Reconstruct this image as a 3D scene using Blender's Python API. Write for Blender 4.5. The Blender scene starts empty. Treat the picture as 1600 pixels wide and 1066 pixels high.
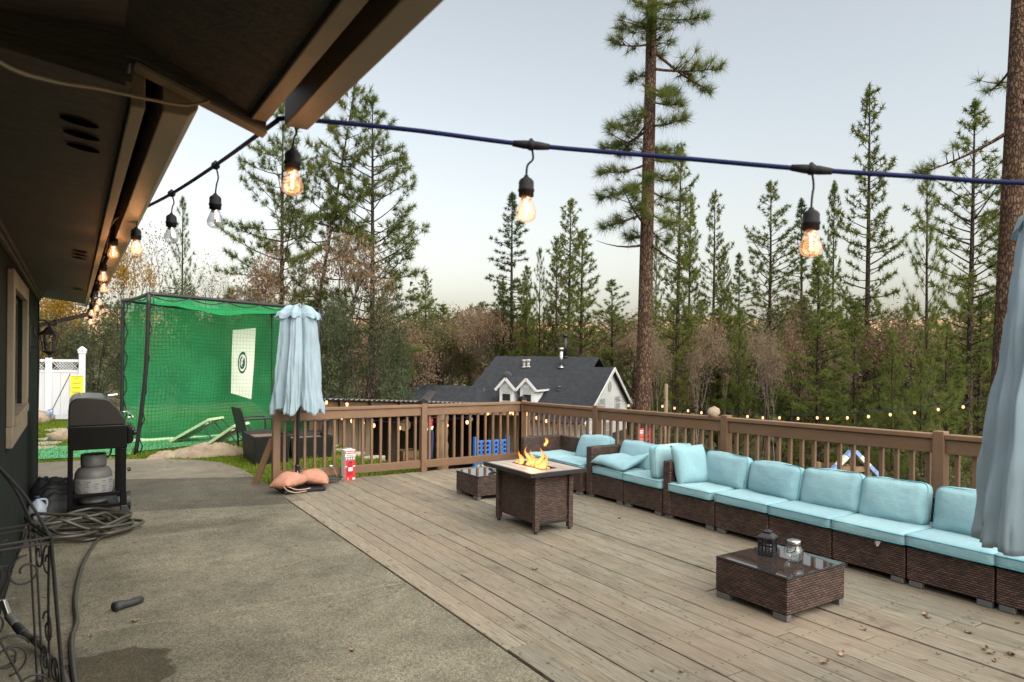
import bpy, bmesh, math, random
import numpy as np
from mathutils import Vector, Matrix, noise

# ------------------------------------------------------------------ camera, sky, sun, exposure
sc = bpy.context.scene
COL = sc.collection
F_PX, CX, CY, ROLL, EYE = 1067.0, 800.0, 557.0, math.radians(0.5), 1.75
YAW = math.atan2(685.0, 1067.0)
cam_d = bpy.data.cameras.new('camera')
cam = bpy.data.objects.new('camera', cam_d)
COL.objects.link(cam)
cam_d.sensor_width = 36.0
cam_d.lens = 36.0 * F_PX / 1600.0
cam_d.shift_y = (CY - 533.0) / 1600.0
cam_d.clip_start = 0.05
cam_d.clip_end = 9000.0
cam.matrix_world = (Matrix.Translation((0, 0, EYE)) @ Matrix.Rotation(-YAW, 4, 'Z')
                    @ Matrix.Rotation(math.radians(90), 4, 'X') @ Matrix.Rotation(ROLL, 4, 'Z'))
cam_d.dof.use_dof = True
cam_d.dof.focus_distance = 7.0
cam_d.dof.aperture_fstop = 4.5
sc.camera = cam

SUN_EL, SUN_AZ = math.radians(40.0), math.radians(174.0)     # azimuth clockwise from +Y
world = bpy.data.worlds.new('World')
sc.world = world
world.use_nodes = True
wn, wl = world.node_tree.nodes, world.node_tree.links
wn.clear()
w_out = wn.new('ShaderNodeOutputWorld')
w_bg = wn.new('ShaderNodeBackground')
w_sky = wn.new('ShaderNodeTexSky')
w_sky.sky_type = 'NISHITA'
w_sky.sun_disc = False
w_sky.sun_elevation = SUN_EL
w_sky.sun_rotation = SUN_AZ
w_sky.air_density = 1.0
w_sky.dust_density = 3.5
w_sky.ozone_density = 1.0
w_hs = wn.new('ShaderNodeHueSaturation')
w_hs.inputs['Saturation'].default_value = 0.36
wl.new(w_sky.outputs[0], w_hs.inputs['Color'])
w_tint = wn.new('ShaderNodeMix')
w_tint.data_type = 'RGBA'
w_tint.blend_type = 'MULTIPLY'
w_tint.inputs[0].default_value = 1.0
w_tint.inputs[7].default_value = (1.01, 1.008, 0.95, 1)
wl.new(w_hs.outputs[0], w_tint.inputs[6])
# the warm twilight belt low on the horizon, all the way round
w_geo = wn.new('ShaderNodeTexCoord')
w_sep = wn.new('ShaderNodeSeparateXYZ')
wl.new(w_geo.outputs['Generated'], w_sep.inputs[0])
w_ramp = wn.new('ShaderNodeValToRGB')
w_ramp.color_ramp.elements[0].position = 0.02
w_ramp.color_ramp.elements[0].color = (1.05, 0.97, 0.86, 1)
w_ramp.color_ramp.elements[1].position = 0.30
w_ramp.color_ramp.elements[1].color = (0.985, 1.0, 1.0, 1)
wl.new(w_sep.outputs[2], w_ramp.inputs[0])
w_belt = wn.new('ShaderNodeMix')
w_belt.data_type = 'RGBA'
w_belt.blend_type = 'MULTIPLY'
w_belt.inputs[0].default_value = 1.0
wl.new(w_tint.outputs[2], w_belt.inputs[6])
wl.new(w_ramp.outputs[0], w_belt.inputs[7])
wl.new(w_belt.outputs[2], w_bg.inputs['Color'])
w_bg.inputs['Strength'].default_value = 0.06
wl.new(w_bg.outputs[0], w_out.inputs['Surface'])

sun_d = bpy.data.lights.new('sun', 'SUN')
sun_d.energy = 1.4
sun_d.angle = math.radians(140)
sun_d.color = (1.0, 0.92, 0.84)
sun = bpy.data.objects.new('sun', sun_d)
COL.objects.link(sun)
sd = Vector((math.sin(SUN_AZ) * math.cos(SUN_EL), math.cos(SUN_AZ) * math.cos(SUN_EL), math.sin(SUN_EL)))
sun.rotation_euler = sd.to_track_quat('Z', 'Y').to_euler()

sc.view_settings.view_transform = 'Standard'
sc.view_settings.look = 'None'
sc.view_settings.exposure = 2.08
sc.view_settings.gamma = 1.0
sc.view_settings.use_curve_mapping = False
sc.render.engine = 'CYCLES'
sc.cycles.use_denoising = True
try:
    sc.cycles.denoiser = 'OPENIMAGEDENOISE'
except Exception:
    pass
sc.cycles.max_bounces = 6
sc.cycles.transparent_max_bounces = 14
sc.cycles.sample_clamp_indirect = 6.0
sc.cycles.caustics_reflective = False
sc.cycles.caustics_refractive = False

random.seed(7)
RNG = np.random.default_rng(11)


def W(px, py, d):
    """world point seen at photo pixel (px, py) at d metres in front of the camera"""
    dx, dy = px - CX, py - CY
    c, s = math.cos(ROLL), math.sin(ROLL)
    r, u = (c * dx + s * dy) / F_PX, -(-s * dx + c * dy) / F_PX
    return Vector(((math.cos(YAW) * r + math.sin(YAW)) * d, (-math.sin(YAW) * r + math.cos(YAW)) * d, EYE + u * d))


# ------------------------------------------------------------------ objects and tags
def tag(o, label=None, cat=None, group=None, kind=None):
    if label: o['label'] = label
    if cat: o['category'] = cat
    if group: o['group'] = group
    if kind: o['kind'] = kind
    return o


def thing(name, label, cat, loc=(0, 0, 0), rotz=0.0, group=None):
    o = bpy.data.objects.new(name, None)
    COL.objects.link(o)
    o.location = loc
    o.rotation_euler = (0, 0, rotz)
    o.empty_display_size = 0.1
    return tag(o, label, cat, group)


def link(name, mesh, parent=None):
    o = bpy.data.objects.new(name, mesh)
    COL.objects.link(o)
    if parent is not None: o.parent = parent
    return o


def dup(o, parent=None):
    c = o.copy()
    COL.objects.link(c)
    c.parent = parent
    for ch in list(o.children): dup(ch, c)
    return c


class MB:
    def __init__(s):
        s.v, s.f, s.uv = [], [], {}

    def box(s, x0, y0, z0, x1, y1, z1, m=None):
        n = len(s.v)
        for x, y, z in ((x0, y0, z0), (x1, y0, z0), (x1, y1, z0), (x0, y1, z0), (x0, y0, z1), (x1, y0, z1), (x1, y1, z1), (x0, y1, z1)):
            p = Vector((x, y, z))
            s.v.append(m @ p if m is not None else p)
        for q in ((0, 3, 2, 1), (4, 5, 6, 7), (0, 1, 5, 4), (1, 2, 6, 5), (2, 3, 7, 6), (3, 0, 4, 7)):
            s.f.append([n + i for i in q])
        return s

    def beam(s, p, q, w, h, up=(0, 0, 1)):
        p, q = Vector(p), Vector(q)
        d = q - p
        y = d.normalized()
        x = y.cross(Vector(up))
        if x.length < 1e-4: x = y.cross(Vector((1, 0, 0)))
        x.normalize()
        z = x.cross(y)
        m = Matrix(((x.x, y.x, z.x, p.x), (x.y, y.y, z.y, p.y), (x.z, y.z, z.z, p.z), (0, 0, 0, 1)))
        return s.box(-w / 2, 0, -h / 2, w / 2, d.length, h / 2, m)

    def tube(s, pts, r, n=8, closed=False):
        pts = [Vector(p) for p in pts]
        k = len(pts)
        rs = r if isinstance(r, (list, tuple)) else [r] * k
        base = len(s.v)
        nx = None
        for i, p in enumerate(pts):
            if closed:
                t = pts[(i + 1) % k] - pts[i - 1]
            else:
                t = pts[min(i + 1, k - 1)] - pts[max(i - 1, 0)]
            if t.length < 1e-9: t = Vector((0, 0, 1))
            t.normalize()
            if nx is None:
                nx = t.cross(Vector((0, 0, 1)))
                if nx.length < 0.05: nx = t.cross(Vector((1, 0, 0)))
            nx = (nx - t * nx.dot(t))
            if nx.length < 1e-6: nx = t.orthogonal()
            nx.normalize()
            ny = t.cross(nx)
            for j in range(n):
                a = 2 * math.pi * j / n
                s.v.append(p + (nx * math.cos(a) + ny * math.sin(a)) * rs[i])
        for i in range(k if closed else k - 1):
            a0, b0 = base + i * n, base + ((i + 1) % k) * n
            for j in range(n):
                j2 = (j + 1) % n
                s.f.append([a0 + j, a0 + j2, b0 + j2, b0 + j])
        if not closed:
            s.f.append([base + j for j in range(n)][::-1])
            s.f.append([base + (k - 1) * n + j for j in range(n)])
        return s

    def lathe(s, prof, n=20, c=(0, 0, 0), fn=None, cap=True):
        base = len(s.v)
        c = Vector(c)
        for r, z in prof:
            for j in range(n):
                a = 2 * math.pi * j / n
                rr = r * (fn(a, z) if fn else 1)
                s.v.append(c + Vector((rr * math.cos(a), rr * math.sin(a), z)))
        for i in range(len(prof) - 1):
            for j in range(n):
                j2 = (j + 1) % n
                s.f.append([base + i * n + j, base + i * n + j2, base + (i + 1) * n + j2, base + (i + 1) * n + j])
        if cap:
            if prof[0][0] > 1e-4: s.f.append([base + j for j in range(n)][::-1])
            if prof[-1][0] > 1e-4: s.f.append([base + (len(prof) - 1) * n + j for j in range(n)])
        return s

    def prism(s, poly, t0, t1, axis='y'):
        """poly in the plane across the axis: (x,z) for y, (y,z) for x, (x,y) for z"""
        n, k = len(s.v), len(poly)
        for t in (t0, t1):
            for a, b in poly:
                s.v.append(Vector((a, t, b)) if axis == 'y' else Vector((t, a, b)) if axis == 'x' else Vector((a, b, t)))
        s.f.append([n + i for i in range(k)])
        s.f.append([n + k + i for i in range(k)][::-1])
        for i in range(k):
            j = (i + 1) % k
            s.f.append([n + j, n + i, n + k + i, n + k + j])
        return s

    def ball(s, c, r, n=12, m=8, fn=None):
        c = Vector(c)
        r = Vector(r) if not isinstance(r, (int, float)) else Vector((r, r, r))
        base = len(s.v)
        for i in range(m + 1):
            th = math.pi * i / m
            for j in range(n):
                a = 2 * math.pi * j / n
                d = Vector((math.sin(th) * math.cos(a), math.sin(th) * math.sin(a), math.cos(th)))
                k = fn(d) if fn else 1
                s.v.append(c + Vector((d.x * r.x, d.y * r.y, d.z * r.z)) * k)
        for i in range(m):
            for j in range(n):
                j2 = (j + 1) % n
                s.f.append([base + i * n + j, base + (i + 1) * n + j, base + (i + 1) * n + j2, base + i * n + j2])
        return s

    def grid(s, fn, nu, nv, uv=None):
        base = len(s.v)
        for i in range(nu + 1):
            for j in range(nv + 1):
                u, v = i / nu, j / nv
                s.v.append(Vector(fn(u, v)))
                if uv: s.uv[len(s.v) - 1] = (u * uv[0], v * uv[1])
        for i in range(nu):
            for j in range(nv):
                a = base + i * (nv + 1) + j
                s.f.append([a, a + nv + 1, a + nv + 2, a + 1])
        return s

    def mesh(s, name, mt, smooth=False):
        me = bpy.data.meshes.new(name)
        me.from_pydata([tuple(p) for p in s.v], [], s.f)
        if s.uv:
            lay = me.uv_layers.new(name='UVMap')
            for lp in me.loops: lay.data[lp.index].uv = s.uv.get(lp.vertex_index, (0, 0))
        me.materials.append(mt)
        if smooth: me.polygons.foreach_set('use_smooth', [True] * len(me.polygons))
        me.validate()
        me.update()
        bm = bmesh.new()
        bm.from_mesh(me)
        bmesh.ops.recalc_face_normals(bm, faces=bm.faces)
        bm.to_mesh(me)
        bm.free()
        return me

    def build(s, name, mt, parent=None, smooth=False, bevel=0.0, seg=2):
        o = link(name, s.mesh(name, mt, smooth), parent)
        if bevel:
            b = o.modifiers.new('edge', 'BEVEL')
            b.width = bevel
            b.segments = seg
            b.limit_method = 'ANGLE'
        return o


def np_mesh(name, V, F, mt, tint=None, smooth=False):
    V = np.asarray(V, dtype=np.float32)
    F = np.asarray(F, dtype=np.int32)
    me = bpy.data.meshes.new(name)
    me.vertices.add(len(V))
    me.vertices.foreach_set('co', V.ravel())
    k = F.shape[1]
    me.loops.add(F.size)
    me.loops.foreach_set('vertex_index', F.ravel())
    me.polygons.add(len(F))
    me.polygons.foreach_set('loop_start', np.arange(len(F), dtype=np.int32) * k)
    me.polygons.foreach_set('loop_total', np.full(len(F), k, dtype=np.int32))
    if smooth: me.polygons.foreach_set('use_smooth', np.ones(len(F), dtype=bool))
    me.materials.append(mt)
    if tint is not None:
        at = me.attributes.new('tint', 'FLOAT', 'FACE')
        at.data.foreach_set('value', np.asarray(tint, dtype=np.float32))
    me.update(calc_edges=True)
    return me


# ------------------------------------------------------------------ materials
class NT:
    def __init__(s, name):
        s.m = bpy.data.materials.new(name)
        s.m.use_nodes = True
        s.t = s.m.node_tree
        s.t.nodes.clear()
        s.out = s.n('ShaderNodeOutputMaterial')

    def n(s, typ, **kw):
        nd = s.t.nodes.new(typ)
        for k, v in kw.items():
            if k in nd.inputs: s.set(nd.inputs[k], v)
            else: setattr(nd, k, v)
        return nd

    def set(s, sock, v):
        if isinstance(v, bpy.types.NodeSocket): s.t.links.new(v, sock)
        else: sock.default_value = v

    def math(s, op, a, b=None, c=None):
        nd = s.t.nodes.new('ShaderNodeMath')
        nd.operation = op
        for i, v in enumerate((a, b, c)):
            if v is not None: s.set(nd.inputs[i], v)
        return nd.outputs[0]

    def ramp(s, fac, stops):
        nd = s.t.nodes.new('ShaderNodeValToRGB')
        s.set(nd.inputs[0], fac)
        el = nd.color_ramp.elements
        while len(el) > len(stops): el.remove(el[-1])
        while len(el) < len(stops): el.new(0.5)
        for e, (p, c) in zip(el, stops):
            e.position = p
            e.color = (c[0], c[1], c[2], 1) if not isinstance(c, (int, float)) else (c, c, c, 1)
        return nd.outputs[0]

    def mix(s, fac, a, b, mode='MIX'):
        nd = s.t.nodes.new('ShaderNodeMix')
        nd.data_type = 'RGBA'
        nd.blend_type = mode
        s.set(nd.inputs[0], fac)
        for i, v in ((6, a), (7, b)):
            if isinstance(v, tuple): v = (v[0], v[1], v[2], 1)
            s.set(nd.inputs[i], v)
        return nd.outputs[2]

    def coords(s, world=False, scale=(1, 1, 1), rnd=0.0):
        if world:
            src = s.n('ShaderNodeNewGeometry').outputs['Position']
        else:
            src = s.n('ShaderNodeTexCoord').outputs['Object']
        mp = s.n('ShaderNodeMapping')
        s.t.links.new(src, mp.inputs['Vector'])
        mp.inputs['Scale'].default_value = scale
        if rnd:
            r = s.n('ShaderNodeObjectInfo').outputs['Random']
            s.t.links.new(s.n('ShaderNodeCombineXYZ', X=s.math('MULTIPLY', r, rnd), Y=s.math('MULTIPLY', r, rnd * 0.7), Z=s.math('MULTIPLY', r, rnd * 1.3)).outputs[0], mp.inputs['Location'])
        return mp.outputs[0]

    def noise(s, vec, scale, detail=4.0, rough=0.55):
        return s.n('ShaderNodeTexNoise', Vector=vec, Scale=scale, Detail=detail, Roughness=rough).outputs['Fac']

    def bump(s, h, strength, dist=0.01):
        return s.n('ShaderNodeBump', Height=h, Strength=strength, Distance=dist).outputs['Normal']

    def pbr(s, col, rough=0.7, normal=None, **kw):
        b = s.n('ShaderNodeBsdfPrincipled')
        if isinstance(col, tuple): col = (col[0], col[1], col[2], 1)
        s.set(b.inputs['Base Color'], col)
        s.set(b.inputs['Roughness'], rough)
        if normal is not None: s.set(b.inputs['Normal'], normal)
        for k, v in kw.items(): s.set(b.inputs[k], v)
        return b.outputs[0]

    def done(s, shader):
        s.t.links.new(shader, s.out.inputs['Surface'])
        return s.m


def mul(c, k): return (c[0] * k, c[1] * k, c[2] * k)


def basic(name, col, rough=0.7, var=0.25, scale=6.0, bump=0.15, bscale=60.0, stretch=(1, 1, 1), rnd=0.0, metallic=0.0, spec=0.5, world=False, dirt=None):
    t = NT(name)
    v = t.coords(world, stretch, 30.0)
    nz = t.noise(v, scale)
    c = t.ramp(nz, [(0.25, mul(col, 1 - var)), (0.75, mul(col, 1 + var))])
    if rnd:
        r = t.n('ShaderNodeObjectInfo').outputs['Random']
        c = t.mix(1.0, c, t.ramp(r, [(0, 1 - rnd), (1, 1 + rnd * 0.5)]), 'MULTIPLY')
    if dirt:
        c = t.mix(t.ramp(t.noise(v, scale * 0.4, 6, 0.7), [(0.5, 0.0), (0.75, 0.8)]), c, dirt)
    nb = t.noise(v, bscale, 3)
    return t.done(t.pbr(c, rough, t.bump(nb, bump), Metallic=metallic, **{'Specular IOR Level': spec}))


def leafmat(name, stops, transl=0.3):
    t = NT(name)
    at = t.n('ShaderNodeAttribute', attribute_name='tint').outputs['Fac']
    r = t.n('ShaderNodeObjectInfo').outputs['Random']
    f = t.math('ADD', t.math('MULTIPLY', at, 0.75), t.math('MULTIPLY', r, 0.25))
    c = t.ramp(f, stops)
    d = t.n('ShaderNodeBsdfDiffuse', Color=c).outputs[0]
    tr = t.n('ShaderNodeBsdfTranslucent', Color=c).outputs[0]
    return t.done(mixsh(t, transl, d, tr))


def mixsh(t, fac, a, b):
    m = t.n('ShaderNodeMixShader')
    t.set(m.inputs[0], fac)
    t.t.links.new(a, m.inputs[1])
    t.t.links.new(b, m.inputs[2])
    return m.outputs[0]


def emit(name, col, strength):
    t = NT(name)
    return t.done(t.n('ShaderNodeEmission', Color=(col[0], col[1], col[2], 1), Strength=strength).outputs[0])


def mat_deck():
    t = NT('weathered_deck_wood')
    g = t.coords(True, (1, 1, 1))
    r = t.n('ShaderNodeObjectInfo').outputs['Random']
    off = t.n('ShaderNodeCombineXYZ', X=t.math('MULTIPLY', r, 37.0), Y=t.math('MULTIPLY', r, 91.0), Z=0.0).outputs[0]
    v = t.n('ShaderNodeVectorMath', operation='ADD')
    t.t.links.new(g, v.inputs[0]); t.t.links.new(off, v.inputs[1])
    st = t.n('ShaderNodeMapping', Vector=v.outputs[0]); st.inputs['Scale'].default_value = (26, 1.3, 1)
    grain = t.noise(st.outputs[0], 3.0, 7, 0.65)
    fine = t.n('ShaderNodeMapping', Vector=v.outputs[0]); fine.inputs['Scale'].default_value = (160, 5, 1)
    fg = t.noise(fine.outputs[0], 2.0, 4, 0.6)
    c = t.ramp(grain, [(0.30, (0.078, 0.069, 0.052)), (0.47, (0.182, 0.165, 0.127)), (0.72, (0.285, 0.264, 0.210))])
    c = t.mix(0.35, c, t.ramp(fg, [(0.3, 0.35), (0.7, 1.0)]), 'MULTIPLY')
    c = t.mix(1.0, c, t.ramp(r, [(0.0, (0.78, 0.77, 0.75)), (0.3, (1.04, 0.98, 0.92)), (0.55, (0.92, 0.94, 0.93)), (0.8, (1.1, 1.07, 1.03)), (1.0, (1.24, 1.22, 1.18))]), 'MULTIPLY')
    big = t.noise(g, 0.55, 3, 0.5)
    c = t.mix(t.ramp(big, [(0.44, 0.0), (0.64, 0.75)]), c, t.mix(0.6, c, (0.25, 0.188, 0.138)))
    grn = t.noise(g, 1.7, 5, 0.65)
    c = t.mix(t.ramp(grn, [(0.55, 0.0), (0.72, 0.45)]), c, (0.13, 0.125, 0.085))
    c = t.mix(t.ramp(t.noise(g, 2.6, 7, 0.72), [(0.57, 0.0), (0.70, 0.55)]), c, t.mix(1.0, c, (0.33, 0.30, 0.27), 'MULTIPLY'))
    vor = t.n('ShaderNodeTexVoronoi', Vector=g, Scale=5.0); vor.inputs['Randomness'].default_value = 1.0
    kn = t.ramp(vor.outputs['Distance'], [(0.035, 1.0), (0.085, 0.0)])
    c = t.mix(t.math('MULTIPLY', kn, 0.75), c, (0.035, 0.026, 0.02))
    sp = t.n('ShaderNodeSeparateXYZ', Vector=g)
    nx = t.math('MULTIPLY', t.math('SUBTRACT', t.math('ABSOLUTE', t.math('SUBTRACT', t.math('FRACT', t.math('DIVIDE', t.math('SUBTRACT', sp.outputs[0], 2.2033), 0.139)), 0.5)), 0.27), 0.139)
    ny = t.math('MULTIPLY', t.math('SUBTRACT', t.math('FRACT', t.math('DIVIDE', sp.outputs[1], 0.406)), 0.5), 0.406)
    nd = t.math('SQRT', t.math('ADD', t.math('MULTIPLY', nx, nx), t.math('MULTIPLY', ny, ny)))
    c = t.mix(t.ramp(nd, [(0.0045, 0.85), (0.0095, 0.0)]), c, (0.030, 0.022, 0.018))
    b = t.math('ADD', t.math('MULTIPLY', grain, 0.7), t.math('MULTIPLY', fg, 0.5))
    return t.done(t.pbr(c, 0.78, t.bump(b, 0.35, 0.006), **{'Specular IOR Level': 0.3}))


def mat_concrete(name, base=(0.186, 0.170, 0.121), agg=0.8):
    t = NT(name)
    g = t.coords(True)
    vo = t.n('ShaderNodeTexVoronoi', Vector=g, Scale=90.0)
    peb = t.ramp(vo.outputs['Color'], [(0.08, mul(base, 0.52)), (0.45, base), (0.92, mul(base, 1.6))])
    edge = t.ramp(vo.outputs['Distance'], [(0.0, 1.0), (0.75, 0.55)])
    c = t.mix(agg, t.mix(1.0, (base[0], base[1], base[2]), (1.0, 1.0, 1.0), 'MULTIPLY'), t.mix(1.0, peb, edge, 'MULTIPLY'))
    big = t.noise(g, 0.9, 6, 0.62)
    c = t.mix(1.0, c, t.ramp(big, [(0.32, 0.66), (0.5, 0.97), (0.68, 1.30)]), 'MULTIPLY')
    mid = t.noise(g, 5.0, 5, 0.65)
    c = t.mix(1.0, c, t.ramp(mid, [(0.3, 0.82), (0.7, 1.15)]), 'MULTIPLY')
    moss = t.noise(g, 1.6, 5, 0.6)
    c = t.mix(t.ramp(moss, [(0.55, 0.0), (0.7, 0.5)]), c, t.mix(0.5, c, (0.10, 0.10, 0.055)))
    dk = t.noise(g, 2.3, 6, 0.7)
    c = t.mix(t.ramp(dk, [(0.56, 0.0), (0.72, 0.6)]), c, t.mix(1.0, c, (0.50, 0.45, 0.38), 'MULTIPLY'))
    ck = t.n('ShaderNodeTexVoronoi', Vector=t.n('ShaderNodeVectorMath', operation='ADD', **{}).outputs[0], Scale=0.55, feature='DISTANCE_TO_EDGE')
    va = ck.inputs['Vector'].links[0].from_node
    t.t.links.new(g, va.inputs[0])
    wv = t.n('ShaderNodeTexNoise', Vector=g, Scale=3.0, Detail=5.0)
    t.t.links.new(t.n('ShaderNodeVectorMath', operation='SCALE', Scale=0.35, Vector=wv.outputs['Color']).outputs[0], va.inputs[1])
    c = t.mix(t.math('MULTIPLY', t.ramp(ck.outputs['Distance'], [(0.0015, 1.0), (0.004, 0.0)]), t.ramp(t.noise(g, 0.7, 2), [(0.5, 0.0), (0.56, 0.7)])), c, mul(base, 0.22))
    # the spilt-water stain near the house wall, and a long damp band by the grill
    sx = t.n('ShaderNodeSeparateXYZ', Vector=g)
    wob = t.math('MULTIPLY', t.math('SUBTRACT', t.noise(g, 4.5, 3), 0.5), 0.9)
    def blob(cx, cy, rx, ry):
        dx = t.math('DIVIDE', t.math('SUBTRACT', sx.outputs[0], cx), rx)
        dy = t.math('DIVIDE', t.math('SUBTRACT', sx.outputs[1], cy), ry)
        d = t.math('SQRT', t.math('ADD', t.math('MULTIPLY', dx, dx), t.math('MULTIPLY', dy, dy)))
        return t.math('ADD', d, wob)
    s1 = t.ramp(blob(0.17, 4.30, 0.36, 0.34), [(0.93, 1.0), (1.0, 0.0)])
    c = t.mix(t.math('MULTIPLY', s1, 0.9), c, t.mix(1.0, c, (0.36, 0.33, 0.26), 'MULTIPLY'))
    s2 = t.ramp(blob(1.0, 7.6, 1.0, 0.28), [(0.5, 1.0), (1.0, 0.0)])
    c = t.mix(t.math('MULTIPLY', s2, 0.5), c, t.mix(1.0, c, (0.4, 0.38, 0.36), 'MULTIPLY'))
    h = t.math('ADD', t.math('MULTIPLY', vo.outputs['Distance'], -agg), t.math('MULTIPLY', mid, 0.4))
    return t.done(t.pbr(c, 0.8, t.bump(h, 0.5, 0.006), **{'Specular IOR Level': 0.35}))


def mat_wicker(name='brown_wicker', col=(0.045, 0.0265, 0.020)):
    t = NT(name)
    co = t.n('ShaderNodeTexCoord').outputs['Object']
    s = t.n('ShaderNodeSeparateXYZ', Vector=co)
    u = t.math('DIVIDE', t.math('ADD', s.outputs[0], s.outputs[1]), 0.044)
    v = t.math('DIVIDE', s.outputs[2], 0.0165)
    row = t.math('FLOOR', v)
    par = t.math('MULTIPLY', t.math('MODULO', t.math('ADD', row, 200.0), 2.0), 0.5)
    uu = t.math('ADD', u, par)
    h1 = t.math('ABSOLUTE', t.math('SINE', t.math('MULTIPLY', uu, math.pi)))
    h2 = t.math('SINE', t.math('MULTIPLY', t.math('FRACT', v), math.pi))
    h = t.math('MULTIPLY', t.math('ADD', t.math('MULTIPLY', t.math('POWER', h1, 0.6), 0.55), 0.45), t.math('POWER', h2, 0.6))
    seed = t.n('ShaderNodeCombineXYZ', X=t.math('FLOOR', uu), Y=row, Z=0.0).outputs[0]
    wn_ = t.n('ShaderNodeTexWhiteNoise', noise_dimensions='2D', Vector=seed)
    c = t.ramp(h, [(0.1, mul(col, 0.12)), (0.55, mul(col, 0.9)), (0.95, mul(col, 1.9))])  # strand highlights and the shade between strands are painted by weave height
    c = t.mix(1.0, c, t.ramp(wn_.outputs['Value'], [(0, 0.6), (1, 1.45)]), 'MULTIPLY')
    big = t.noise(co, 5.0, 3)
    c = t.mix(1.0, c, t.ramp(big, [(0.3, 0.75), (0.7, 1.2)]), 'MULTIPLY')
    return t.done(t.pbr(c, 0.5, t.bump(h, 1.0, 0.006), **{'Specular IOR Level': 0.35}))


def mat_fabric(name, col, var=0.07, wr=0.4, transl=0.0):
    t = NT(name)
    v = t.coords(False, (1, 1, 1), 20.0)
    big = t.noise(v, 4.0, 4)
    c = t.ramp(big, [(0.25, mul(col, 1 - var)), (0.75, mul(col, 1 + var))])
    c = t.mix(1.0, c, t.ramp(t.n('ShaderNodeObjectInfo').outputs['Random'], [(0, (0.88, 0.92, 0.93)), (1, (1.10, 1.06, 1.04))]), 'MULTIPLY')
    dirt = t.noise(v, 9.0, 6, 0.7)
    c = t.mix(t.ramp(dirt, [(0.55, 0.0), (0.8, 0.28)]), c, mul(col, 0.55))
    weave = t.noise(t.coords(False, (1, 1, 1)), 420.0, 2)
    wrk = t.noise(v, 11.0, 3, 0.5)
    st = t.n('ShaderNodeMapping', Vector=v); st.inputs['Scale'].default_value = (9, 3.5, 5); st.inputs['Rotation'].default_value = (0.3, 0.2, 0.5)
    cr_ = t.math('ABSOLUTE', t.math('SUBTRACT', t.noise(st.outputs[0], 1.6, 3, 0.55), 0.5))
    h = t.math('ADD', t.math('MULTIPLY', weave, 0.05), t.math('ADD', t.math('MULTIPLY', wrk, wr), t.math('MULTIPLY', cr_, wr * 0.9)))
    sh = t.pbr(c, 0.9, t.bump(h, 0.55, 0.035), **{'Specular IOR Level': 0.2, 'Sheen Weight': 0.15})
    if transl:
        sh = mixsh(t, transl, sh, t.n('ShaderNodeBsdfTranslucent', Color=c).outputs[0])
    return t.done(sh)


def mat_bark(name, col, crack, sx=5.0, sz=1.6):
    t = NT(name)
    v = t.coords(True, (sx, sx, sz))
    n2 = t.n('ShaderNodeVectorMath', operation='ADD')
    t.t.links.new(v, n2.inputs[0])
    nz = t.n('ShaderNodeTexNoise', Vector=v, Scale=2.0, Detail=4.0)
    t.t.links.new(nz.outputs['Color'], n2.inputs[1])
    vo = t.n('ShaderNodeTexVoronoi', Vector=n2.outputs[0], Scale=1.0, feature='DISTANCE_TO_EDGE')
    vc = t.n('ShaderNodeTexVoronoi', Vector=n2.outputs[0], Scale=1.0)
    plate = t.ramp(vc.outputs['Color'], [(0.1, mul(col, 0.65)), (0.9, mul(col, 1.35))])
    f = t.ramp(vo.outputs['Distance'], [(0.04, 0.0), (0.16, 1.0)])
    c = t.mix(f, crack, plate)
    fn = t.noise(v, 9.0, 5)
    c = t.mix(1.0, c, t.ramp(fn, [(0.3, 0.6), (0.7, 1.25)]), 'MULTIPLY')
    return t.done(t.pbr(c, 0.95, t.bump(f, 0.9, 0.05), **{'Specular IOR Level': 0.1}))


def mat_clear(name, tint=(1, 1, 1), gloss=0.12, rough=0.03, extra=None, extra_fac=0.0):
    """thin clear glass: light passes straight through, with a reflection on top"""
    t = NT(name)
    tr = t.n('ShaderNodeBsdfTransparent', Color=(tint[0], tint[1], tint[2], 1)).outputs[0]
    gl = t.n('ShaderNodeBsdfGlossy', Roughness=rough).outputs[0]
    lw = t.n('ShaderNodeLayerWeight', Blend=0.35).outputs['Facing']
    f = t.math('ADD', t.math('MULTIPLY', t.math('POWER', lw, 2.0), 0.7), gloss)
    s = mixsh(t, f, tr, gl)
    if extra:
        e = t.n('ShaderNodeEmission', Color=(extra[0], extra[1], extra[2], 1), Strength=extra_fac).outputs[0]
        a = t.n('ShaderNodeAddShader')
        t.t.links.new(s, a.inputs[0]); t.t.links.new(e, a.inputs[1])
        s = a.outputs[0]
    return t.done(s)


def mat_net(name, col, cell, fill, line, solid=0.75):
    """netting: a woven grid of cords in UV metres, open between the cords"""
    t = NT(name)
    uv = t.n('ShaderNodeTexCoord').outputs['UV']
    s = t.n('ShaderNodeSeparateXYZ', Vector=uv)
    def g(a):
        return t.math('LESS_THAN', t.math('FRACT', t.math('DIVIDE', a, cell)), line)
    grid = t.math('MAXIMUM', g(s.outputs[0]), g(s.outputs[1]))
    nz = t.noise(uv, 1.3, 4)
    alpha = t.math('ADD', t.math('MULTIPLY', grid, solid), t.math('MULTIPLY', t.math('SUBTRACT', 1.0, grid), fill))
    c = t.mix(t.math('MULTIPLY', grid, 0.6), t.mix(1.0, col, t.ramp(nz, [(0.3, 0.75), (0.7, 1.2)]), 'MULTIPLY'), mul(col, 0.3))
    d = t.n('ShaderNodeBsdfDiffuse', Color=c).outputs[0]
    tl = t.n('ShaderNodeBsdfTranslucent', Color=c).outputs[0]
    cl = mixsh(t, 0.5, d, tl)
    tr = t.n('ShaderNodeBsdfTransparent').outputs[0]
    return t.done(mixsh(t, alpha, tr, cl))


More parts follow.
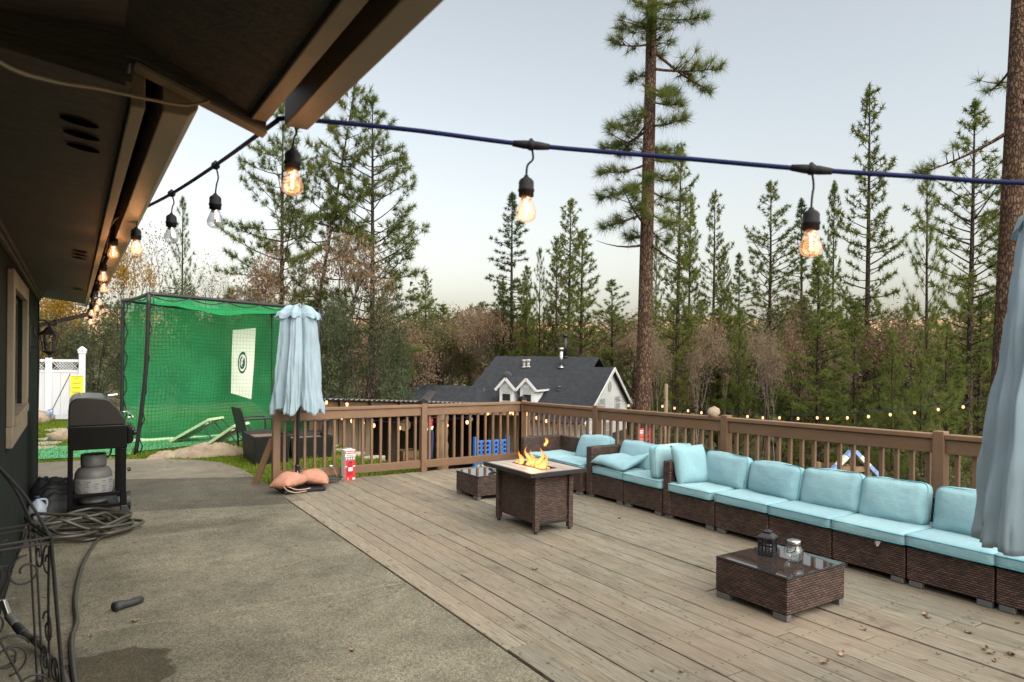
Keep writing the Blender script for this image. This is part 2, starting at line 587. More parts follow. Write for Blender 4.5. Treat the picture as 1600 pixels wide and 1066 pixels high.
def mat_lines(name, col, axis, pitch, groove=0.12, dark=0.45, rough=0.7, var=0.12, spec=0.25):
    """boards or courses too far away to model: grooves at an even pitch along one object axis"""
    t = NT(name)
    co = t.n('ShaderNodeTexCoord').outputs['Object']
    s = t.n('ShaderNodeSeparateXYZ', Vector=co)
    fr = t.math('FRACT', t.math('DIVIDE', s.outputs[axis], pitch))
    g = t.ramp(fr, [(0.0, 0.0), (groove, 1.0)])
    nz = t.noise(co, 2.5, 6, 0.6)
    c = t.mix(g, mul(col, dark), t.ramp(nz, [(0.3, mul(col, 1 - var)), (0.7, mul(col, 1 + var))]))
    return t.done(t.pbr(c, rough, t.bump(g, 0.5, 0.01), **{'Specular IOR Level': spec}))

# ------------------------------------------------------------------ material set
M = {}
M['deck'] = mat_deck()
M['concrete'] = mat_concrete('exposed_aggregate_concrete')
M['smooth_concrete'] = mat_concrete('brushed_concrete', (0.19, 0.165, 0.125), 0.15)
M['damp_concrete'] = mat_concrete('damp_aggregate_concrete', (0.105, 0.096, 0.070))
M['rail'] = basic('brown_rail_paint', (0.165, 0.092, 0.049), 0.6, 0.14, 5, 0.25, 60, (1, 1, 1), 0.1, dirt=(0.11, 0.075, 0.052))
M['dark_metal'] = basic('dark_metal', (0.012, 0.012, 0.013), 0.45, 0.2, 8, 0.05, 80)
M['black_plastic'] = basic('black_plastic', (0.014, 0.014, 0.015), 0.5, 0.2, 8, 0.05, 80)
M['rubber'] = basic('socket_rubber', (0.009, 0.009, 0.011), 0.6, 0.15, 8, 0.05, 90, spec=0.2)
M['cord'] = basic('blue_black_cord', (0.005, 0.010, 0.055), 0.6, 0.2, 30, 0.1, 90, spec=0.15)
M['wall'] = mat_lines('grey_green_house_paint', (0.016, 0.020, 0.018), 1, 0.203, 0.04, 0.55, 0.8, 0.12, 0.08)
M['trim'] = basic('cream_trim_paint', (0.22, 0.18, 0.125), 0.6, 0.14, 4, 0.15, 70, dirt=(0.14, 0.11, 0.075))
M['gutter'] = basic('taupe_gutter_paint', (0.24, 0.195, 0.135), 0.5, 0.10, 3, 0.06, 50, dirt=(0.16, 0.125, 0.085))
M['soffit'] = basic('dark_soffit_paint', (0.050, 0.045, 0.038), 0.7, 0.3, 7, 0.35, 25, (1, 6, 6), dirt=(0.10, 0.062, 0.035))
M['roofing'] = basic('roof_felt', (0.05, 0.05, 0.05), 0.9)
M['void'] = basic('painted_recess_shade', (0.004, 0.004, 0.004), 0.9, spec=0.0)  # near-black colour standing in for shade inside slots and gaps
M['wicker'] = mat_wicker()
M['fabric'] = mat_fabric('aqua_cushion_fabric', (0.225, 0.385, 0.43))
M['piping'] = basic('teal_piping', (0.075, 0.29, 0.34), 0.8, 0.1, 20, 0.1, 200)
M['canopy'] = mat_fabric('pale_blue_canopy_fabric', (0.47, 0.605, 0.68), 0.05, 0.25, 0.5)
M['glass_top'] = basic('smoked_glass', (0.03, 0.024, 0.022), 0.03, 0.05, 3, 0.0, 10, spec=1.0)
M['clear'] = mat_clear('clear_glass')
M['cold_bulb'] = mat_clear('unlit_bulb_glass', (0.86, 0.88, 0.90), 0.28, 0.08)
M['lit_bulb'] = mat_clear('amber_lit_glass', (1.0, 0.88, 0.76), 0.03, 0.05, (1.0, 0.36, 0.13), 0.05)
M['filament'] = emit('glowing_filament', (1.0, 0.60, 0.32), 6.0)
M['cold_filament'] = basic('cold_filament', (0.30, 0.10, 0.05), 0.5)
M['tiny_bulb'] = emit('yard_bulb_glow', (1.0, 0.42, 0.18), 1.0)
M['white_vinyl'] = basic('white_vinyl', (0.52, 0.525, 0.56), 0.45, 0.04, 3, 0.03, 30)
M['white_paint'] = basic('white_paint', (0.62, 0.625, 0.62), 0.6, 0.05, 5, 0.05, 50)
M['siding'] = mat_lines('white_lap_siding', (0.72, 0.735, 0.74), 2, 0.20, 0.10, 0.6, 0.6, 0.05)
M['shingle'] = mat_lines('charcoal_shingle', (0.026, 0.029, 0.034), 2, 0.10, 0.15, 0.75, 0.95, 0.3)
M['window_glass'] = basic('window_glass', (0.02, 0.022, 0.025), 0.04, 0.1, 3, 0.0, 10, spec=0.8)
M['pale_glass'] = basic('blind_behind_glass', (0.42, 0.46, 0.47), 0.15, 0.08, 3, 0.0, 10)
M['steel'] = basic('stainless_steel', (0.55, 0.54, 0.52), 0.28, 0.1, 5, 0.03, 90, metallic=1.0)
M['grill'] = basic('black_enamel', (0.003, 0.0028, 0.0026), 0.45, 0.3, 4, 0.05, 60, spec=0.12)
M['lid'] = basic('smoked_enamel_lid', (0.012, 0.009, 0.0078), 0.3, 0.25, 4, 0.04, 60, spec=0.35)
M['tank'] = basic('grey_tank_paint', (0.10, 0.10, 0.098), 0.5, 0.12, 8, 0.05, 60, dirt=(0.07, 0.13, 0.10))
M['label_paper'] = basic('greyed_tank_label', (0.23, 0.23, 0.225), 0.7, 0.05)
M['paper'] = basic('white_print', (0.72, 0.72, 0.70), 0.7, 0.05)
M['red_print'] = basic('red_print', (0.52, 0.018, 0.03), 0.5, 0.08)
M['grey_print'] = basic('grey_print', (0.13, 0.135, 0.15), 0.6, 0.08)
M['black_print'] = basic('black_print', (0.02, 0.02, 0.02), 0.6, 0.08)
M['yellow'] = basic('yellow_sign_paint', (0.60, 0.52, 0.02), 0.55, 0.1)
M['navy'] = basic('navy_post', (0.02, 0.03, 0.09), 0.5, 0.1)
M['hose'] = basic('black_hose_rubber', (0.045, 0.042, 0.032), 0.36, 0.25, 12, 0.1, 120)
M['black_cloth'] = basic('black_cover_cloth', (0.020, 0.022, 0.025), 0.6, 0.3, 6, 0.3, 40)
M['tan_cloth'] = basic('tan_canvas', (0.26, 0.21, 0.145), 0.9, 0.18, 6, 0.3, 90, dirt=(0.16, 0.11, 0.07))
M['orange_bag'] = basic('faded_orange_sandbag', (0.38, 0.185, 0.125), 0.9, 0.14, 7, 0.3, 170, dirt=(0.27, 0.13, 0.085))
M['rope'] = basic('pale_cord', (0.42, 0.30, 0.22), 0.9, 0.15, 30)
M['planter'] = basic('charcoal_planter', (0.008, 0.0085, 0.009), 0.6, 0.2, 6, 0.1, 60, spec=0.3)
M['soil'] = basic('dry_soil', (0.17, 0.105, 0.065), 0.95, 0.5, 30, 0.8, 60)
M['wood_raw'] = basic('raw_timber', (0.17, 0.105, 0.058), 0.8, 0.3, 3, 0.3, 40, (6, 6, 1), 0.2)
M['wood_dark'] = basic('dark_stained_timber', (0.045, 0.026, 0.016), 0.8, 0.35, 3, 0.3, 40, (6, 6, 1), 0.25)
M['plank_grey'] = basic('weathered_plank', (0.15, 0.105, 0.068), 0.85, 0.3, 3, 0.3, 40, (7, 7, 0.8), 0.25)
M['log'] = basic('peeled_log', (0.19, 0.12, 0.065), 0.85, 0.3, 3, 0.3, 40, (6, 6, 1))
M['plywood'] = basic('pale_plywood', (0.46, 0.36, 0.20), 0.8, 0.15, 3, 0.1, 40, (4, 4, 1), 0.1)
M['corrugated'] = basic('weathered_corrugated_sheet', (0.14, 0.125, 0.115), 0.55, 0.35, 5, 0.1, 50, dirt=(0.10, 0.06, 0.04))
M['blue_plastic'] = basic('bright_blue_plastic', (0.012, 0.13, 0.47), 0.4, 0.08)
M['yellow_plastic'] = basic('yellow_plastic', (0.75, 0.50, 0.02), 0.4, 0.08)
M['roof_blue'] = basic('blue_roof_panel', (0.17, 0.27, 0.52), 0.6, 0.1)
M['roof_cream'] = basic('cream_roof_panel', (0.60, 0.64, 0.52), 0.6, 0.1)
M['red_sign'] = basic('red_sign_paint', (0.50, 0.015, 0.035), 0.5, 0.1)
M['asphalt'] = basic('asphalt', (0.062, 0.062, 0.068), 0.9, 0.2, 0.6, 0.3, 60, world=True)
M['kerb'] = basic('pale_kerb_concrete', (0.36, 0.35, 0.33), 0.85, 0.15)
M['stone'] = basic('pale_paving_stone', (0.34, 0.315, 0.25), 0.9, 0.25, 7, 0.5, 40, rnd=0.15)
M['rock'] = basic('lichen_rock', (0.27, 0.215, 0.15), 0.95, 0.45, 9, 0.8, 30, rnd=0.1)
M['mat_green'] = basic('putting_mat_turf', (0.06, 0.30, 0.14), 0.9, 0.12, 8, 0.3, 300)
M['board_top'] = basic('cornhole_board_print', (0.30, 0.34, 0.27), 0.6, 0.15, 8)
M['board_edge'] = basic('pale_green_board_frame', (0.42, 0.56, 0.32), 0.6, 0.12, 8)
M['leaf_dead'] = basic('dead_leaf', (0.24, 0.165, 0.105), 0.85, 0.35, 40, 0.3, 100, rnd=0.35)
M['net'] = mat_net('green_net_back', (0.055, 0.43, 0.175), 0.07, 0.66, 0.20, 0.94)
M['net_top'] = mat_net('green_net_top', (0.06, 0.55, 0.20), 0.05, 0.74, 0.3, 0.9)
M['net_front'] = mat_net('open_front_net', (0.03, 0.20, 0.07), 0.07, 0.02, 0.09, 0.38)
M['banner'] = basic('off_white_banner_cloth', (0.66, 0.70, 0.60), 0.85, 0.06, 4, 0.15, 90)
M['banner_ink'] = basic('dark_green_ink', (0.006, 0.055, 0.045), 0.8, 0.05)
M['dark_void_brown'] = basic('painted_shade_shed_boards', (0.022, 0.014, 0.010), 0.9, 0.4, 3, 0.3, 30, (6, 6, 1))  # very dark brown, the shade of the shed interior put into the colour
M['silver'] = basic('crumpled_silver_bag', (0.50, 0.50, 0.48), 0.3, 0.2, 8, 0.4, 20, metallic=0.6)
M['hill'] = basic('painted_sunlit_hill', (0.38, 0.235, 0.125), 0.95, 0.25, 0.012, 0.0, 0.1, world=True)
M['iron'] = basic('black_wrought_iron', (0.016, 0.015, 0.014), 0.5, 0.3, 20, 0.1, 80)
M['jug'] = basic('milky_blue_jug', (0.27, 0.32, 0.38), 0.35, 0.08)


def mat_ground():
    t = NT('ground_soil_and_litter')
    g = t.coords(True)
    n1 = t.noise(g, 0.09, 6, 0.6)
    n2 = t.noise(g, 1.4, 6, 0.65)
    n3 = t.noise(g, 22.0, 3)
    c = t.ramp(n2, [(0.3, (0.075, 0.056, 0.036)), (0.55, (0.125, 0.094, 0.056)), (0.75, (0.165, 0.128, 0.080))])
    c = t.mix(t.ramp(n1, [(0.42, 0.0), (0.6, 0.7)]), c, (0.062, 0.075, 0.026))
    c = t.mix(1.0, c, t.ramp(n3, [(0.3, 0.75), (0.7, 1.2)]), 'MULTIPLY')
    return t.done(t.pbr(c, 0.95, t.bump(n3, 0.5, 0.03), **{'Specular IOR Level': 0.1}))


def mat_lawn():
    t = NT('mossy_lawn')
    g = t.coords(True)
    n1 = t.noise(g, 1.1, 5, 0.6)
    n2 = t.noise(g, 14.0, 4)
    c = t.ramp(n1, [(0.3, (0.10, 0.085, 0.03)), (0.48, (0.105, 0.135, 0.02)), (0.7, (0.14, 0.195, 0.022))])
    c = t.mix(1.0, c, t.ramp(n2, [(0.3, 0.6), (0.7, 1.25)]), 'MULTIPLY')
    return t.done(t.pbr(c, 0.95, t.bump(n2, 0.8, 0.03), **{'Specular IOR Level': 0.1}))


# ------------------------------------------------------------------ terrain
def sstep(x, a, b):
    k = min(1.0, max(0.0, (x - a) / (b - a)))
    return k * k * (3 - 2 * k)


def ground_z(x, y):
    d = math.sin(YAW) * x + math.cos(YAW) * y
    xe = x + 1.7 * sstep(y, 9.3, 10.0) * (1 - sstep(y, 20, 30))
    z = float(np.interp(xe, [6.1, 7.3, 14, 30, 45, 80], [-0.06, -1.15, -2.3, -4.3, -5.8, -6.3]))
    z -= 1.2 * sstep(y, 24, 45) * (1 - sstep(xe, 6, 30))
    if d > 18:
        k = sstep(d, 18, 34)
        z += k * 0.5 * noise.noise(Vector((x * 0.07, y * 0.07, 3.1)))
    if d > 95:
        z += 0.018 * (d - 95) + (d - 95) * 0.008 * noise.noise(Vector((x * 0.006, y * 0.006, 9.0)))
    return z


def axis(n0, near, step, far, k):
    a = list(np.arange(-near, near + step * 0.5, step))
    s = step
    p = near
    while p < far:
        s *= k
        p += s
        a.append(p)
        a.insert(0, -p)
    return a


ax = axis(0, 24, 0.4, 1500, 1.09)
gx = [v + 4 for v in ax]
gy = [v + 12 for v in ax]
V = [(x, y, ground_z(x, y)) for x in gx for y in gy]
ny_ = len(gy)
Fq = [(i * ny_ + j, (i + 1) * ny_ + j, (i + 1) * ny_ + j + 1, i * ny_ + j + 1) for i in range(len(gx) - 1) for j in range(ny_ - 1)]
ground = link('ground', np_mesh('ground', V, Fq, mat_ground(), smooth=True))
tag(ground, kind='structure')

# lawn behind and beside the patio, a sheet just above the soil
def lawn_edge(x, y):
    return x < 4.75 and 9.5 < y < 23.5
lv, lf = [], []
LX, LY = np.arange(-8, 4.81, 0.2), np.arange(9.45, 23.6, 0.2)
for x in LX:
    for y in LY:
        lv.append((x, y, ground_z(x, y) + 0.02 + 0.02 * noise.noise(Vector((x * 0.8, y * 0.8, 0)))))
for i in range(len(LX) - 1):
    for j in range(len(LY) - 1):
        lf.append((i * len(LY) + j, (i + 1) * len(LY) + j, (i + 1) * len(LY) + j + 1, i * len(LY) + j + 1))
lawn = link('lawn', np_mesh('lawn', lv, lf, mat_lawn(), smooth=True))
tag(lawn, kind='structure')

# grass blades on the lawn
n_bl = 90000
bx = RNG.uniform(-2.4, 4.7, n_bl); by = RNG.uniform(9.5, 22, n_bl)
keep = np.array([noise.noise(Vector((a * 0.9, b * 0.9, 5.0))) > -0.25 - 0.3 * random.random() for a, b in zip(bx, by)])
inpatio = ((bx < 2.1) & (by < 11.2)) | ((bx < 1.9) & (by < 12.1)) | ((bx < 1.3) & (by < 13.1)) | ((bx > 2.1) & (bx < 6.4) & (by < 9.62))
keep &= ~inpatio
bx, by = bx[keep], by[keep]
n_bl = len(bx)
bz = np.array([ground_z(a, b) for a, b in zip(bx, by)]) + 0.015
ang = RNG.uniform(0, 6.283, n_bl)
hh = RNG.uniform(0.025, 0.075, n_bl); ww = RNG.uniform(0.006, 0.012, n_bl)
P0 = np.stack([bx, by, bz], 1)
side = np.stack([np.cos(ang), np.sin(ang), 0 * ang], 1) * ww[:, None]
tip = P0 + np.stack([RNG.normal(0, 0.02, n_bl), RNG.normal(0, 0.02, n_bl), hh], 1)
GV = np.concatenate([P0 - side, P0 + side, tip], 0)
GF = np.stack([np.arange(n_bl), np.arange(n_bl) + n_bl, np.arange(n_bl) + 2 * n_bl], 1)
grass = link('grass', np_mesh('grass', GV, GF, leafmat('grass_blade', [(0.0, (0.10, 0.115, 0.02)), (0.5, (0.12, 0.18, 0.02)), (1.0, (0.19, 0.25, 0.03))], 0.35), RNG.uniform(0, 1, n_bl)))
tag(grass, 'short mossy green grass of the back lawn', 'grass', kind='stuff')

# far hills, the orange of the last sun put into their colour
hb = MB()
def hill(u, v):
    az = math.radians(-30 + 110 * u)
    d = 1500 + 900 * v
    crest = 0.052 + 0.010 * noise.noise(Vector((u * 9.0, 1.3, 0))) + 0.006 * noise.noise(Vector((u * 31.0, 4.3, 0)))
    z = -30 + (crest * 2400 + 30) * (1 - (1 - v) ** 1.6) + 18 * noise.noise(Vector((u * 40, v * 6, 2))) * v
    return (math.sin(az) * d, math.cos(az) * d, z)
hb.grid(hill, 160, 14)
tag(hb.build('hills', M['hill'], None, True), kind='structure')

# ------------------------------------------------------------------ patio slabs
patio = thing('patio', None, None, (0, 0, 0))
tag(patio, 'exposed aggregate concrete patio with joints between its slabs', kind='structure')
def slab(poly, mt, top=0.0):
    return MB().prism(poly, top - 0.12, top, 'z').build('concrete_slab', mt, patio, False, 0.006)
slab([(-0.4, -2.5), (2.172, -2.5), (2.172, 4.86), (0.9, 4.948), (-0.4, 5.062)], M['concrete'])
slab([(-0.4, 5.096), (0.9, 4.981), (2.172, 4.890), (2.172, 8.14), (0.55, 8.585), (-0.4, 8.83)], M['concrete'])
slab([(-0.4, 8.842), (0.55, 8.597), (2.172, 8.152), (2.215, 8.75), (2.20, 10.18), (0.57, 10.90), (-0.4, 11.32)], M['damp_concrete'], -0.004)
slab([(-0.4, 11.335), (0.57, 10.915), (2.20, 10.195), (2.172, 11.02), (2.02, 11.84), (1.66, 12.36), (0.77, 12.94), (0.14, 13.13), (-1.5, 13.2), (-1.5, 11.335)], M['smooth_concrete'], -0.002)

M['joint'] = basic('sandy_joint_filler', (0.185, 0.165, 0.118), 0.95, 0.2, 12, 0.3, 80)
def joint(a, b, w, z=-0.007):
    MB().beam((a[0], a[1], z - 0.03), (b[0], b[1], z - 0.03), w, 0.06).build('joint_strip', M['joint'], patio)
joint((-0.4, 5.079), (0.9, 4.9645), 0.030); joint((0.9, 4.9645), (2.172, 4.876), 0.030)
# ------------------------------------------------------------------ deck of separate boards
deck = thing('deck', None, None, (0, 0, 0))
tag(deck, 'weathered grey brown timber deck of long boards', kind='structure')
BW, GAP = 0.139, 0.002
mesh_cache = {}
rr = random.Random(5)
x = 2.205
row = 0
while x < 6.30:
    y = -1.6 - rr.uniform(0, 2.5)
    y_end = 9.40
    while y < y_end - 0.05:
        L = rr.choice([2.4, 3.0, 3.6, 4.2, 4.8])
        y1 = min(y + L, y_end)
        if y_end - y1 < 0.6: y1 = y_end
        dz = rr.uniform(-0.004, 0.003)
        w = BW - GAP - rr.choice([0, 0, 0.001, 0.001, 0.003, 0.007])
        bx0 = x + (rr.uniform(-0.012, 0.02) if row == 0 else 0)
        MB().box(bx0, y + rr.uniform(0.002, 0.006), -0.036 + dz, x + w, y1 - rr.uniform(0.002, 0.006), dz).build('deck_board', M['deck'], deck, False, 0.0025, 1)
        y = y1
    x += BW
    row += 1
MB().box(2.22, -2, -0.30, 6.30, 9.36, -0.05).build('underdeck_shade_block', M['void'], deck)  # solid near-black block, painted as the shade seen through the board gaps
MB().box(2.20, 9.402, -0.22, 6.32, 9.43, -0.01).build('rim_board', M['plank_grey'], deck)
MB().box(6.312, -2, -0.26, 6.34, 9.40, -0.01).build('rim_board', M['plank_grey'], deck)


# ------------------------------------------------------------------ railings
def railing(name, label, p, q, posts, zt, name_inset=0.0):
    """a run from p to q (2-D); posts = distances along it; zt(s) = height of the top of the rail"""
    p, q = Vector(p), Vector(q)
    L = (q - p).length
    d = (q - p) / L
    n = Vector((-d.y, d.x))
    r = thing(name, label, 'railing', (p.x, p.y, 0), math.atan2(d.y, d.x), 'deck railings')
    def bar(part, s0, s1, y0, y1, a, b, bev=0.006):
        m = MB()
        n0 = len(m.v)
        for s in (s0, s1):
            for yy, zz in ((y0, a), (y1, a), (y1, b), (y0, b)):
                m.v.append(Vector((s, yy, zt(s) + zz)))
        m.f += [[0, 1, 2, 3][::-1], [4, 5, 6, 7]] + [[i, (i + 1) % 4, 4 + (i + 1) % 4, 4 + i] for i in range(4)]
        return m.build(part, M['rail'], r, False, bev)
    ps = sorted(posts)
    for s in ps:
        MB().box(s - 0.047, -0.047, -0.02, s + 0.047, 0.047, zt(s) + 0.025).build('post', M['rail'], r, False, 0.006)
    for a, b in zip(ps[:-1], ps[1:]):
        a += 0.048; b -= 0.048
        bar('cap_rail', a, b, -0.045, 0.075, -0.04, 0.0)
        bar('sub_rail', a, b, -0.020, 0.018, -0.165, -0.046)
        bar('bottom_rail', a, b, -0.020, 0.018, -0.955, -0.838)
        k = max(2, round((b - a) / 0.139))
        for i in range(k):
            s = a + (i + 0.5) * (b - a) / k
            m = MB()
            m.box(s - 0.018, 0.0185, zt(s) - 0.94, s + 0.018, 0.054, zt(s) - 0.052)
            m.build('baluster', M['rail'], r, False, 0.003, 1)
    return r

# short run across the end of the deck, then the long run along its far side
short_rail = railing('railing', 'short brown railing across the end of the deck by the folded umbrella', (2.29, 9.40), (6.245, 9.40), [0.0, 2.165, 3.955],
                     lambda s: 1.018 - 0.003 * s)
long_rail = railing('railing', 'long brown railing running behind the row of aqua sofa cushions', (6.245, 9.40), (6.245, -1.2), [0.02, 1.92, 4.19, 6.47, 8.75, 10.55],
                    lambda s: 1.005 + 0.0175 * s)
for s in (0.0, 2.165):
    z = 1.043 - 0.003 * s
    m = MB()
    m.box(s - 0.056, -0.056, z, s + 0.056, 0.056, z + 0.03)
    m.prism([(s - 0.05, z + 0.03), (s + 0.05, z + 0.03), (s, z + 0.062)], -0.05, 0.05, 'y')
    m.build('post_cap', M['planter'], short_rail, False, 0.004)
lamp = MB().box(3.90, -0.06, 1.03, 4.01, 0.05, 1.062)
lamp.ball((3.955, -0.005, 1.07), (0.045, 0.045, 0.03), 12, 6)
lamp.build('post_cap', M['planter'], short_rail, False, 0.004)
MB().beam((-0.03, 0.07, 0.60), (-0.22, 0.22, -0.02), 0.085, 0.035, (1, 1, 0)).build('brace_board', M['rail'], short_rail, False, 0.004)

# ------------------------------------------------------------------ the house on the left
house = thing('house', 'dark grey green house with deep cream trimmed eaves beside the patio', 'house', (-0.4, 4.0, 0))
house_inv = Matrix.Translation((0.4, -4.0, 0))
def hp(name, mb, mt, parent=None, smooth=False, bevel=0.0):
    """part given in world coordinates, parented to the house"""
    for i, p in enumerate(mb.v): mb.v[i] = p - Vector((-0.4, 4.0, 0))
    return mb.build(name, mt, parent or house, smooth, bevel)
wall = MB()
WY0, WY1, WZ0, WZ1 = 6.10, 7.66, 1.27, 2.22
wall.box(-0.58, -3, -0.15, -0.4, WY0, 2.66)
wall.box(-0.58, WY1, -0.15, -0.4, 10.98, 2.66)
wall.box(-0.58, WY0, -0.15, -0.4, WY1, WZ0)
wall.box(-0.58, WY0, WZ1, -0.4, WY1, 2.66)
hp('wall', wall, M['wall'])
hp('wall', MB().box(-6, 10.80, -0.15, -0.582, 10.978, 2.75), M['wall'])
hp('corner_board', MB().box(-0.47, 10.982, -0.05, -0.385, 11.0, 2.50), M['wall'])
hp('wall_moulding', MB().box(-0.398, -3, 2.435, -0.365, 10.98, 2.485), M['soffit'], None, False, 0.006)
hp('wall_moulding', MB().box(-0.362, 2.04, 2.462, -0.345, 10.98, 2.495), M['soffit'], None, False, 0.004)
# window with its deep trim
win = hp('window', MB().box(-0.398, WY0 - 0.14, WZ0 - 0.05, -0.355, WY0, WZ1 + 0.12)
         .box(-0.398, WY1, WZ0 - 0.05, -0.355, WY1 + 0.15, WZ1 + 0.12)
         .box(-0.398, WY0 + 0.001, WZ1, -0.357, WY1 - 0.001, WZ1 + 0.12), M['trim'], None, False, 0.005)
hp('apron', MB().box(-0.398, WY0 - 0.16, WZ0 - 0.20, -0.358, WY1 + 0.14, WZ0 - 0.052), M['trim'], win, False, 0.005)
hp('sill', MB().box(-0.45, WY0 + 0.002, WZ0 - 0.05, -0.34, WY1 - 0.002, WZ0 + 0.012), M['trim'], win, False, 0.004)
hp('sash', MB().box(-0.47, WY0 + 0.002, WZ0 + 0.014, -0.43, WY0 + 0.05, WZ1 - 0.002).box(-0.47, WY1 - 0.05, WZ0 + 0.014, -0.43, WY1 - 0.002, WZ1 - 0.002)
   .box(-0.47, WY0 + 0.051, WZ1 - 0.05, -0.43, WY1 - 0.051, WZ1 - 0.002).box(-0.47, WY0 + 0.051, WZ0 + 0.014, -0.43, WY1 - 0.051, WZ0 + 0.06)
   .box(-0.47, (WY0 + WY1) / 2 - 0.025, WZ0 + 0.061, -0.43, (WY0 + WY1) / 2 + 0.025, WZ1 - 0.051), M['soffit'], win)
hp('pane', MB().box(-0.456, WY0 + 0.02, WZ0 + 0.03, -0.45, WY1 - 0.02, WZ1 - 0.02), M['window_glass'], win)
hp('shutter_strip', MB().box(-0.398, 8.02, 1.31, -0.365, 8.10, 2.10), M['trim'], None, False, 0.005)
# eaves, far part (stands back 0.3 m) and near part
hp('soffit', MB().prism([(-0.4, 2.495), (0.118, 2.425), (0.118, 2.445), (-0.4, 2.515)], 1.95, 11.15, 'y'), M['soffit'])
hp('fascia_board', MB().box(0.120, 2.06, 2.40, 0.156, 11.2, 2.53), M['trim'], None, False, 0.004)
hp('gutter', MB().prism([(0.196, 2.40), (0.262, 2.40), (0.285, 2.425), (0.295, 2.53), (0.196, 2.53)], 2.06, 11.3, 'y'), M['gutter'], None, False, 0.004)
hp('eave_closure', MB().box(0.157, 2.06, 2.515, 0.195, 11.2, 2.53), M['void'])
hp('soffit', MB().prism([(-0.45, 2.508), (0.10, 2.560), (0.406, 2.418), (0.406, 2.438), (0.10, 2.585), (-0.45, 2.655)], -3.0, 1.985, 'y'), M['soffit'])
hp('fascia_board', MB().box(0.408, -3, 2.40, 0.452, 1.985, 2.53), M['trim'], None, False, 0.004)
hp('gutter', MB().prism([(0.50, 2.40), (0.565, 2.40), (0.586, 2.425), (0.60, 2.53), (0.50, 2.53)], -3, 1.99, 'y'), M['gutter'], None, False, 0.004)
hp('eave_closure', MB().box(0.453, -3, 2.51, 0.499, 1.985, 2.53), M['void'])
hp('eave_closure', MB().prism([(-0.45, 2.49), (0.104, 2.415), (0.104, 2.57), (-0.45, 2.512)], 1.955, 1.983, 'y'), M['soffit'])
rk = MB().prism([(0.452, 2.385), (0.133, 2.50), (0.10, 2.505), (0.10, 2.60), (0.133, 2.60), (0.452, 2.47)], 1.99, 2.035, 'y')
hp('rake_board', rk, M['soffit'], None, False, 0.004)
hp('rake_trim', MB().prism([(0.455, 2.372), (0.128, 2.488), (0.128, 2.50), (0.455, 2.384)], 1.995, 2.05, 'y'), M['gutter'], None, False, 0.002)
hp('roof', MB().prism([(0.30, 2.535), (-4.5, 4.70), (-4.5, 4.85), (0.31, 2.66)], 2.04, 11.3, 'y'), M['roofing'])
hp('roof', MB().prism([(0.60, 2.535), (-4.5, 4.835), (-4.5, 5.0), (0.61, 2.66)], -3, 2.035, 'y'), M['roofing'])
for k, (vy, vl) in enumerate([(2.40, 0.05), (2.54, 0.05), (2.69, 0.048)]):
    m = MB()
    m.grid(lambda u, v: (0.01 + 0.012 * k * 0.5 + vl * math.cos(u * 2 * math.pi) * v, vy + 0.035 * math.sin(u * 2 * math.pi) * v, 2.4385 - 0.1351 * (0.01 + 0.006 * k + vl * math.cos(u * 2 * math.pi) * v) - 0.004), 20, 2)
    hp('vent_slot', m, M['void'])
for k, vy in enumerate([5.45, 5.64, 5.84, 8.6, 8.75]):
    m = MB()
    m.grid(lambda u, v: (0.03 + 0.05 * math.cos(u * 2 * math.pi) * v, vy + 0.035 * math.sin(u * 2 * math.pi) * v, 2.4385 - 0.1351 * (0.03 + 0.05 * math.cos(u * 2 * math.pi) * v) - 0.004), 20, 2)
    hp('vent_slot', m, M['void'])
hp('downspout', MB().beam((0.22, 11.24, 2.385), (0.17, 11.20, 2.29), 0.06, 0.05).beam((0.175, 11.2, 2.285), (-0.39, 11.06, 2.11), 0.075, 0.055).beam((-0.40, 11.05, 2.12), (-0.42, 11.05, 0.05), 0.06, 0.05), M['soffit'], None, False, 0.006)

# white cable slung under the near eave
cab = MB()
cp = [(0.30, 1.97, 2.425), (0.242, 1.968, 2.40), (0.15, 1.90, 2.375), (0.04, 1.80, 2.345), (-0.045, 1.70, 2.31), (-0.125, 1.55, 2.28), (-0.26, 1.2, 2.27), (-0.39, 0.9, 2.30)]
def smooth_path(pts, n=6, closed=False):
    pts = [Vector(p) for p in pts]
    out = []
    k = len(pts)
    for i in range(k if closed else k - 1):
        p0 = pts[i - 1] if (i > 0 or closed) else pts[0]
        p1 = pts[i]; p2 = pts[(i + 1) % k]
        p3 = pts[(i + 2) % k] if (closed or i + 2 < k) else pts[-1]
        for j in range(n):
            t = j / n
            out.append(0.5 * ((2 * p1) + (p2 - p0) * t + (2 * p0 - 5 * p1 + 4 * p2 - p3) * t * t + (3 * p1 - p0 - 3 * p2 + p3) * t ** 3))
    if not closed: out.append(pts[-1])
    return out
cab.tube(smooth_path(cp), 0.004, 6)
tag(cab.build('cable', M['trim'], None, True), 'pale cable slung loosely under the dark soffit', 'cable')

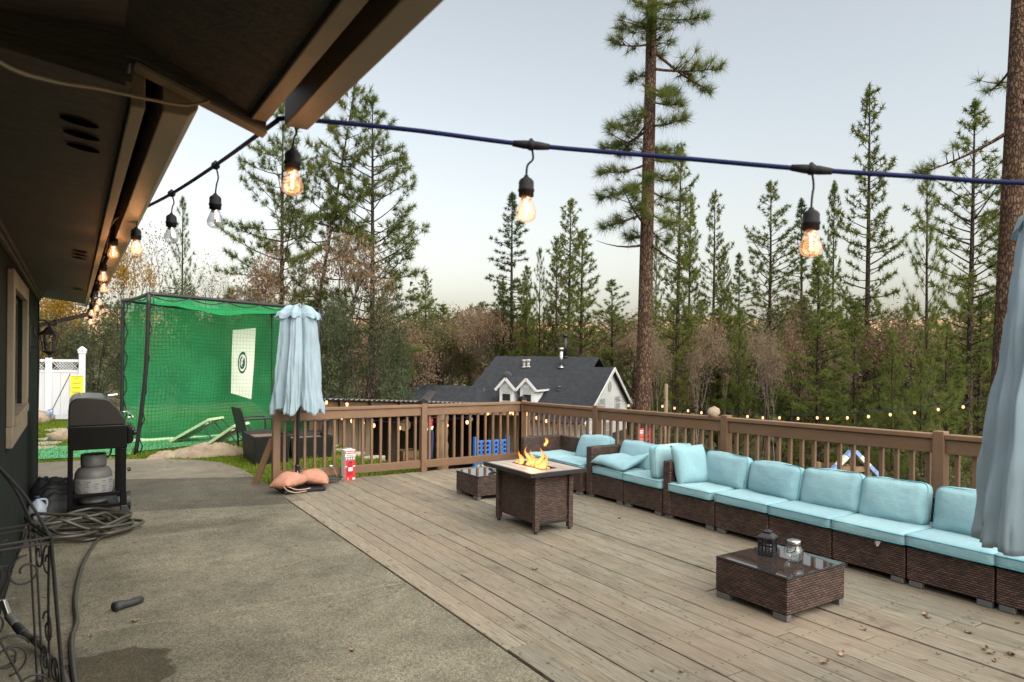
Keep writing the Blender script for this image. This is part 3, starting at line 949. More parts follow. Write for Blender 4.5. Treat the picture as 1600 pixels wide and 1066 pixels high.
# ------------------------------------------------------------------ wicker seating
def rounded_block(w, d, h, r, puff=0.0, cuts=7, seed=0, wob=0.006, sag=0.0):
    """a cushion: rounded box, swollen in the middle, with slow wrinkles; centred on x and y, z from 0"""
    bm = bmesh.new()
    bmesh.ops.create_cube(bm, size=2.0)
    bmesh.ops.subdivide_edges(bm, edges=bm.edges[:], cuts=cuts + 4, use_grid_fill=True)
    inner = Vector((w / 2 - r, d / 2 - r, h / 2 - r))
    for v in bm.verts:
        u = v.co.copy()
        # pull the rows towards the edges so that the rounding is well resolved
        q = Vector([math.copysign(abs(c) ** 0.75, c) for c in u])
        p = Vector((q.x * w / 2, q.y * d / 2, q.z * h / 2))
        c = Vector((max(-inner.x, min(inner.x, p.x)), max(-inner.y, min(inner.y, p.y)), max(-inner.z, min(inner.z, p.z))))
        e = p - c
        if e.length > 1e-6: p = c + e.normalized() * r * min(1.0, e.length / (r * 0.55))
        fx, fy, fz = 1 - q.x * q.x, 1 - q.y * q.y, 1 - q.z * q.z
        p.z += math.copysign(1, q.z) * puff * (fx * fy) * abs(q.z)
        p.x += math.copysign(1, q.x) * puff * 0.35 * fy * fz * abs(q.x) ** 3
        p.y += math.copysign(1, q.y) * puff * 0.35 * fx * fz * abs(q.y) ** 3
        if q.z > 0: p.z -= sag * fx * fy
        nv = noise.noise_vector(Vector((p.x * 5 + seed * 3.1, p.y * 5, p.z * 5 + seed)))
        p += nv * wob + noise.noise_vector(Vector((p.x * 13 + seed, p.y * 13, p.z * 9 + seed * 1.7))) * wob * 0.45
        v.co = p + Vector((0, 0, h / 2))
    return bm


def bm_obj(bm, name, mt, parent=None, smooth=True):
    me = bpy.data.meshes.new(name)
    bm.normal_update()
    bm.to_mesh(me)
    bm.free()
    me.materials.append(mt)
    if smooth: me.polygons.foreach_set('use_smooth', [True] * len(me.polygons))
    return link(name, me, parent)


def seam(w, d, z, r, n=5):
    pts = []
    for cx, cy, a0 in ((w / 2 - r, d / 2 - r, 0), (-w / 2 + r, d / 2 - r, 90), (-w / 2 + r, -d / 2 + r, 180), (w / 2 - r, -d / 2 + r, 270)):
        for i in range(n):
            a = math.radians(a0 + 90 * i / (n - 1))
            pts.append((cx + r * math.cos(a), cy + r * math.sin(a), z))
    return pts


cush_n = [0]
def cushion(name, label, group, w, d, h, mtx, puff=0.02, r=0.03, sag=0.0, wob=0.006):
    cush_n[0] += 1
    o = bm_obj(rounded_block(w, d, h, r, puff, 7, cush_n[0], wob, sag), name, M['fabric'])
    tag(o, label, 'cushion', group)
    o.matrix_world = mtx
    for z in (r * 0.55, h - r * 0.55):
        pts = seam(w, d, z, r * 1.1)
        out = []
        for p in pts:
            p = Vector(p)
            nv = noise.noise_vector(Vector((p.x * 5 + cush_n[0] * 3.1, p.y * 5, (p.z - h / 2) * 5 + cush_n[0])))
            out.append(p + nv * wob)
        MB().tube(out, 0.0045, 6, True).build('piping', M['piping'], o, True)
    return o


def sofa_module(y0, y1, label, x0=5.46, x1=6.14, back=True, arm_hi=False, arm_w=0.11, side_panel=False):
    """a wicker seat unit facing the house; arm_hi puts an arm at its far end"""
    yc = (y0 + y1) / 2
    t = thing('wicker_sofa_module', label, 'sofa module', (x0, yc, 0), 0, 'wicker sofa modules along the railing')
    a, b = y0 - yc, y1 - yc
    D = x1 - x0
    MB().box(0, a + 0.004, 0.045, D, b - 0.004, 0.295).build('base', M['wicker'], t, False, 0.008)
    if back: MB().box(D - 0.085, a + 0.004, 0.297, D, b - 0.004, 0.605).build('backrest', M['wicker'], t, False, 0.012)
    if arm_hi: MB().box(-0.012, b - arm_w, 0.035, D - 0.087, b - 0.002, 0.625).build('arm', M['wicker'], t, False, 0.014)
    for yy in (a + 0.02, b - 0.115):
        for xx in (0.004, D - 0.06):
            MB().box(xx, yy, 0, xx + 0.05, yy + 0.095, 0.044).build('foot', M['black_plastic'] if xx > 0.1 else M['grey_foot'], t, False, 0.004)
    return t


M['grey_foot'] = basic('grey_plastic_foot', (0.10, 0.098, 0.095), 0.6, 0.1)
mods = [(4.695, 5.405, True, 'wicker module with a tall arm, first of the long run beside the square throw pillow'),
        (4.06, 4.69, False, 'second wicker module of the long run, right of the tall armed one'),
        (3.43, 4.055, False, 'wicker module directly behind the black lantern on the coffee table'),
        (2.812, 3.425, False, 'wicker module with a white care tag hanging under its seat cushion'),
        (2.20, 2.807, False, 'wicker module showing its whole front next to the hanging umbrella cloth'),
        (1.58, 2.195, False, 'wicker module at the picture edge, half hidden under the hanging umbrella cloth')]
for y0, y1, arm, lab in mods: sofa_module(y0, y1, lab, arm_hi=arm)
sofa_module(6.06, 6.74, 'wicker module with the floppy aqua pillow by its far arm', arm_hi=True)
sofa_module(5.425, 6.055, 'wicker module between the floppy pillow and the cushion stood on edge')
sofa_module(6.77, 7.40, 'corner wicker module with a single leaning back cushion behind the flames', 5.40, 6.08)
cm = sofa_module(7.405, 8.07, 'corner wicker module with a bare high side panel at the railing corner', 5.40, 6.08)
MB().box(-0.06, 0.255, 0.05, 0.594, 0.333, 0.612).build('side_panel', M['wicker'], cm, False, 0.012)

def put(x, y, z, rx=0, ry=0, rz=0):
    return Matrix.Translation((x, y, z)) @ Matrix.Rotation(rz, 4, 'Z') @ Matrix.Rotation(ry, 4, 'Y') @ Matrix.Rotation(rx, 4, 'X')

SG = 'aqua seat cushions on the wicker modules'
seats = [(5.03, 0.60, 'seat cushion under the square throw pillow'),
         (4.375, 0.63, 'seat cushion second along the long run, right of the throw pillow'),
         (3.742, 0.625, 'seat cushion straight behind the coffee table lantern'),
         (3.118, 0.62, 'seat cushion with a white tag peeping out beneath it'),
         (2.503, 0.62, 'seat cushion in full view left of the hanging umbrella cloth'),
         (1.888, 0.62, 'seat cushion mostly hidden under the hanging umbrella hem')]
for i, (yc, w, lab) in enumerate(seats):
    cushion('seat_cushion', 'aqua ' + lab, SG, 0.64, w, 0.105, put(5.435 + 0.32, yc, 0.297, 0, random.uniform(-0.008, 0.008), random.uniform(-0.012, 0.012)), 0.012, 0.03, 0.014)
cushion('seat_cushion', 'aqua seat cushion beneath the floppy pillow', SG, 0.62, 0.56, 0.105, put(5.435 + 0.32, 6.345, 0.297), 0.012, 0.03, 0.01)
cushion('seat_cushion', 'aqua seat cushion below the back cushion stood on edge', SG, 0.64, 0.63, 0.105, put(5.435 + 0.32, 5.74, 0.297), 0.012, 0.03, 0.012)
cushion('seat_cushion', 'aqua corner seat cushion right of the flames', SG, 0.62, 0.62, 0.105, put(5.375 + 0.31, 7.085, 0.297), 0.012, 0.03, 0.0)
cushion('seat_cushion', 'aqua corner seat cushion behind the flames', SG, 0.62, 0.56, 0.105, put(5.375 + 0.31, 7.69, 0.297, 0, 0, 0.02), 0.012, 0.03, 0.0)

BG = 'aqua back cushions leaning along the wicker modules'
def back_c(yc, w, lab, h=0.36, lean=16, x=5.80, z=0.39, rz=0.0, rx=0.0, puff=0.03):
    lean = math.radians(lean + random.uniform(-4, 4))
    rz += random.uniform(-4, 4)
    rx += random.uniform(-2.5, 2.5)
    h += random.uniform(-0.012, 0.015)
    # bottom edge at (x, z), rising and leaning towards +X
    m = Matrix.Translation((x, yc, z)) @ Matrix.Rotation(math.radians(rz), 4, 'Z') @ Matrix.Rotation(-(math.pi / 2 - lean), 4, 'Y') @ Matrix.Rotation(math.radians(rx), 4, 'Z') @ Matrix.Translation((h / 2, 0, -0.135))
    return cushion('back_cushion', lab, BG, h, w - 0.02, 0.14, m, puff + 0.008, 0.055, 0.0, 0.013)
back_c(4.925, 0.60, 'smooth aqua back cushion right beside the square throw pillow', 0.35, 14, 5.80, 0.39, 0, 1)
back_c(4.30, 0.62, 'wrinkled aqua back cushion with a rounded top, second of the long run', 0.345, 18, 5.79, 0.385, -2, -2)
back_c(3.69, 0.60, 'aqua back cushion straight above the seat behind the lantern', 0.355, 16, 5.80, 0.385, 1, 1)
back_c(3.115, 0.56, 'aqua back cushion standing apart, left of the last railing post', 0.36, 14, 5.79, 0.39, 2, 0)
back_c(2.515, 0.56, 'aqua back cushion partly behind the hanging umbrella cloth', 0.355, 14, 5.80, 0.39, 0, 0)
back_c(6.27, 0.58, 'aqua back cushion behind the floppy pillow', 0.35, 18, 5.78, 0.38, 1, 0)
back_c(5.68, 0.56, 'aqua back cushion slumped between the floppy pillow and the cushion on edge', 0.34, 15, 5.80, 0.385, 0, 0)
back_c(7.06, 0.60, 'single aqua back cushion leaning in the corner behind the flames', 0.35, 20, 5.74, 0.385, 4, 3)
# cushion stood on edge against the tall arm
cushion('back_cushion', 'aqua cushion stood on edge against the tall wicker arm', BG, 0.58, 0.36, 0.13,
        Matrix.Translation((5.74, 5.535, 0.40)) @ Matrix.Rotation(math.radians(84), 4, 'X') @ Matrix.Translation((0, 0.18, -0.065)), 0.03, 0.04, 0.0, 0.012)
# square throw pillow with pinched corners
def throw_pillow(name, label, s, h, m, pinch=0.12, seed=3):
    b = MB()
    n = 16
    def fn(sign):
        def g(u, v):
            a, c = u * 2 - 1, v * 2 - 1
            k = 1 - pinch * (a * a) * (1 - c * c) * 0.0 - pinch * (abs(a) ** 2 * (1 - abs(c)) + abs(c) ** 2 * (1 - abs(a))) * 0.5
            zz = h / 2 * max(0, (1 - a ** 4) * (1 - c ** 4)) ** 0.55
            nz = noise.noise(Vector((a * 2 + seed, c * 2, sign))) * 0.012 * (1 - max(abs(a), abs(c)) ** 4)
            return (a * s / 2 * k, c * s / 2 * k, sign * (zz + nz))
        return g
    b.grid(fn(1), n, n)
    b.grid(fn(-1), n, n)
    me = b.mesh(name, M['fabric'], True)
    bm = bmesh.new(); bm.from_mesh(me)
    bmesh.ops.remove_doubles(bm, verts=bm.verts, dist=0.0008)
    bmesh.ops.recalc_face_normals(bm, faces=bm.faces)
    bm.to_mesh(me); bm.free()
    o = link(name, me)
    o.matrix_world = m
    return tag(o, label, 'pillow')
throw_pillow('throw_pillow', 'square aqua throw pillow propped against the tall wicker arm', 0.44, 0.17,
             Matrix.Translation((5.68, 5.16, 0.395)) @ Matrix.Rotation(math.radians(-10), 4, 'Z') @ Matrix.Rotation(math.radians(70), 4, 'X') @ Matrix.Translation((0, 0.20, 0)))
# floppy pillow draped over the far arm and down the seat
fl = MB()
def floppy(sign):
    def g(u, v):
        a, c = u * 2 - 1, v * 2 - 1
        k = max(0, (1 - a ** 4) * (1 - c ** 4)) ** 0.5
        x = 5.66 + c * 0.235 + 0.03 * a
        y = 6.60 - (u - 0.0) * 0.56
        mid = 0.465 + 0.055 * math.cos((u - 0.1) * 3.0) + 0.10 * u ** 3 * (c + 1) - 0.03 * (1 - u) - 0.10 * max(0, -c - 0.55) * (1 - u)
        n_ = 0.018 * noise.noise(Vector((a * 2.3, c * 2.3, 7 + sign)))
        return (x, y, mid + sign * 0.055 * k + n_ * k)
    return g
fl.grid(floppy(1), 18, 16)
fl.grid(floppy(-1), 18, 16)
me = fl.mesh('floppy_pillow', M['fabric'], True)
bm = bmesh.new(); bm.from_mesh(me); bmesh.ops.remove_doubles(bm, verts=bm.verts, dist=0.0008); bmesh.ops.recalc_face_normals(bm, faces=bm.faces); bm.to_mesh(me); bm.free()
tag(link('floppy_pillow', me), 'floppy half empty aqua pillow slumped over a seat by the wicker arm', 'pillow')
# white care tag
tagm = MB().grid(lambda u, v: (5.432 - 0.006 * v - 0.01 * math.sin(u * 5) * v, 2.99 + 0.045 * u + 0.01 * v, 0.296 - 0.042 * v * (0.7 + 0.3 * math.sin(u * 7))), 6, 5)
tag(tagm.build('care_tag', M['label_paper'], None, True), 'small white care tag hanging below a seat cushion front', 'tag')

# ------------------------------------------------------------------ fire table
ft = thing('fire_table', 'brown wicker fire pit table with tiled top and burning gas flames', 'fire table', (4.05, 5.87, 0))
bx0, bx1, by0, by1 = -0.235, 0.235, -0.375, 0.375
MB().box(bx0 + 0.03, by0 + 0.03, 0.09, bx1 - 0.03, by1 - 0.03, 0.575).build('cabinet', M['wicker'], ft, False, 0.006)
for sx in (bx0, bx1 - 0.055):
    for sy in (by0, by1 - 0.055):
        lg = MB().box(sx, sy, 0.025, sx + 0.055, sy + 0.055, 0.578).build('leg', M['wicker'], ft, False, 0.008)
        MB().lathe([(0.018, 0.0), (0.02, 0.012), (0.016, 0.026)], 10, (sx + 0.0275, sy + 0.0275, 0)).build('foot', M['black_plastic'], lg)
for a in ((bx0 + 0.056, by0 + 0.012, bx1 - 0.056, by0 + 0.028), (bx0 + 0.056, by1 - 0.028, bx1 - 0.056, by1 - 0.012)):
    MB().box(a[0], a[1], 0.085, a[2], a[3], 0.11).build('skirt_rail', M['dark_metal'], ft)
MB().box(bx1 - 0.029, -0.02, 0.44, bx1 - 0.012, 0.02, 0.48).build('control_knob', M['black_plastic'], ft, False, 0.004)
tx, ty, tz = 0.345, 0.455, 0.62
rim = MB()
rim.prism([(-tx, tz - 0.042), (-tx, tz - 0.006), (-tx + 0.004, tz), (-tx + 0.028, tz), (-tx + 0.028, tz - 0.042)], -ty, ty, 'y')
rim.prism([(tx, tz - 0.042), (tx, tz - 0.006), (tx - 0.004, tz), (tx - 0.028, tz), (tx - 0.028, tz - 0.042)][::-1], -ty, ty, 'y')
rim.box(-tx + 0.029, -ty, tz - 0.042, tx - 0.029, -ty + 0.028, tz).box(-tx + 0.029, ty - 0.028, tz - 0.042, tx - 0.029, ty, tz)
rim.build('top_frame', M['dark_metal'], ft, False, 0.003)
MB().box(-tx + 0.03, -ty + 0.03, tz - 0.045, tx - 0.03, ty - 0.03, tz - 0.016).build('top_bed', M['dark_metal'], ft)
M['tile'] = basic('grey_wood_look_tile', (0.30, 0.265, 0.225), 0.42, 0.2, 5, 0.1, 60, (8, 0.8, 1), 0.12)
hx, hy = 0.10, 0.27
def tile(x0, y0, x1, y1): MB().box(x0 + 0.003, y0 + 0.003, tz - 0.014, x1 - 0.003, y1 - 0.003, tz - 0.003).build('tile', M['tile'], ft, False, 0.002, 1)
xs = [-0.315, -0.21, -0.105]
for a, b in ((-0.315, -0.21), (-0.21, -0.105), (0.105, 0.21), (0.21, 0.315)):
    tile(a, -0.425, b, -0.02); tile(a, -0.02, b, 0.425)
for a, b in ((-0.105, 0.0), (0.0, 0.105)):
    tile(a, -0.425, b, -hy - 0.01); tile(a, hy + 0.01, b, 0.425)
MB().box(-hx, -hy, tz - 0.06, hx, hy, tz - 0.046).box(-hx, -hy, tz - 0.045, -hx + 0.008, hy, tz - 0.001).box(hx - 0.008, -hy, tz - 0.045, hx, hy, tz - 0.001)\
    .box(-hx + 0.009, -hy, tz - 0.045, hx - 0.009, -hy + 0.008, tz - 0.001).box(-hx + 0.009, hy - 0.008, tz - 0.045, hx - 0.009, hy, tz - 0.001).build('burner_tray', M['dark_metal'], ft)
M['fire_glass'] = basic('amber_fire_glass', (0.10, 0.05, 0.03), 0.15, 0.5, 60, 0.2, 90)
fg = MB()
for i in range(170):
    c = (random.uniform(-hx + 0.015, hx - 0.015), random.uniform(-hy + 0.015, hy - 0.015), tz - 0.036 + random.uniform(0, 0.022))
    s_ = random.uniform(0.006, 0.011)
    fg.box(-s_, -s_, -s_, s_, s_, s_, Matrix.Translation(c) @ Matrix.Rotation(random.uniform(0, 3), 4, (random.random(), random.random(), 1)))
tag(fg.build('fire_glass', M['fire_glass'], ft), kind='stuff')


def mat_flame():
    t = NT('gas_flame')
    g = t.n('ShaderNodeTexCoord').outputs['Generated']
    z = t.n('ShaderNodeSeparateXYZ', Vector=g).outputs[2]
    nz = t.noise(t.coords(False, (34, 34, 13)), 1.0, 4)
    c = t.ramp(z, [(0.0, (1.0, 0.22, 0.03)), (0.3, (1.0, 0.46, 0.13)), (0.65, (1.0, 0.33, 0.07)), (1.0, (1.0, 0.15, 0.02))])
    lw = t.n('ShaderNodeLayerWeight', Blend=0.5).outputs['Facing']
    core = t.math('SUBTRACT', 1.0, lw)
    a = t.ramp(t.math('ADD', t.math('MULTIPLY', core, 1.15), t.math('MULTIPLY', t.math('SUBTRACT', nz, 0.55), 1.1)), [(0.12, 0.0), (0.75, 0.92)])
    e = t.n('ShaderNodeEmission', Color=c, Strength=t.math('ADD', 0.22, t.math('MULTIPLY', t.math('POWER', core, 2.0), 0.55))).outputs[0]
    tr = t.n('ShaderNodeBsdfTransparent').outputs[0]
    return t.done(mixsh(t, a, tr, e))
M['flame'] = mat_flame()
def flame(x, y, h, r, seed, z0=None, detached=False):
    m = MB()
    k = 18
    h *= 1.08
    rs = random.Random(seed)
    ph, lx, ly = rs.uniform(0, 6), rs.uniform(-0.03, 0.03), rs.uniform(-0.035, 0.035)
    pts, rad = [], []
    for i in range(k + 1):
        s = i / k
        pts.append((x + lx * s + 0.42 * h * math.sin(ph + s * 5.2) * s * (1.15 - s) - 0.42 * h * 0 , y + ly * s * 2 + 0.46 * h * math.cos(ph * 1.7 + s * 4.7) * s * (1.15 - s), (z0 or tz - 0.03) + h * s))
        rad.append(r * max(0.03, (math.sin(math.pi * (0.12 + 0.88 * s) ** (0.6 if not detached else 0.8)) ** 1.1) * (1 - 0.35 * s) * (1 + 0.18 * math.sin(ph * 3 + s * 9))))
    m.tube(pts, rad, 10)
    m.build('flame', M['flame'], ft, True)
for i, (fx, fy, h, r) in enumerate([(-0.03, 0.20, 0.14, 0.035), (0.02, 0.14, 0.19, 0.03), (-0.02, 0.09, 0.11, 0.03), (0.0, 0.02, 0.17, 0.028), (0.02, -0.03, 0.20, 0.036), (-0.01, -0.09, 0.10, 0.03),
                                    (0.02, -0.15, 0.055, 0.022), (0.0, -0.20, 0.17, 0.042), (0.03, -0.24, 0.05, 0.02), (-0.03, 0.24, 0.06, 0.025)]):
    flame(fx, fy, h, r, 20 + i)
flame(0.01, -0.185, 0.085, 0.022, 77, 0.84, True)
flame(0.03, 0.06, 0.12, 0.026, 41); flame(-0.02, -0.17, 0.13, 0.03, 42)
fl_d = bpy.data.lights.new('flame_light', 'POINT')
fl_d.energy = 1.0; fl_d.color = (1.0, 0.45, 0.15); fl_d.shadow_soft_size = 0.08
flo = bpy.data.objects.new('flame_light', fl_d); COL.objects.link(flo); flo.parent = ft; flo.location = (0, 0, tz + 0.10)

# ------------------------------------------------------------------ low wicker tables with smoked glass tops
def glass_table(label, x0, y0, x1, y1, h):
    t = thing('coffee_table', label, 'coffee table', (x0, y0, 0), 0, 'low wicker tables with glass tops')
    w, d = x1 - x0, y1 - y0
    MB().box(0, 0, 0.045, w, d, h - 0.012).build('body', M['wicker'], t, False, 0.008)
    MB().box(-0.004, -0.004, h - 0.0115, w + 0.004, d + 0.004, h - 0.0065).build('rim', M['dark_metal'], t, False, 0.002)
    MB().box(0.004, 0.004, h - 0.006, w - 0.004, d - 0.004, h).build('glass_top', M['glass_top'], t, False, 0.002)
    for xx in (0.003, w - 0.055):
        for yy in (0.004, d - 0.115):
            MB().box(xx, yy, 0, xx + 0.05, yy + 0.11, 0.044).build('foot', M['grey_foot'], t, False, 0.004)
    return t
glass_table('brown wicker coffee table carrying a black lantern and a glass jar', 3.985, 2.81, 4.64, 3.41, 0.298)
glass_table('low wicker side table behind the fire table with a crumpled silver bag', 4.125, 7.17, 4.80, 7.72, 0.292)
sb = MB().ball((4.52, 7.37, 0.355), (0.13, 0.10, 0.065), 18, 10, lambda d: 1 + 0.25 * noise.noise(d * 3.1 + Vector((4, 0, 0))) + 0.12 * noise.noise(d * 8))
tag(sb.build('crumpled_bag', M['silver'], None, False), 'crumpled silver bag on the low table behind the fire table', 'bag')

lan = thing('candle_lantern', 'black cut out metal candle lantern on the glass coffee table', 'lantern', (4.345, 3.235, 0.299), 0.35)
a = 0.05
MB().box(-a - 0.004, -a - 0.004, 0, a + 0.004, a + 0.004, 0.012).build('base', M['dark_metal'], lan, False, 0.002)
for sx in (-1, 1):
    for sy in (-1, 1):
        MB().box(sx * a - 0.005, sy * a - 0.005, 0.0125, sx * a + 0.005, sy * a + 0.005, 0.128).build('corner_post', M['dark_metal'], lan)
for k in range(4):
    m = MB()
    R = Matrix.Rotation(k * math.pi / 2, 4, 'Z')
    for zz in (0.02, 0.048, 0.092, 0.118): m.box(-a + 0.006, -a - 0.002, zz - 0.003, a - 0.006, -a + 0.002, zz + 0.003, R)
    for xx in (-0.026, 0.0, 0.026): m.box(xx - 0.003, -a - 0.0015, 0.02, xx + 0.003, -a + 0.0015, 0.118, R)
    for xx, zz in ((-0.013, 0.07), (0.013, 0.07), (-0.038, 0.07), (0.038, 0.07)): m.box(xx - 0.008, -a - 0.001, zz - 0.008, xx + 0.008, -a + 0.001, zz + 0.008, R @ Matrix.Translation((0, 0, 0)))
    m.build('grille', M['dark_metal'], lan)
rf = MB()
for r0, z0, r1, z1 in ((0.062, 0.128, 0.058, 0.136), (0.056, 0.1365, 0.026, 0.160), (0.026, 0.1605, 0.030, 0.170), (0.028, 0.1705, 0.010, 0.182)):
    n = len(rf.v)
    for rr_, zz in ((r0, z0), (r1, z1)):
        for sx, sy in ((-1, -1), (1, -1), (1, 1), (-1, 1)): rf.v.append(Vector((sx * rr_, sy * rr_, zz)))
    rf.f += [[n + 3, n + 2, n + 1, n], [n + 4, n + 5, n + 6, n + 7]] + [[n + i, n + (i + 1) % 4, n + 4 + (i + 1) % 4, n + 4 + i] for i in range(4)]
rf.build('roof', M['dark_metal'], lan, False, 0.001)
MB().tube([(0.012 * math.cos(i / 8 * 6.283), 0, 0.192 + 0.012 * math.sin(i / 8 * 6.283)) for i in range(8)], 0.0022, 6, True).build('ring', M['dark_metal'], lan)

jar = thing('glass_jar', 'round clear glass jar with a wire handle on the coffee table', 'jar', (4.375, 3.035, 0.299))
M['jar_glass'] = mat_clear('ribbed_jar_glass', (0.90, 0.93, 0.93), 0.10, 0.22)
MB().lathe([(0.0, 0.002), (0.035, 0.0), (0.052, 0.012), (0.066, 0.045), (0.068, 0.062), (0.060, 0.088), (0.045, 0.106), (0.041, 0.118), (0.044, 0.122)], 28, fn=lambda a_, z: 1 + 0.015 * math.sin(a_ * 14)).build('bowl', M['jar_glass'], jar, True)
MB().lathe([(0.046, 0.119), (0.048, 0.124), (0.048, 0.140), (0.045, 0.146), (0.0, 0.147)], 24).build('lid', M['steel'], jar, True)
MB().tube(smooth_path([(-0.049, 0, 0.122), (-0.062, 0.004, 0.105), (-0.074, 0.006, 0.075), (-0.070, -0.02, 0.068), (-0.055, -0.045, 0.09), (-0.03, -0.044, 0.118)]), 0.003, 6).build('handle', M['dark_metal'], jar, True)

# ------------------------------------------------------------------ folded umbrellas
def umbrella(label, x, y, z_hem, z_top, r_hem, seed, pole_down=True, rot=0.0, fl=1.0, tp=0.62):
    t = thing('patio_umbrella', label, 'umbrella', (x, y, 0), rot, 'folded pale blue patio umbrellas')
    H = z_top - z_hem
    rs = random.Random(seed)
    ph = [rs.uniform(0, 6.28) for _ in range(6)]
    def canopy(u, v):
        a = u * 2 * math.pi
        s = v                                            # 0 at hem, 1 at top
        R = r_hem * (tp + (1 - tp) * (1 - s) ** 0.8) * (1.0 if s < 0.93 else max(0.05, 1 - ((s - 0.93) / 0.07) ** 2 * 0.8))
        fold = abs(math.cos(a * 3 + 0.25 * math.sin(5 * s + ph[0])))
        f1 = math.sin(a * 11 + ph[1] + 1.1 * math.sin(3.0 * s + ph[2])); f2 = math.sin(a * 19 + ph[3] + 1.6 * math.sin(2 * s + ph[4]))
        fine = (1 - 2 * abs(f1) ** 0.7) * 0.8 + (1 - 2 * abs(f2) ** 0.8) * 0.45
        rad = R * (0.58 + 0.42 * fold ** 0.60 + 0.085 * fine * (0.35 + 0.65 * (1 - s)))
        rad *= 1 + 0.10 * noise.noise(Vector((math.cos(a) * 2, math.sin(a) * 2, s * 3 + seed))) + 0.05 * noise.noise(Vector((math.cos(a) * 5, math.sin(a) * 5, s * 7 + seed)))
        hem = (0.10 * (1 - fold) + 0.05 * noise.noise(Vector((math.cos(a) * 3, math.sin(a) * 3, seed)))) * (1 - s) ** 5
        return (rad * math.cos(a), rad * 0.92 * math.sin(a), z_hem + H * s + hem)
    def shell(name, fn, nu, nv, par):
        m = MB().grid(fn, nu, nv)
        me = m.mesh(name, M['canopy'], True)
        o = link(name, me, par)
        so = o.modifiers.new('cloth', 'SOLIDIFY'); so.thickness = 0.004
        return o
    shell('canopy', canopy, 260, 46, t)
    # vent flounce: three rounded tufts seen from one side, six round the pole
    def flounce(u, v):
        a = u * 2 * math.pi
        fold = abs(math.cos(a * 3 + ph[0] * 0.04))
        top = z_top + 0.015 * fold
        zz = top - 0.145 * v - 0.02 * math.sin(a * 15 + ph[4]) * v ** 3
        R = r_hem * (0.30 + 0.40 * min(1, (v * 2.2)) ** 0.5 + 0.13 * v ** 1.5) * (0.34 + 0.72 * fold ** 0.7) * fl
        R *= 1 + 0.07 * math.sin(a * 15 + ph[4]) * v
        return (R * math.cos(a), R * 0.92 * math.sin(a), zz - 0.07 * (1 - fold) * (1 - v) + (0.022 * math.cos(v * 9) * (1 - v)))
    shell('flounce', flounce, 150, 14, t)
    def cap(u, v):
        a = u * 2 * math.pi
        fold = abs(math.cos(a * 3 + ph[0] * 0.04))
        R = r_hem * 0.30 * v * (0.50 + 0.56 * fold ** 0.55)
        return (R * math.cos(a), R * 0.92 * math.sin(a), z_top + 0.015 * fold - 0.07 * (1 - fold) * v + 0.022 - 0.001)
    MB().tube([(0, 0, 0.0 if pole_down else 0.02), (0, 0, z_top - 0.03)], 0.022, 14).build('pole', M['dark_metal'], t, True)
    for i in range(6):
        a = i * math.pi / 3
        MB().tube([(0.02 * math.cos(a), 0.02 * math.sin(a), z_top - 0.08), (r_hem * 0.5 * math.cos(a), r_hem * 0.46 * math.sin(a), z_hem + 0.10)], 0.007, 6).build('rib', M['dark_metal'], t)
    return t
uL = umbrella('folded pale blue umbrella standing in its base between orange sandbags', 2.475, 9.02, 0.98, 2.36, 0.335, 4)
MB().box(-0.26, -0.34, 0.0, 0.27, 0.30, 0.045).build('base_plate', M['planter'], uL, False, 0.012)
MB().lathe([(0.05, 0.046), (0.05, 0.06), (0.034, 0.07), (0.032, 0.28), (0.036, 0.285), (0.036, 0.31), (0.026, 0.315)], 16).build('base_sleeve', M['dark_metal'], uL, True)
MB().tube([(0.035, 0, 0.25), (0.07, 0, 0.25)], 0.012, 8).build('clamp_knob', M['black_plastic'], uL)
MB().tube(smooth_path([(-0.02, -0.01, 1.05), (-0.13, 0.03, 0.8), (-0.12, 0.04, 0.55), (-0.10, 0.03, 0.38), (-0.04, 0.0, 0.28)]), 0.004, 6).build('crank_cord', M['dark_metal'], uL)
uR = umbrella('folded pale blue umbrella hanging over the sofa at the picture edge', 3.42, 1.072, 0.96, 2.43, 0.42, 9, True, 0.5, 0.74, 0.5)
MB().lathe([(0.24, 0.0), (0.24, 0.04), (0.05, 0.07), (0.03, 0.09), (0.03, 0.25)], 28).build('base_plate', M['planter'], uR, True)

# sandbags on the umbrella base
def sandbag(label, c, size, rz, seed):
    b = MB()
    def f(sign):
        def g(u, v):
            a_, c_ = u * 2 - 1, v * 2 - 1
            k = max(0, (1 - a_ * a_) * (1 - c_ * c_)) ** 0.62
            nz = noise.noise(Vector((a_ * 2 + seed, c_ * 2, 0)))
            rip = 0.007 * math.sin(v * 34 + 5 * nz) * (1 - k) + 0.010 * noise.noise(Vector((a_ * 6, c_ * 6, seed)))
            return (a_ * size[0] / 2, c_ * size[1] / 2 * (1 - 0.10 * a_ * a_), size[2] * (0.30 * k * (-1 if sign < 0 else 0) + (k * 0.75 if sign > 0 else 0) + 0.09 * nz * k) + rip)
        return g
    b.grid(f(1), 18, 18); b.grid(f(-1), 18, 18)
    me = b.mesh('sandbag', M['orange_bag'], True)
    bm_ = bmesh.new(); bm_.from_mesh(me); bmesh.ops.remove_doubles(bm_, verts=bm_.verts, dist=0.0006); bmesh.ops.recalc_face_normals(bm_, faces=bm_.faces); bm_.to_mesh(me); bm_.free()
    o = link('sandbag', me)
    o.location = c
    o.rotation_euler = rz
    return tag(o, label, 'sandbag', 'orange sandbags holding the umbrella base')
s1 = sandbag('larger faded orange sandbag on the umbrella base, tied with a loose pale cord', (2.33, 8.86, 0.105), (0.46, 0.34, 0.20), (-0.14, 0.0, 0.65), 1)
sandbag('smaller faded orange sandbag on the umbrella base by the fire extinguisher box', (2.665, 8.96, 0.105), (0.40, 0.33, 0.19), (-0.05, 0.18, -0.35), 5)
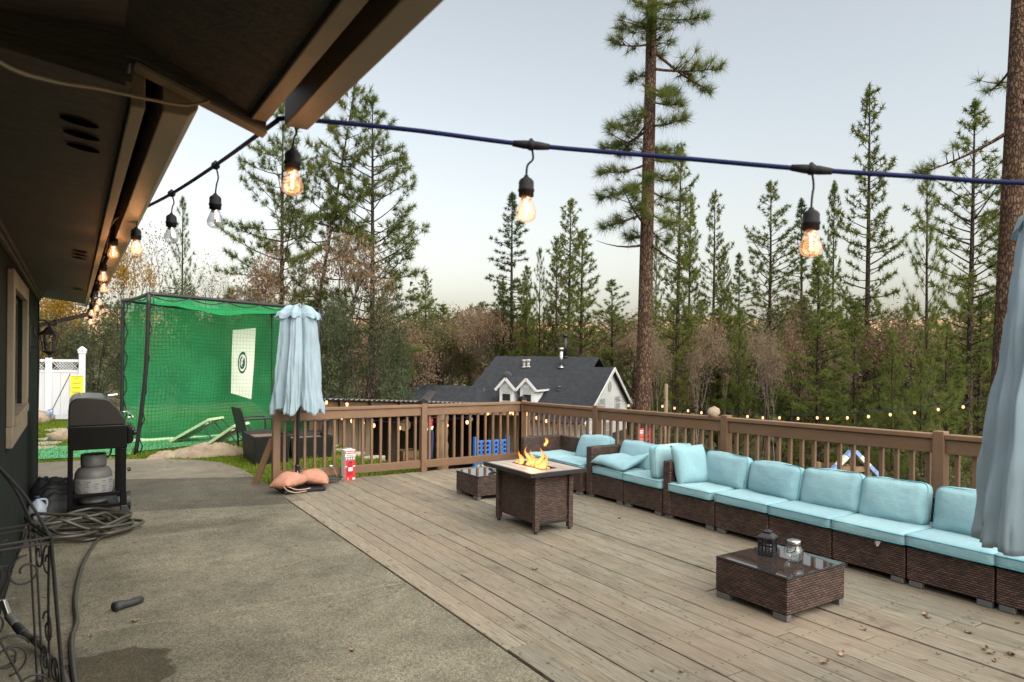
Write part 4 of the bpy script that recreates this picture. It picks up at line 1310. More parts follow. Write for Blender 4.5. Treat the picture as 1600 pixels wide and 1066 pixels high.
MB().tube(smooth_path([(-0.21, -0.06, 0.02), (-0.10, -0.13, 0.05), (0.03, -0.11, 0.115), (0.14, -0.03, 0.13), (0.20, 0.04, 0.06)]), 0.006, 6).tube(smooth_path([(-0.21, -0.06, 0.02), (-0.16, -0.20, -0.06), (-0.05, -0.24, -0.085), (0.08, -0.25, -0.09)]), 0.006, 6)\
    .tube(smooth_path([(-0.21, -0.06, 0.02), (-0.25, -0.15, -0.05), (-0.21, -0.24, -0.095), (-0.12, -0.34, -0.097)]), 0.006, 6).build('tie_cord', M['rope'], s1, True)

# hammer and tangle of straps beside the sandbags
hm = thing('hammer', 'small hammer with a wooden handle leaning beside the extinguisher box', 'hammer', (3.06, 9.20, 0.0))
MB().tube([(0.04, 0.02, 0.012), (-0.035, 0.09, 0.205)], [0.013, 0.009], 8).build('handle', M['wood_raw'], hm, True)
MB().tube([(-0.085, 0.075, 0.215), (0.015, 0.10, 0.208)], [0.013, 0.011], 8).build('head', M['steel'], hm, True)
st = MB()
rs = random.Random(3)
for i in range(7):
    c = Vector((2.95 + rs.uniform(-0.08, 0.08), 9.14 + rs.uniform(-0.05, 0.06), 0.03))
    r0 = rs.uniform(0.04, 0.09)
    st.tube(smooth_path([c + Vector((r0 * math.cos(a_) * 1.4, r0 * math.sin(a_) * 0.8, 0.02 + 0.03 * rs.random())) for a_ in np.linspace(0, 5.5, 8)]), 0.010, 6)
tag(st.build('strap_tangle', M['black_cloth'], None, True), 'tangle of black straps on the deck beside the sandbags', 'straps')

# fire extinguisher carton
xb = thing('extinguisher_box', 'red and white fire extinguisher carton standing on the deck by the railing', 'box', (3.245, 9.27, 0), 0.05)
MB().box(-0.075, -0.07, 0, 0.075, 0.07, 0.43).build('carton', M['paper'], xb, False, 0.003)
yF = -0.0715
def flat(name, x0, z0, x1, z1, mt, par=xb, y=yF, t=0.0012): return MB().box(x0, y - t, z0, x1, y, z1).build(name, mt, par)
flat('red_band', -0.073, 0.375, 0.073, 0.418, M['red_print'])
flat('grey_band', -0.073, 0.292, 0.073, 0.334, M['grey_print'])
flat('red_panel', -0.073, 0.004, 0.073, 0.289, M['red_print'])
flat('white_stripe', -0.073, 0.195, -0.045, 0.208, M['paper'], y=yF - 0.0014)
flat('white_stripe', 0.037, 0.195, 0.073, 0.208, M['paper'], y=yF - 0.0014)
lg = MB()
for sx, sz in ((0, 0.0), ): lg.prism([(-0.050 + 0.014 * math.cos(k * math.pi / 3), 0.397 + 0.014 * math.sin(k * math.pi / 3)) for k in range(6)], yF - 0.0026, yF - 0.0014, 'y')
lg.build('logo', M['paper'], xb)
flat('brand_line', -0.030, 0.392, 0.060, 0.402, M['paper'], y=yF - 0.0014)
flat('title_line', -0.055, 0.352, 0.055, 0.360, M['red_print'])
flat('title_line', -0.040, 0.341, 0.045, 0.345, M['grey_print'])
for k in range(4):
    x_ = -0.053 + 0.035 * k
    MB().prism([(x_ - 0.009, 0.300), (x_ + 0.009, 0.300), (x_ + 0.009, 0.312), (x_ + 0.003, 0.325), (x_ - 0.005, 0.325), (x_ - 0.009, 0.314)], yF - 0.0026, yF - 0.0014, 'y').build('icon', M['paper'], xb)
pic = MB().prism([(-0.030, 0.075), (0.036, 0.075), (0.036, 0.205), (0.028, 0.228), (0.012, 0.240), (-0.010, 0.240), (-0.024, 0.228), (-0.030, 0.205)], yF - 0.0026, yF - 0.0014, 'y')
M['red_dark'] = basic('printed_extinguisher_red', (0.36, 0.01, 0.018), 0.4, 0.1)
pic.build('printed_cylinder', M['red_dark'], xb)
flat('printed_label', -0.027, 0.135, 0.033, 0.185, M['paper'], y=yF - 0.0028)
MB().tube([(-0.034, yF - 0.002, 0.065), (-0.043, yF - 0.002, 0.13), (-0.040, yF - 0.002, 0.21), (-0.015, yF - 0.002, 0.252), (0.020, yF - 0.002, 0.262)], 0.0035, 6).build('printed_hose', M['black_print'], xb)
flat('printed_valve', -0.008, 0.241, 0.024, 0.270, M['black_print'], y=yF - 0.0014)
flat('small_label', 0.033, 0.015, 0.070, 0.042, M['paper'], y=yF - 0.0014)
flat('small_label', -0.036, 0.012, -0.028, 0.048, M['paper'], y=yF - 0.0014)
MB().box(0.0752, -0.05, 0.20, 0.0762, 0.05, 0.32).build('side_label', M['yellow_plastic'], xb)

# ------------------------------------------------------------------ string lights along the eaves and out across the deck
sl = thing('string_lights', 'heavy dark cord of string lights from the eaves across the deck', 'string lights', (0.52, 2.02, 2.43))
SO = Vector((0.52, 2.02, 2.43))
main = [(0.49, 2.03, 2.425), (0.53, 2.012, 2.433), (0.823, 1.848, 2.411), (1.134, 1.672, 2.375), (1.448, 1.411, 2.328), (1.724, 1.151, 2.277), (1.944, 0.95, 2.245), (2.105, 0.788, 2.219), (2.45, 0.45, 2.19), (3.0, -0.1, 2.20)]
left = [(0.49, 2.03, 2.425), (0.467, 2.909, 2.494), (0.369, 3.447, 2.475), (0.258, 3.875, 2.455), (0.178, 4.30, 2.47), (0.177, 5.2, 2.44), (0.176, 6.2, 2.43), (0.178, 8.0, 2.40), (0.18, 9.6, 2.38), (0.18, 11.0, 2.37)]
left[1] = (0.467, 2.909, 2.496)
def rel(p): return Vector(p) - SO
MB().tube([rel(p) for p in smooth_path(main, 8)], 0.0070, 8).build('cord', M['cord'], sl, True)
MB().tube([rel(p) for p in smooth_path(left, 8)], 0.0070, 8).build('cord', M['cord'], sl, True)
g_prof = [(r_, z_ * 0.76) for r_, z_ in [(0.0135, 0.0), (0.016, -0.010), (0.0215, -0.030), (0.029, -0.055), (0.0305, -0.070), (0.028, -0.084), (0.020, -0.094), (0.010, -0.0985), (0.0, -0.100)]]
sock_prof = [(r_, z_ * 0.76) for r_, z_ in [(0.0, 0.082), (0.006, 0.082), (0.008, 0.075), (0.018, 0.066), (0.0225, 0.056), (0.0225, 0.030), (0.0245, 0.028), (0.0245, 0.020), (0.0225, 0.018), (0.0225, 0.0), (0.0, 0.0)]]
glass_me = {True: MB().lathe(g_prof, 20).mesh('bulb', M['lit_bulb'], True), False: MB().lathe(g_prof, 20).mesh('bulb', M['cold_bulb'], True)}
fila = MB().tube([(0.0, 0, -0.014), (0.0, 0, -0.056)], 0.0030, 6)
fil_me = {True: fila.mesh('filament', M['filament']), False: fila.mesh('filament', M['cold_filament'])}
neck_me = MB().lathe([(0.0135, 0.0), (0.0155, -0.006), (0.0145, -0.012), (0.004, -0.014), (0.0, -0.014)], 14).mesh('collar', M['steel'], True)
def lamp_at(cord_pt, drop, lit, sway=(0, 0), watt=0.5, scale=1.0, axis_dir=None):
    """clamp on the cord, thin lead, socket, bulb; bulb top at cord - drop"""
    c = rel(cord_pt)
    b = c + Vector((sway[0], sway[1], -drop))
    m = MB()
    m.lathe([(r * scale, z * scale) for r, z in sock_prof], 18, b)
    m.tube(smooth_path([c, c + Vector((0.010 + sway[0] * 0.2, 0, -drop * 0.25)), b + Vector((0.004, 0, 0.062 + 0.2 * drop)), b + Vector((0, 0, 0.06))]), 0.0032, 6)
    m.ball(c, (0.017, 0.017, 0.016), 10, 6)
    if axis_dir: m.tube([c - axis_dir * 0.055, c - axis_dir * 0.02, c + axis_dir * 0.02, c + axis_dir * 0.055], [0.009, 0.013, 0.013, 0.009], 8)
    m.ball(c + Vector((0, 0, 0.013)), (0.007, 0.007, 0.008), 8, 5)
    s = m.build('socket', M['rubber'], sl, True)
    for me, nm in ((glass_me[lit], 'bulb'), (fil_me[lit], 'filament'), (neck_me, 'collar')):
        o = link(nm, me, s)
        o.location = b
        o.scale = (scale,) * 3
    if lit and watt:
        ld = bpy.data.lights.new('bulb_light', 'POINT')
        ld.energy = watt; ld.color = (1.0, 0.48, 0.20); ld.shadow_soft_size = 0.03
        lo = bpy.data.objects.new('bulb_light', ld); COL.objects.link(lo); lo.parent = s; lo.location = b + Vector((0, 0, -0.05))
lamp_at((0.53, 2.012, 2.433), 0.146, True, (0.0, 0.0), 0.25)
lamp_at((1.134, 1.672, 2.375), 0.152, True, (-0.012, 0.006), 0.2, axis_dir=Vector((0.80, -0.59, -0.11)))
lamp_at((1.724, 1.151, 2.277), 0.168, True, (0, 0), 0.2, axis_dir=Vector((0.73, -0.66, -0.13)))
lamp_at((0.467, 2.909, 2.494), 0.172, False)
lamp_at((0.369, 3.447, 2.475), 0.15, False)
lamp_at((0.258, 3.875, 2.455), 0.14, True, (0, 0), 0.28)
lamp_at((0.184, 4.51, 2.463), 0.10, True, (0.002, 0), 0.3)
lamp_at((0.178, 5.5, 2.435), 0.12, True, (-0.01, 0), 0.28)
lamp_at((0.177, 6.05, 2.43), 0.15, True, (0.012, 0), 0.28)
lamp_at((0.177, 6.7, 2.42), 0.15, False, (-0.01, 0))
lamp_at((0.178, 7.3, 2.415), 0.16, True, (0.015, 0), 0.25)
lamp_at((0.178, 8.3, 2.40), 0.15, True, (0.02, 0), 0.25)
lamp_at((0.179, 9.1, 2.39), 0.15, True, (-0.01, 0), 0.25)
lamp_at((0.18, 10.3, 2.375), 0.19, True, (0.0, 0), 0.3)

# ------------------------------------------------------------------ wall lantern
wl_ = thing('wall_lantern', 'black scroll arm lantern mounted on the house wall past the window', 'lantern', (-0.4, 8.85, 1.9))
MB().box(0.0, -0.035, -0.14, 0.018, 0.035, 0.13).build('back_plate', M['iron'], wl_, False, 0.006)
MB().tube(smooth_path([(0.018, 0, -0.09), (0.06, 0, -0.10), (0.085, 0, -0.06), (0.06, 0, 0.02), (0.045, 0, 0.09), (0.07, 0, 0.17), (0.12, 0, 0.195), (0.17, 0, 0.165), (0.215, 0, 0.14), (0.245, 0, 0.165), (0.235, 0, 0.195), (0.212, 0, 0.187), (0.215, 0, 0.168)], 6), 0.0085, 8).build('scroll_arm', M['iron'], wl_, True)
cx_ = 0.18
MB().lathe([(0.012, 0.15), (0.016, 0.125), (0.034, 0.112), (0.055, 0.085), (0.104, 0.045), (0.106, 0.036), (0.092, 0.034)], 6, (cx_, 0, 0)).build('roof', M['iron'], wl_)
for i in range(6):
    a0 = i * math.pi / 3
    c0, s0 = math.cos(a0), math.sin(a0)
    MB().beam((cx_ + 0.083 * c0, 0.083 * s0, 0.034), (cx_ + 0.055 * c0, 0.055 * s0, -0.135), 0.011, 0.011).build('cage_bar', M['iron'], wl_)
    c1, s1 = math.cos(a0 + math.pi / 3), math.sin(a0 + math.pi / 3)
    n = MB()
    n.v = [Vector((cx_ + r_ * c_, r_ * s_, z_)) for r_, z_, c_, s_ in ((0.078, 0.03, c0, s0), (0.078, 0.03, c1, s1), (0.052, -0.13, c1, s1), (0.052, -0.13, c0, s0))]
    n.f = [[0, 1, 2, 3]]
    p_ = n.build('pane', M['clear'], wl_)
    mid0, mid1 = (n.v[0] + n.v[1]) / 2, (n.v[2] + n.v[3]) / 2
    MB().beam(mid0, mid1, 0.005, 0.005).beam((n.v[0] + n.v[3]) / 2, (n.v[1] + n.v[2]) / 2, 0.005, 0.005).build('muntin', M['iron'], p_)
MB().lathe([(0.0, -0.215), (0.012, -0.205), (0.014, -0.19), (0.008, -0.18), (0.03, -0.165), (0.058, -0.145), (0.062, -0.135), (0.0, -0.134)], 6, (cx_, 0, 0)).build('finial', M['iron'], wl_)
MB().lathe([(0.0, -0.07), (0.016, -0.06), (0.022, -0.03), (0.012, 0.0), (0.012, 0.03)], 12, (cx_, 0, 0)).build('bulb', M['clear'], wl_, True)

# ------------------------------------------------------------------ gas grill
gr = thing('gas_grill', 'black gas barbecue with smoked lid standing by the house wall', 'grill', (0.0, 8.5, 0))
Lg = 1.15
MB().box(-0.045, 0, 0.72, 0.50, Lg, 0.955).build('firebox', M['grill'], gr, False, 0.008)
MB().box(-0.052, -0.006, 0.956, 0.507, Lg + 0.006, 0.970).build('lid_lip', M['lid'], gr, False, 0.003)
lp = [(-0.042, 0.972), (-0.044, 1.13), (-0.036, 1.20), (-0.012, 1.245), (0.03, 1.268), (0.15, 1.272), (0.29, 1.262), (0.33, 1.243), (0.40, 1.165), (0.475, 1.045), (0.482, 0.972)]
MB().prism(lp, 0.0, Lg, 'y').build('lid', M['lid'], gr, False, 0.012, )
MB().tube([(0.555, 0.12, 1.04), (0.555, Lg - 0.12, 1.04)], 0.013, 10).beam((0.475, 0.16, 1.035), (0.555, 0.16, 1.04), 0.02, 0.015).beam((0.475, Lg - 0.16, 1.035), (0.555, Lg - 0.16, 1.04), 0.02, 0.015).build('handle', M['steel'], gr, True)
MB().prism([(0.502, 0.95), (0.545, 0.92), (0.56, 0.80), (0.54, 0.77), (0.502, 0.76)], 0.0, Lg, 'y').build('control_panel', M['grill'], gr, False, 0.006)
for k in range(4):
    yk = 0.10 + k * (Lg - 0.2) / 3
    MB().tube([(0.55, yk, 0.87), (0.60, yk, 0.88)], [0.030, 0.025], 14).build('knob', M['lid'], gr, True)
for xx, nm in ((-0.045, 0.048), (0.435, 0.055)):
    for yy in (0.0, Lg - 0.05):
        MB().box(xx, yy, 0.0 if xx > 0 else 0.02, xx + nm, yy + 0.05, 0.719).build('leg', M['grill'], gr, False, 0.004)
MB().prism([(0.43, 0.0), (0.56, 0.0), (0.53, 0.03), (0.50, 0.10), (0.44, 0.10)], -0.012, 0.062, 'y').build('foot', M['black_plastic'], gr, False, 0.006)
for zz in (0.11, 0.235):
    MB().box(0.004, 0.01, zz - 0.022, 0.434, 0.035, zz + 0.018).build('shelf_rail', M['grill'], gr, False, 0.004)
MB().box(0.0, 0.04, 0.10, 0.43, Lg - 0.05, 0.115).build('shelf', M['grill'], gr)
MB().tube([(0.495, 0.14, 0.12), (0.54, 0.14, 0.12)], 0.105, 20).build('wheel', M['black_plastic'], gr, False, 0.006)
MB().tube([(0.50, 0.025, 0.48), (0.535, 0.025, 0.485)], 0.022, 10).build('side_hook', M['black_plastic'], gr)
MB().tube([(0.07, 0.5, 1.272), (0.07, 0.5, 1.30)], 0.008, 8).tube([(0.34, 0.9, 1.24), (0.44, 0.94, 1.25)], 0.02, 8).build('thermometer', M['steel'], gr)

tk = thing('propane_tank', 'grey propane cylinder with printed label on the shelf below the grill', 'gas cylinder', (0.195, 8.80, 0.116))
tk.scale = (1.18, 1.18, 1.18)
MB().lathe([(0.11, 0.0), (0.11, 0.02), (0.10, 0.025), (0.135, 0.05), (0.150, 0.085), (0.152, 0.24), (0.148, 0.275), (0.125, 0.315), (0.08, 0.338), (0.03, 0.345), (0.0, 0.345)], 32).build('cylinder', M['tank'], tk, True)
MB().lathe([(0.1535, 0.095), (0.1545, 0.10), (0.1545, 0.225), (0.1535, 0.23)], 32, cap=False).build('printed_label', M['label_paper'], tk, True)
lab_rows = MB()
for r_ in range(5):
    for c_ in range(6):
        if (r_ + c_) % 4 == 3: continue
        a_ = math.radians(-160 + c_ * 26)
        lab_rows.box(-0.025 + 0.006 * (r_ % 2), -0.0012, -0.004, 0.022 - 0.008 * ((r_ + c_) % 3), 0.0012, 0.004, Matrix.Translation((0.1555 * math.cos(a_), 0.1555 * math.sin(a_), 0.118 + 0.022 * r_)) @ Matrix.Rotation(a_ + math.pi / 2, 4, 'Z'))
tag(lab_rows.build('label_print', M['grey_print'], tk), kind='stuff')
MB().lathe([(0.10, 0.33), (0.105, 0.35), (0.105, 0.44), (0.097, 0.445), (0.097, 0.35)], 24, fn=lambda a_, z: 1.0).build('collar', M['tank'], tk, True)
MB().box(-0.03, -0.03, 0.345, 0.03, 0.03, 0.42).tube([(0.03, 0, 0.395), (0.09, 0, 0.395)], 0.02, 10).build('valve', M['steel'], tk, False, 0.005)
MB().tube(smooth_path([(0.09, 0, 0.395), (0.13, 0.02, 0.42), (0.15, 0.1, 0.5), (0.18, 0.2, 0.61)]), 0.008, 6).build('gas_hose', M['black_plastic'], tk, True)

# ------------------------------------------------------------------ hose heap
hz = random.Random(12)
pts = []
A = 0.0
for i in range(66):
    A += 0.80 + hz.uniform(-0.12, 0.12)
    k = i / 66
    rx_, ry_ = hz.uniform(0.20, 0.50), hz.uniform(0.24, 0.52)
    cx_, cy_ = 0.06 + 0.07 * math.sin(i * 0.21), 7.82 + 0.10 * math.cos(i * 0.17)
    zz = 0.018 + 0.075 * k + hz.uniform(0, 0.06) * (1 if i % 3 else 0.3)
    if i in (20, 21, 22, 23): zz += 0.16
    if i in (43, 44, 45, 60): zz += 0.13
    px_ = cx_ + rx_ * math.cos(A)
    pts.append((max(-0.355, px_), cy_ + ry_ * math.sin(A), zz))
tail = [(0.24, 7.55, 0.05), (0.186, 7.33, 0.016), (0.079, 6.62, 0.016), (0.024, 5.773, 0.016), (0.030, 5.219, 0.016), (0.003, 4.884, 0.016), (0.018, 4.298, 0.016), (0.05, 3.8, 0.016)]
hs = MB().tube(smooth_path(pts + tail, 7), 0.0155, 8)
tag(hs.build('garden_hose', M['hose'], None, True), 'long black garden hose heaped in loops in front of the grill', 'hose', 'black garden hoses')
h2 = thing('garden_hose', 'thick hose with a pale coupling curving out behind the iron plant stand', 'hose', (-0.2, 4.9, 0), 0, 'black garden hoses')
hp_ = [(-0.33, 5.28, 0.10), (-0.245, 5.02, 0.07), (-0.17, 4.87, 0.055), (-0.085, 4.60, 0.035), (-0.02, 4.24, 0.024), (0.0, 3.8, 0.024)]
hp_ = [Vector(p) - Vector((-0.2, 4.9, 0)) for p in hp_]
sp = smooth_path(hp_, 8)
MB().tube(sp[9:], 0.021, 10).build('hose_body', M['hose'], h2, True)
MB().tube(sp[:6], 0.024, 10).build('pale_coupling', M['tank'], h2, True)
MB().tube(sp[5:10], 0.026, 10).build('black_coupling', M['black_plastic'], h2, True)
MB().tube(sp[15:18], 0.025, 10).build('black_coupling', M['black_plastic'], h2, True)
MB().beam(sp[0], sp[0] + Vector((-0.03, 0.02, 0.10)), 0.03, 0.03).beam(sp[0] + Vector((-0.05, 0.02, 0.10)), sp[0] + Vector((0.03, 0.02, 0.10)), 0.012, 0.012).build('tap', M['steel'], h2, False, 0.003)

# dropped black sleeve on the concrete
bs = MB().tube([(0.245, 5.325, 0.030), (0.285, 5.355, 0.032), (0.335, 5.375, 0.026), (0.375, 5.40, 0.026), (0.415, 5.425, 0.024)], [0.036, 0.030, 0.024, 0.027, 0.023], 10)
tag(bs.build('foam_sleeve', M['black_cloth'], None, True), 'short black foam sleeve lying on the open concrete', 'sleeve')

# black grill cover heaped by the wall, and a jug
def heap(name, label, cat, c, rx, ry, h, mt, seed, rz=0.0, n=40, sharp=1.0):
    m = MB()
    R = Matrix.Rotation(rz, 3, 'Z')
    def f(u, v):
        a_ = u * 2 * math.pi
        rr_ = v
        e = 1 + 0.22 * noise.noise(Vector((math.cos(a_) * 1.4, math.sin(a_) * 1.4, seed)))
        x_, y_ = rx * rr_ * e * math.cos(a_), ry * rr_ * e * math.sin(a_)
        wx, wy = noise.noise(Vector((x_ * 3, y_ * 3, seed))) * 0.25, noise.noise(Vector((x_ * 3, y_ * 3, seed + 5))) * 0.25
        nz = noise.noise(Vector((x_ * 3.0 + seed, y_ * 3.0, 0.3)))
        rd = 1 - abs(noise.noise(Vector(((x_ + wx) * 4 + seed * 2, (y_ + wy) * 11, 1.7)))) * 2.6
        rd += 0.5 - abs(noise.noise(Vector(((x_ + wy) * 16, (y_ + wx) * 7, 4.7 + seed)))) * 1.6
        z_ = h * max(0, 1 - rr_ ** 3.0) ** 0.6 * (0.62 + 0.35 * nz + 0.26 * rd * sharp)
        return Vector((c[0], c[1], c[2] + 0.004 + max(0, z_))) + R @ Vector((x_, y_, 0))
    m.grid(f, n * 2, n)
    return tag(m.build(name, mt, None, True), label, cat)
heap('grill_cover', 'crumpled black grill cover heaped against the house wall', 'cover', (-0.14, 9.25, 0), 0.30, 0.55, 0.50, M['black_cloth'], 4, 0.0, 40, 0.35)
jg = thing('plastic_jug', 'milky white plastic jug standing against the house wall', 'jug', (-0.30, 8.45, 0), 0.3)
MB().lathe([(0.0, 0.0), (0.065, 0.004), (0.075, 0.02), (0.077, 0.15), (0.07, 0.19), (0.035, 0.235), (0.02, 0.25), (0.02, 0.268), (0.0, 0.268)], 20, fn=lambda a_, z: 1 + 0.06 * abs(math.cos(2 * a_))).build('bottle', M['jug'], jg, True)
MB().lathe([(0.024, 0.262), (0.024, 0.285), (0.0, 0.286)], 14).build('cap', M['navy'], jg)
MB().tube(smooth_path([(0.02, 0, 0.25), (0.075, 0, 0.24), (0.085, 0, 0.19), (0.07, 0, 0.15)]), 0.011, 8).build('handle', M['jug'], jg, True)

# wrought iron plant stand at the very front
ps_ = thing('plant_stand', 'black wrought iron plant stand with scrolls in the near corner', 'plant stand', (-0.195, 2.62, 0), 0.25)
def sq(w, z): return [(-w, -w, z), (w, -w, z), (w, w, z), (-w, w, z)]
b_, t_ = 0.19, 0.115
for i in range(4):
    for o_ in (-0.008, 0.008):
        p_, q_ = Vector(sq(b_, 0)[i]), Vector(sq(t_, 1.18)[i])
        sh = Vector((o_ if i in (0, 2) else 0, o_ if i in (1, 3) else 0, 0))
        MB().tube([p_ + sh, q_ + sh], 0.0038, 6).build('post', M['iron'], ps_)
    MB().tube(smooth_path([sq(t_, 1.18)[i], Vector(sq(t_ * 0.55, 1.30)[i]), Vector((0, 0, 1.40))]), 0.0045, 6).build('crown_bar', M['iron'], ps_)
for z_ in (0.06, 0.62, 0.64, 1.18, 1.165):
    w_ = b_ + (t_ - b_) * z_ / 1.18
    MB().tube(sq(w_, z_), 0.0042, 6, True).build('ring_bar', M['iron'], ps_)
def scroll(cx0, cz0, r0, turns, rot, flip=1, k=26):
    return [(cx0 + r0 * (1 - 0.75 * i / k) * math.cos(rot + flip * turns * 6.283 * i / k), cz0 + r0 * (1 - 0.75 * i / k) * math.sin(rot + flip * turns * 6.283 * i / k)) for i in range(k + 1)]
for i in range(4):
    a_ = i * math.pi / 2
    for (x0_, z0_, r_, tn, rot, fp) in ((0.05, 1.09, 0.05, 1.3, 1.5, 1), (-0.05, 1.09, 0.05, 1.3, 1.6, -1), (0.06, 0.74, 0.055, 1.4, -1.5, 1), (-0.06, 0.74, 0.055, 1.4, -1.6, -1), (0.05, 0.52, 0.05, 1.4, 1.5, 1), (-0.05, 0.52, 0.05, 1.4, 1.5, -1), (0.0, 0.86, 0.06, 1.2, 0.3, 1)):
        w_ = b_ + (t_ - b_) * z0_ / 1.18
        MB().tube([Matrix.Rotation(a_, 3, 'Z') @ Vector((px_, -w_, pz_)) for px_, pz_ in scroll(x0_, z0_, r_, tn, rot, fp)], 0.0032, 6).build('scroll', M['iron'], ps_, True)
    MB().tube(smooth_path([Matrix.Rotation(a_, 3, 'Z') @ Vector(p) for p in ((-0.10, -t_, 1.15), (-0.03, -0.13, 0.95), (0.06, -0.155, 0.70), (0.10, -0.165, 0.45), (0.0, -0.18, 0.10))]), 0.0038, 6).build('bow', M['iron'], ps_, True)

# ------------------------------------------------------------------ golf practice cage on the lawn
cage = thing('golf_cage', 'green netting golf practice cage on black poles on the lawn', 'golf net', (1.0, 13.55, -0.03))
CO = Vector((1.0, 13.55, -0.03))
def cr(p): return Vector(p) - CO
FLb, FLt = Vector((0.93, 13.68, -0.05)), Vector((1.09, 13.35, 2.78))
BLb, BLt = Vector((0.80, 15.35, -0.05)), Vector((0.79, 15.15, 2.77))
FRb, FRt = Vector((4.45, 14.75, -0.15)), Vector((4.50, 14.85, 2.74))
BRb, BRt = Vector((3.95, 16.55, -0.15)), Vector((4.02, 17.0, 2.74))
def pole(p, q, bow, nm='pole', r=0.035):
    mid = (p + q) / 2 + Vector(bow)
    return MB().tube([cr(v) for v in smooth_path([p, mid, q], 6)], r, 8).build(nm, M['dark_metal'], cage, True)
pole(FLb, FLt, (0.05, 0, 0)); pole(BLb, BLt, (0.0, 0, 0)); pole(FRb, FRt, (0, 0, 0)); pole(BRb, BRt, (0, 0, 0))
pole(FLt, FRt, (0, 0, 0.0), 'top_bar'); pole(BLt, BRt, (0, 0, -0.06), 'top_bar'); pole(FLt, BLt, (0.0, 0, -0.03), 'top_bar'); pole(FRt, BRt, (0, 0, -0.05), 'top_bar')
def net(nm, a, b, c, d, mt, bow=(0, 0, 0), nu=24, nv=16, seed=0, amp=0.05):
    wu, wv = (b - a).length, (d - a).length
    m = MB()
    def f(u, v):
        p = a * (1 - u) * (1 - v) + b * u * (1 - v) + c * u * v + d * (1 - u) * v
        k = math.sin(math.pi * u) * math.sin(math.pi * v)
        return cr(p + Vector(bow) * k + noise.noise_vector(Vector((u * 4 + seed, v * 4, seed))) * amp * min(1, k * 3))
    m.grid(f, nu, nv, (wu, wv))
    return m.build(nm, mt, cage, True)
inn = lambda p, q, k: p * (1 - k) + q * k
net('back_net', BLb, BRb, BRt, BLt, M['net'], (0.03, -0.25, 0), seed=1, amp=0.10)
net('side_net', FLb, BLb, BLt, FLt, M['net_front'], (0.06, 0, 0), seed=2)
net('side_net', BRb, FRb, FRt, BRt, M['net'], (-0.05, 0, 0), seed=3)
net('top_net', FLt, FRt, BRt, BLt, M['net_top'], (0, 0, -0.16), seed=4, amp=0.08)
net('front_net', FLb, FRb, FRt, FLt, M['net_front'], (0, -0.04, 0), seed=5)
for p, q, sg, nm in ((FLt, FRt, 5, 'edge_rope'), (BLt, FLt, 2, 'edge_rope')):
    pts_ = []
    for i in range(sg * 6 + 1):
        k = i / (sg * 6)
        pts_.append(cr(p * (1 - k) + q * k - Vector((0, 0.02, 0.025 + 0.07 * abs(math.sin(k * sg * math.pi))))))
    MB().tube(pts_, 0.011, 6).build(nm, M['dark_metal'], cage, True)
for p, q in ((FLb, FLt), (BLb, BLt), (FRb, FRt)):
    pts_ = [cr(p * (1 - k / 18) + q * k / 18 + Vector((0.055 + 0.04 * math.sin(k * 1.9), -0.02, 0))) for k in range(19)]
    MB().tube(pts_, 0.011, 6).build('edge_rope', M['dark_metal'], cage, True)
MB().tube([cr(FLb * (1 - k / 10) + FRb * k / 10 + Vector((0, 0, 0.02 * (k % 2)))) for k in range(11)], 0.012, 6).build('edge_rope', M['dark_metal'], cage, True)
hem = MB()
hem.tube([cr(inn(BLb, BRb, k / 12) + Vector((0.02, -0.20 * math.sin(math.pi * k / 12) - 0.04, 0.07 + 0.012 * (k % 2)))) for k in range(13)], 0.04, 8)
hem.build('bottom_hem', M['board_edge'], cage, True)

bn = thing('target_banner', 'white target banner with a dark green spiral hung inside the golf cage', 'banner', (3.0, 15.3, 1.6))
BO = Vector((3.0, 15.3, 1.6))
c00, c10, c11, c01 = (Vector(p) for p in ((2.79, 15.25, 0.93), (3.15, 15.03, 0.80), (3.22, 14.98, 2.30), (2.81, 15.24, 2.25)))
def bpt(u, v, off=0.0):
    p = c00 * (1 - u) * (1 - v) + c10 * u * (1 - v) + c11 * u * v + c01 * (1 - u) * v
    nrm = Vector((-0.52, -0.85, 0))
    return p - BO + nrm * (0.02 * math.sin(3 * u + 2.4 * v) * math.sin(math.pi * v) + 0.03 * max(0, 0.4 - abs(u - v * 1.1)) + off)
m = MB().grid(lambda u, v: bpt(u, v), 14, 24)
bo = m.build('cloth', M['banner'], bn, True)
def spiral_band(r_in, r_out, a0, a1, n=30, cu=0.50, cv=0.50):
    m = MB()
    def f(u, v):
        a_ = a0 + (a1 - a0) * u
        r_ = (r_in[0] + (r_in[1] - r_in[0]) * u) * (1 - v) + (r_out[0] + (r_out[1] - r_out[0]) * u) * v
        return bpt(cu + r_ * math.cos(a_) * 1.0, cv + r_ * math.sin(a_) * 0.80, 0.006)
    m.grid(f, n, 2)
    return m
spiral_band((0.155, 0.165), (0.205, 0.20), math.radians(55), math.radians(410), 44).build('spiral', M['banner_ink'], bn)
spiral_band((0.085, 0.065), (0.125, 0.115), math.radians(100), math.radians(420), 36).build('spiral', M['banner_ink'], bn)
spiral_band((0.02, 0.03), (0.065, 0.085), math.radians(-100), math.radians(60), 16).build('spiral', M['banner_ink'], bn)
spiral_band((0.03, 0.03), (0.05, 0.05), math.radians(90), math.radians(200), 10).build('red_centre', M['red_print'], bn)

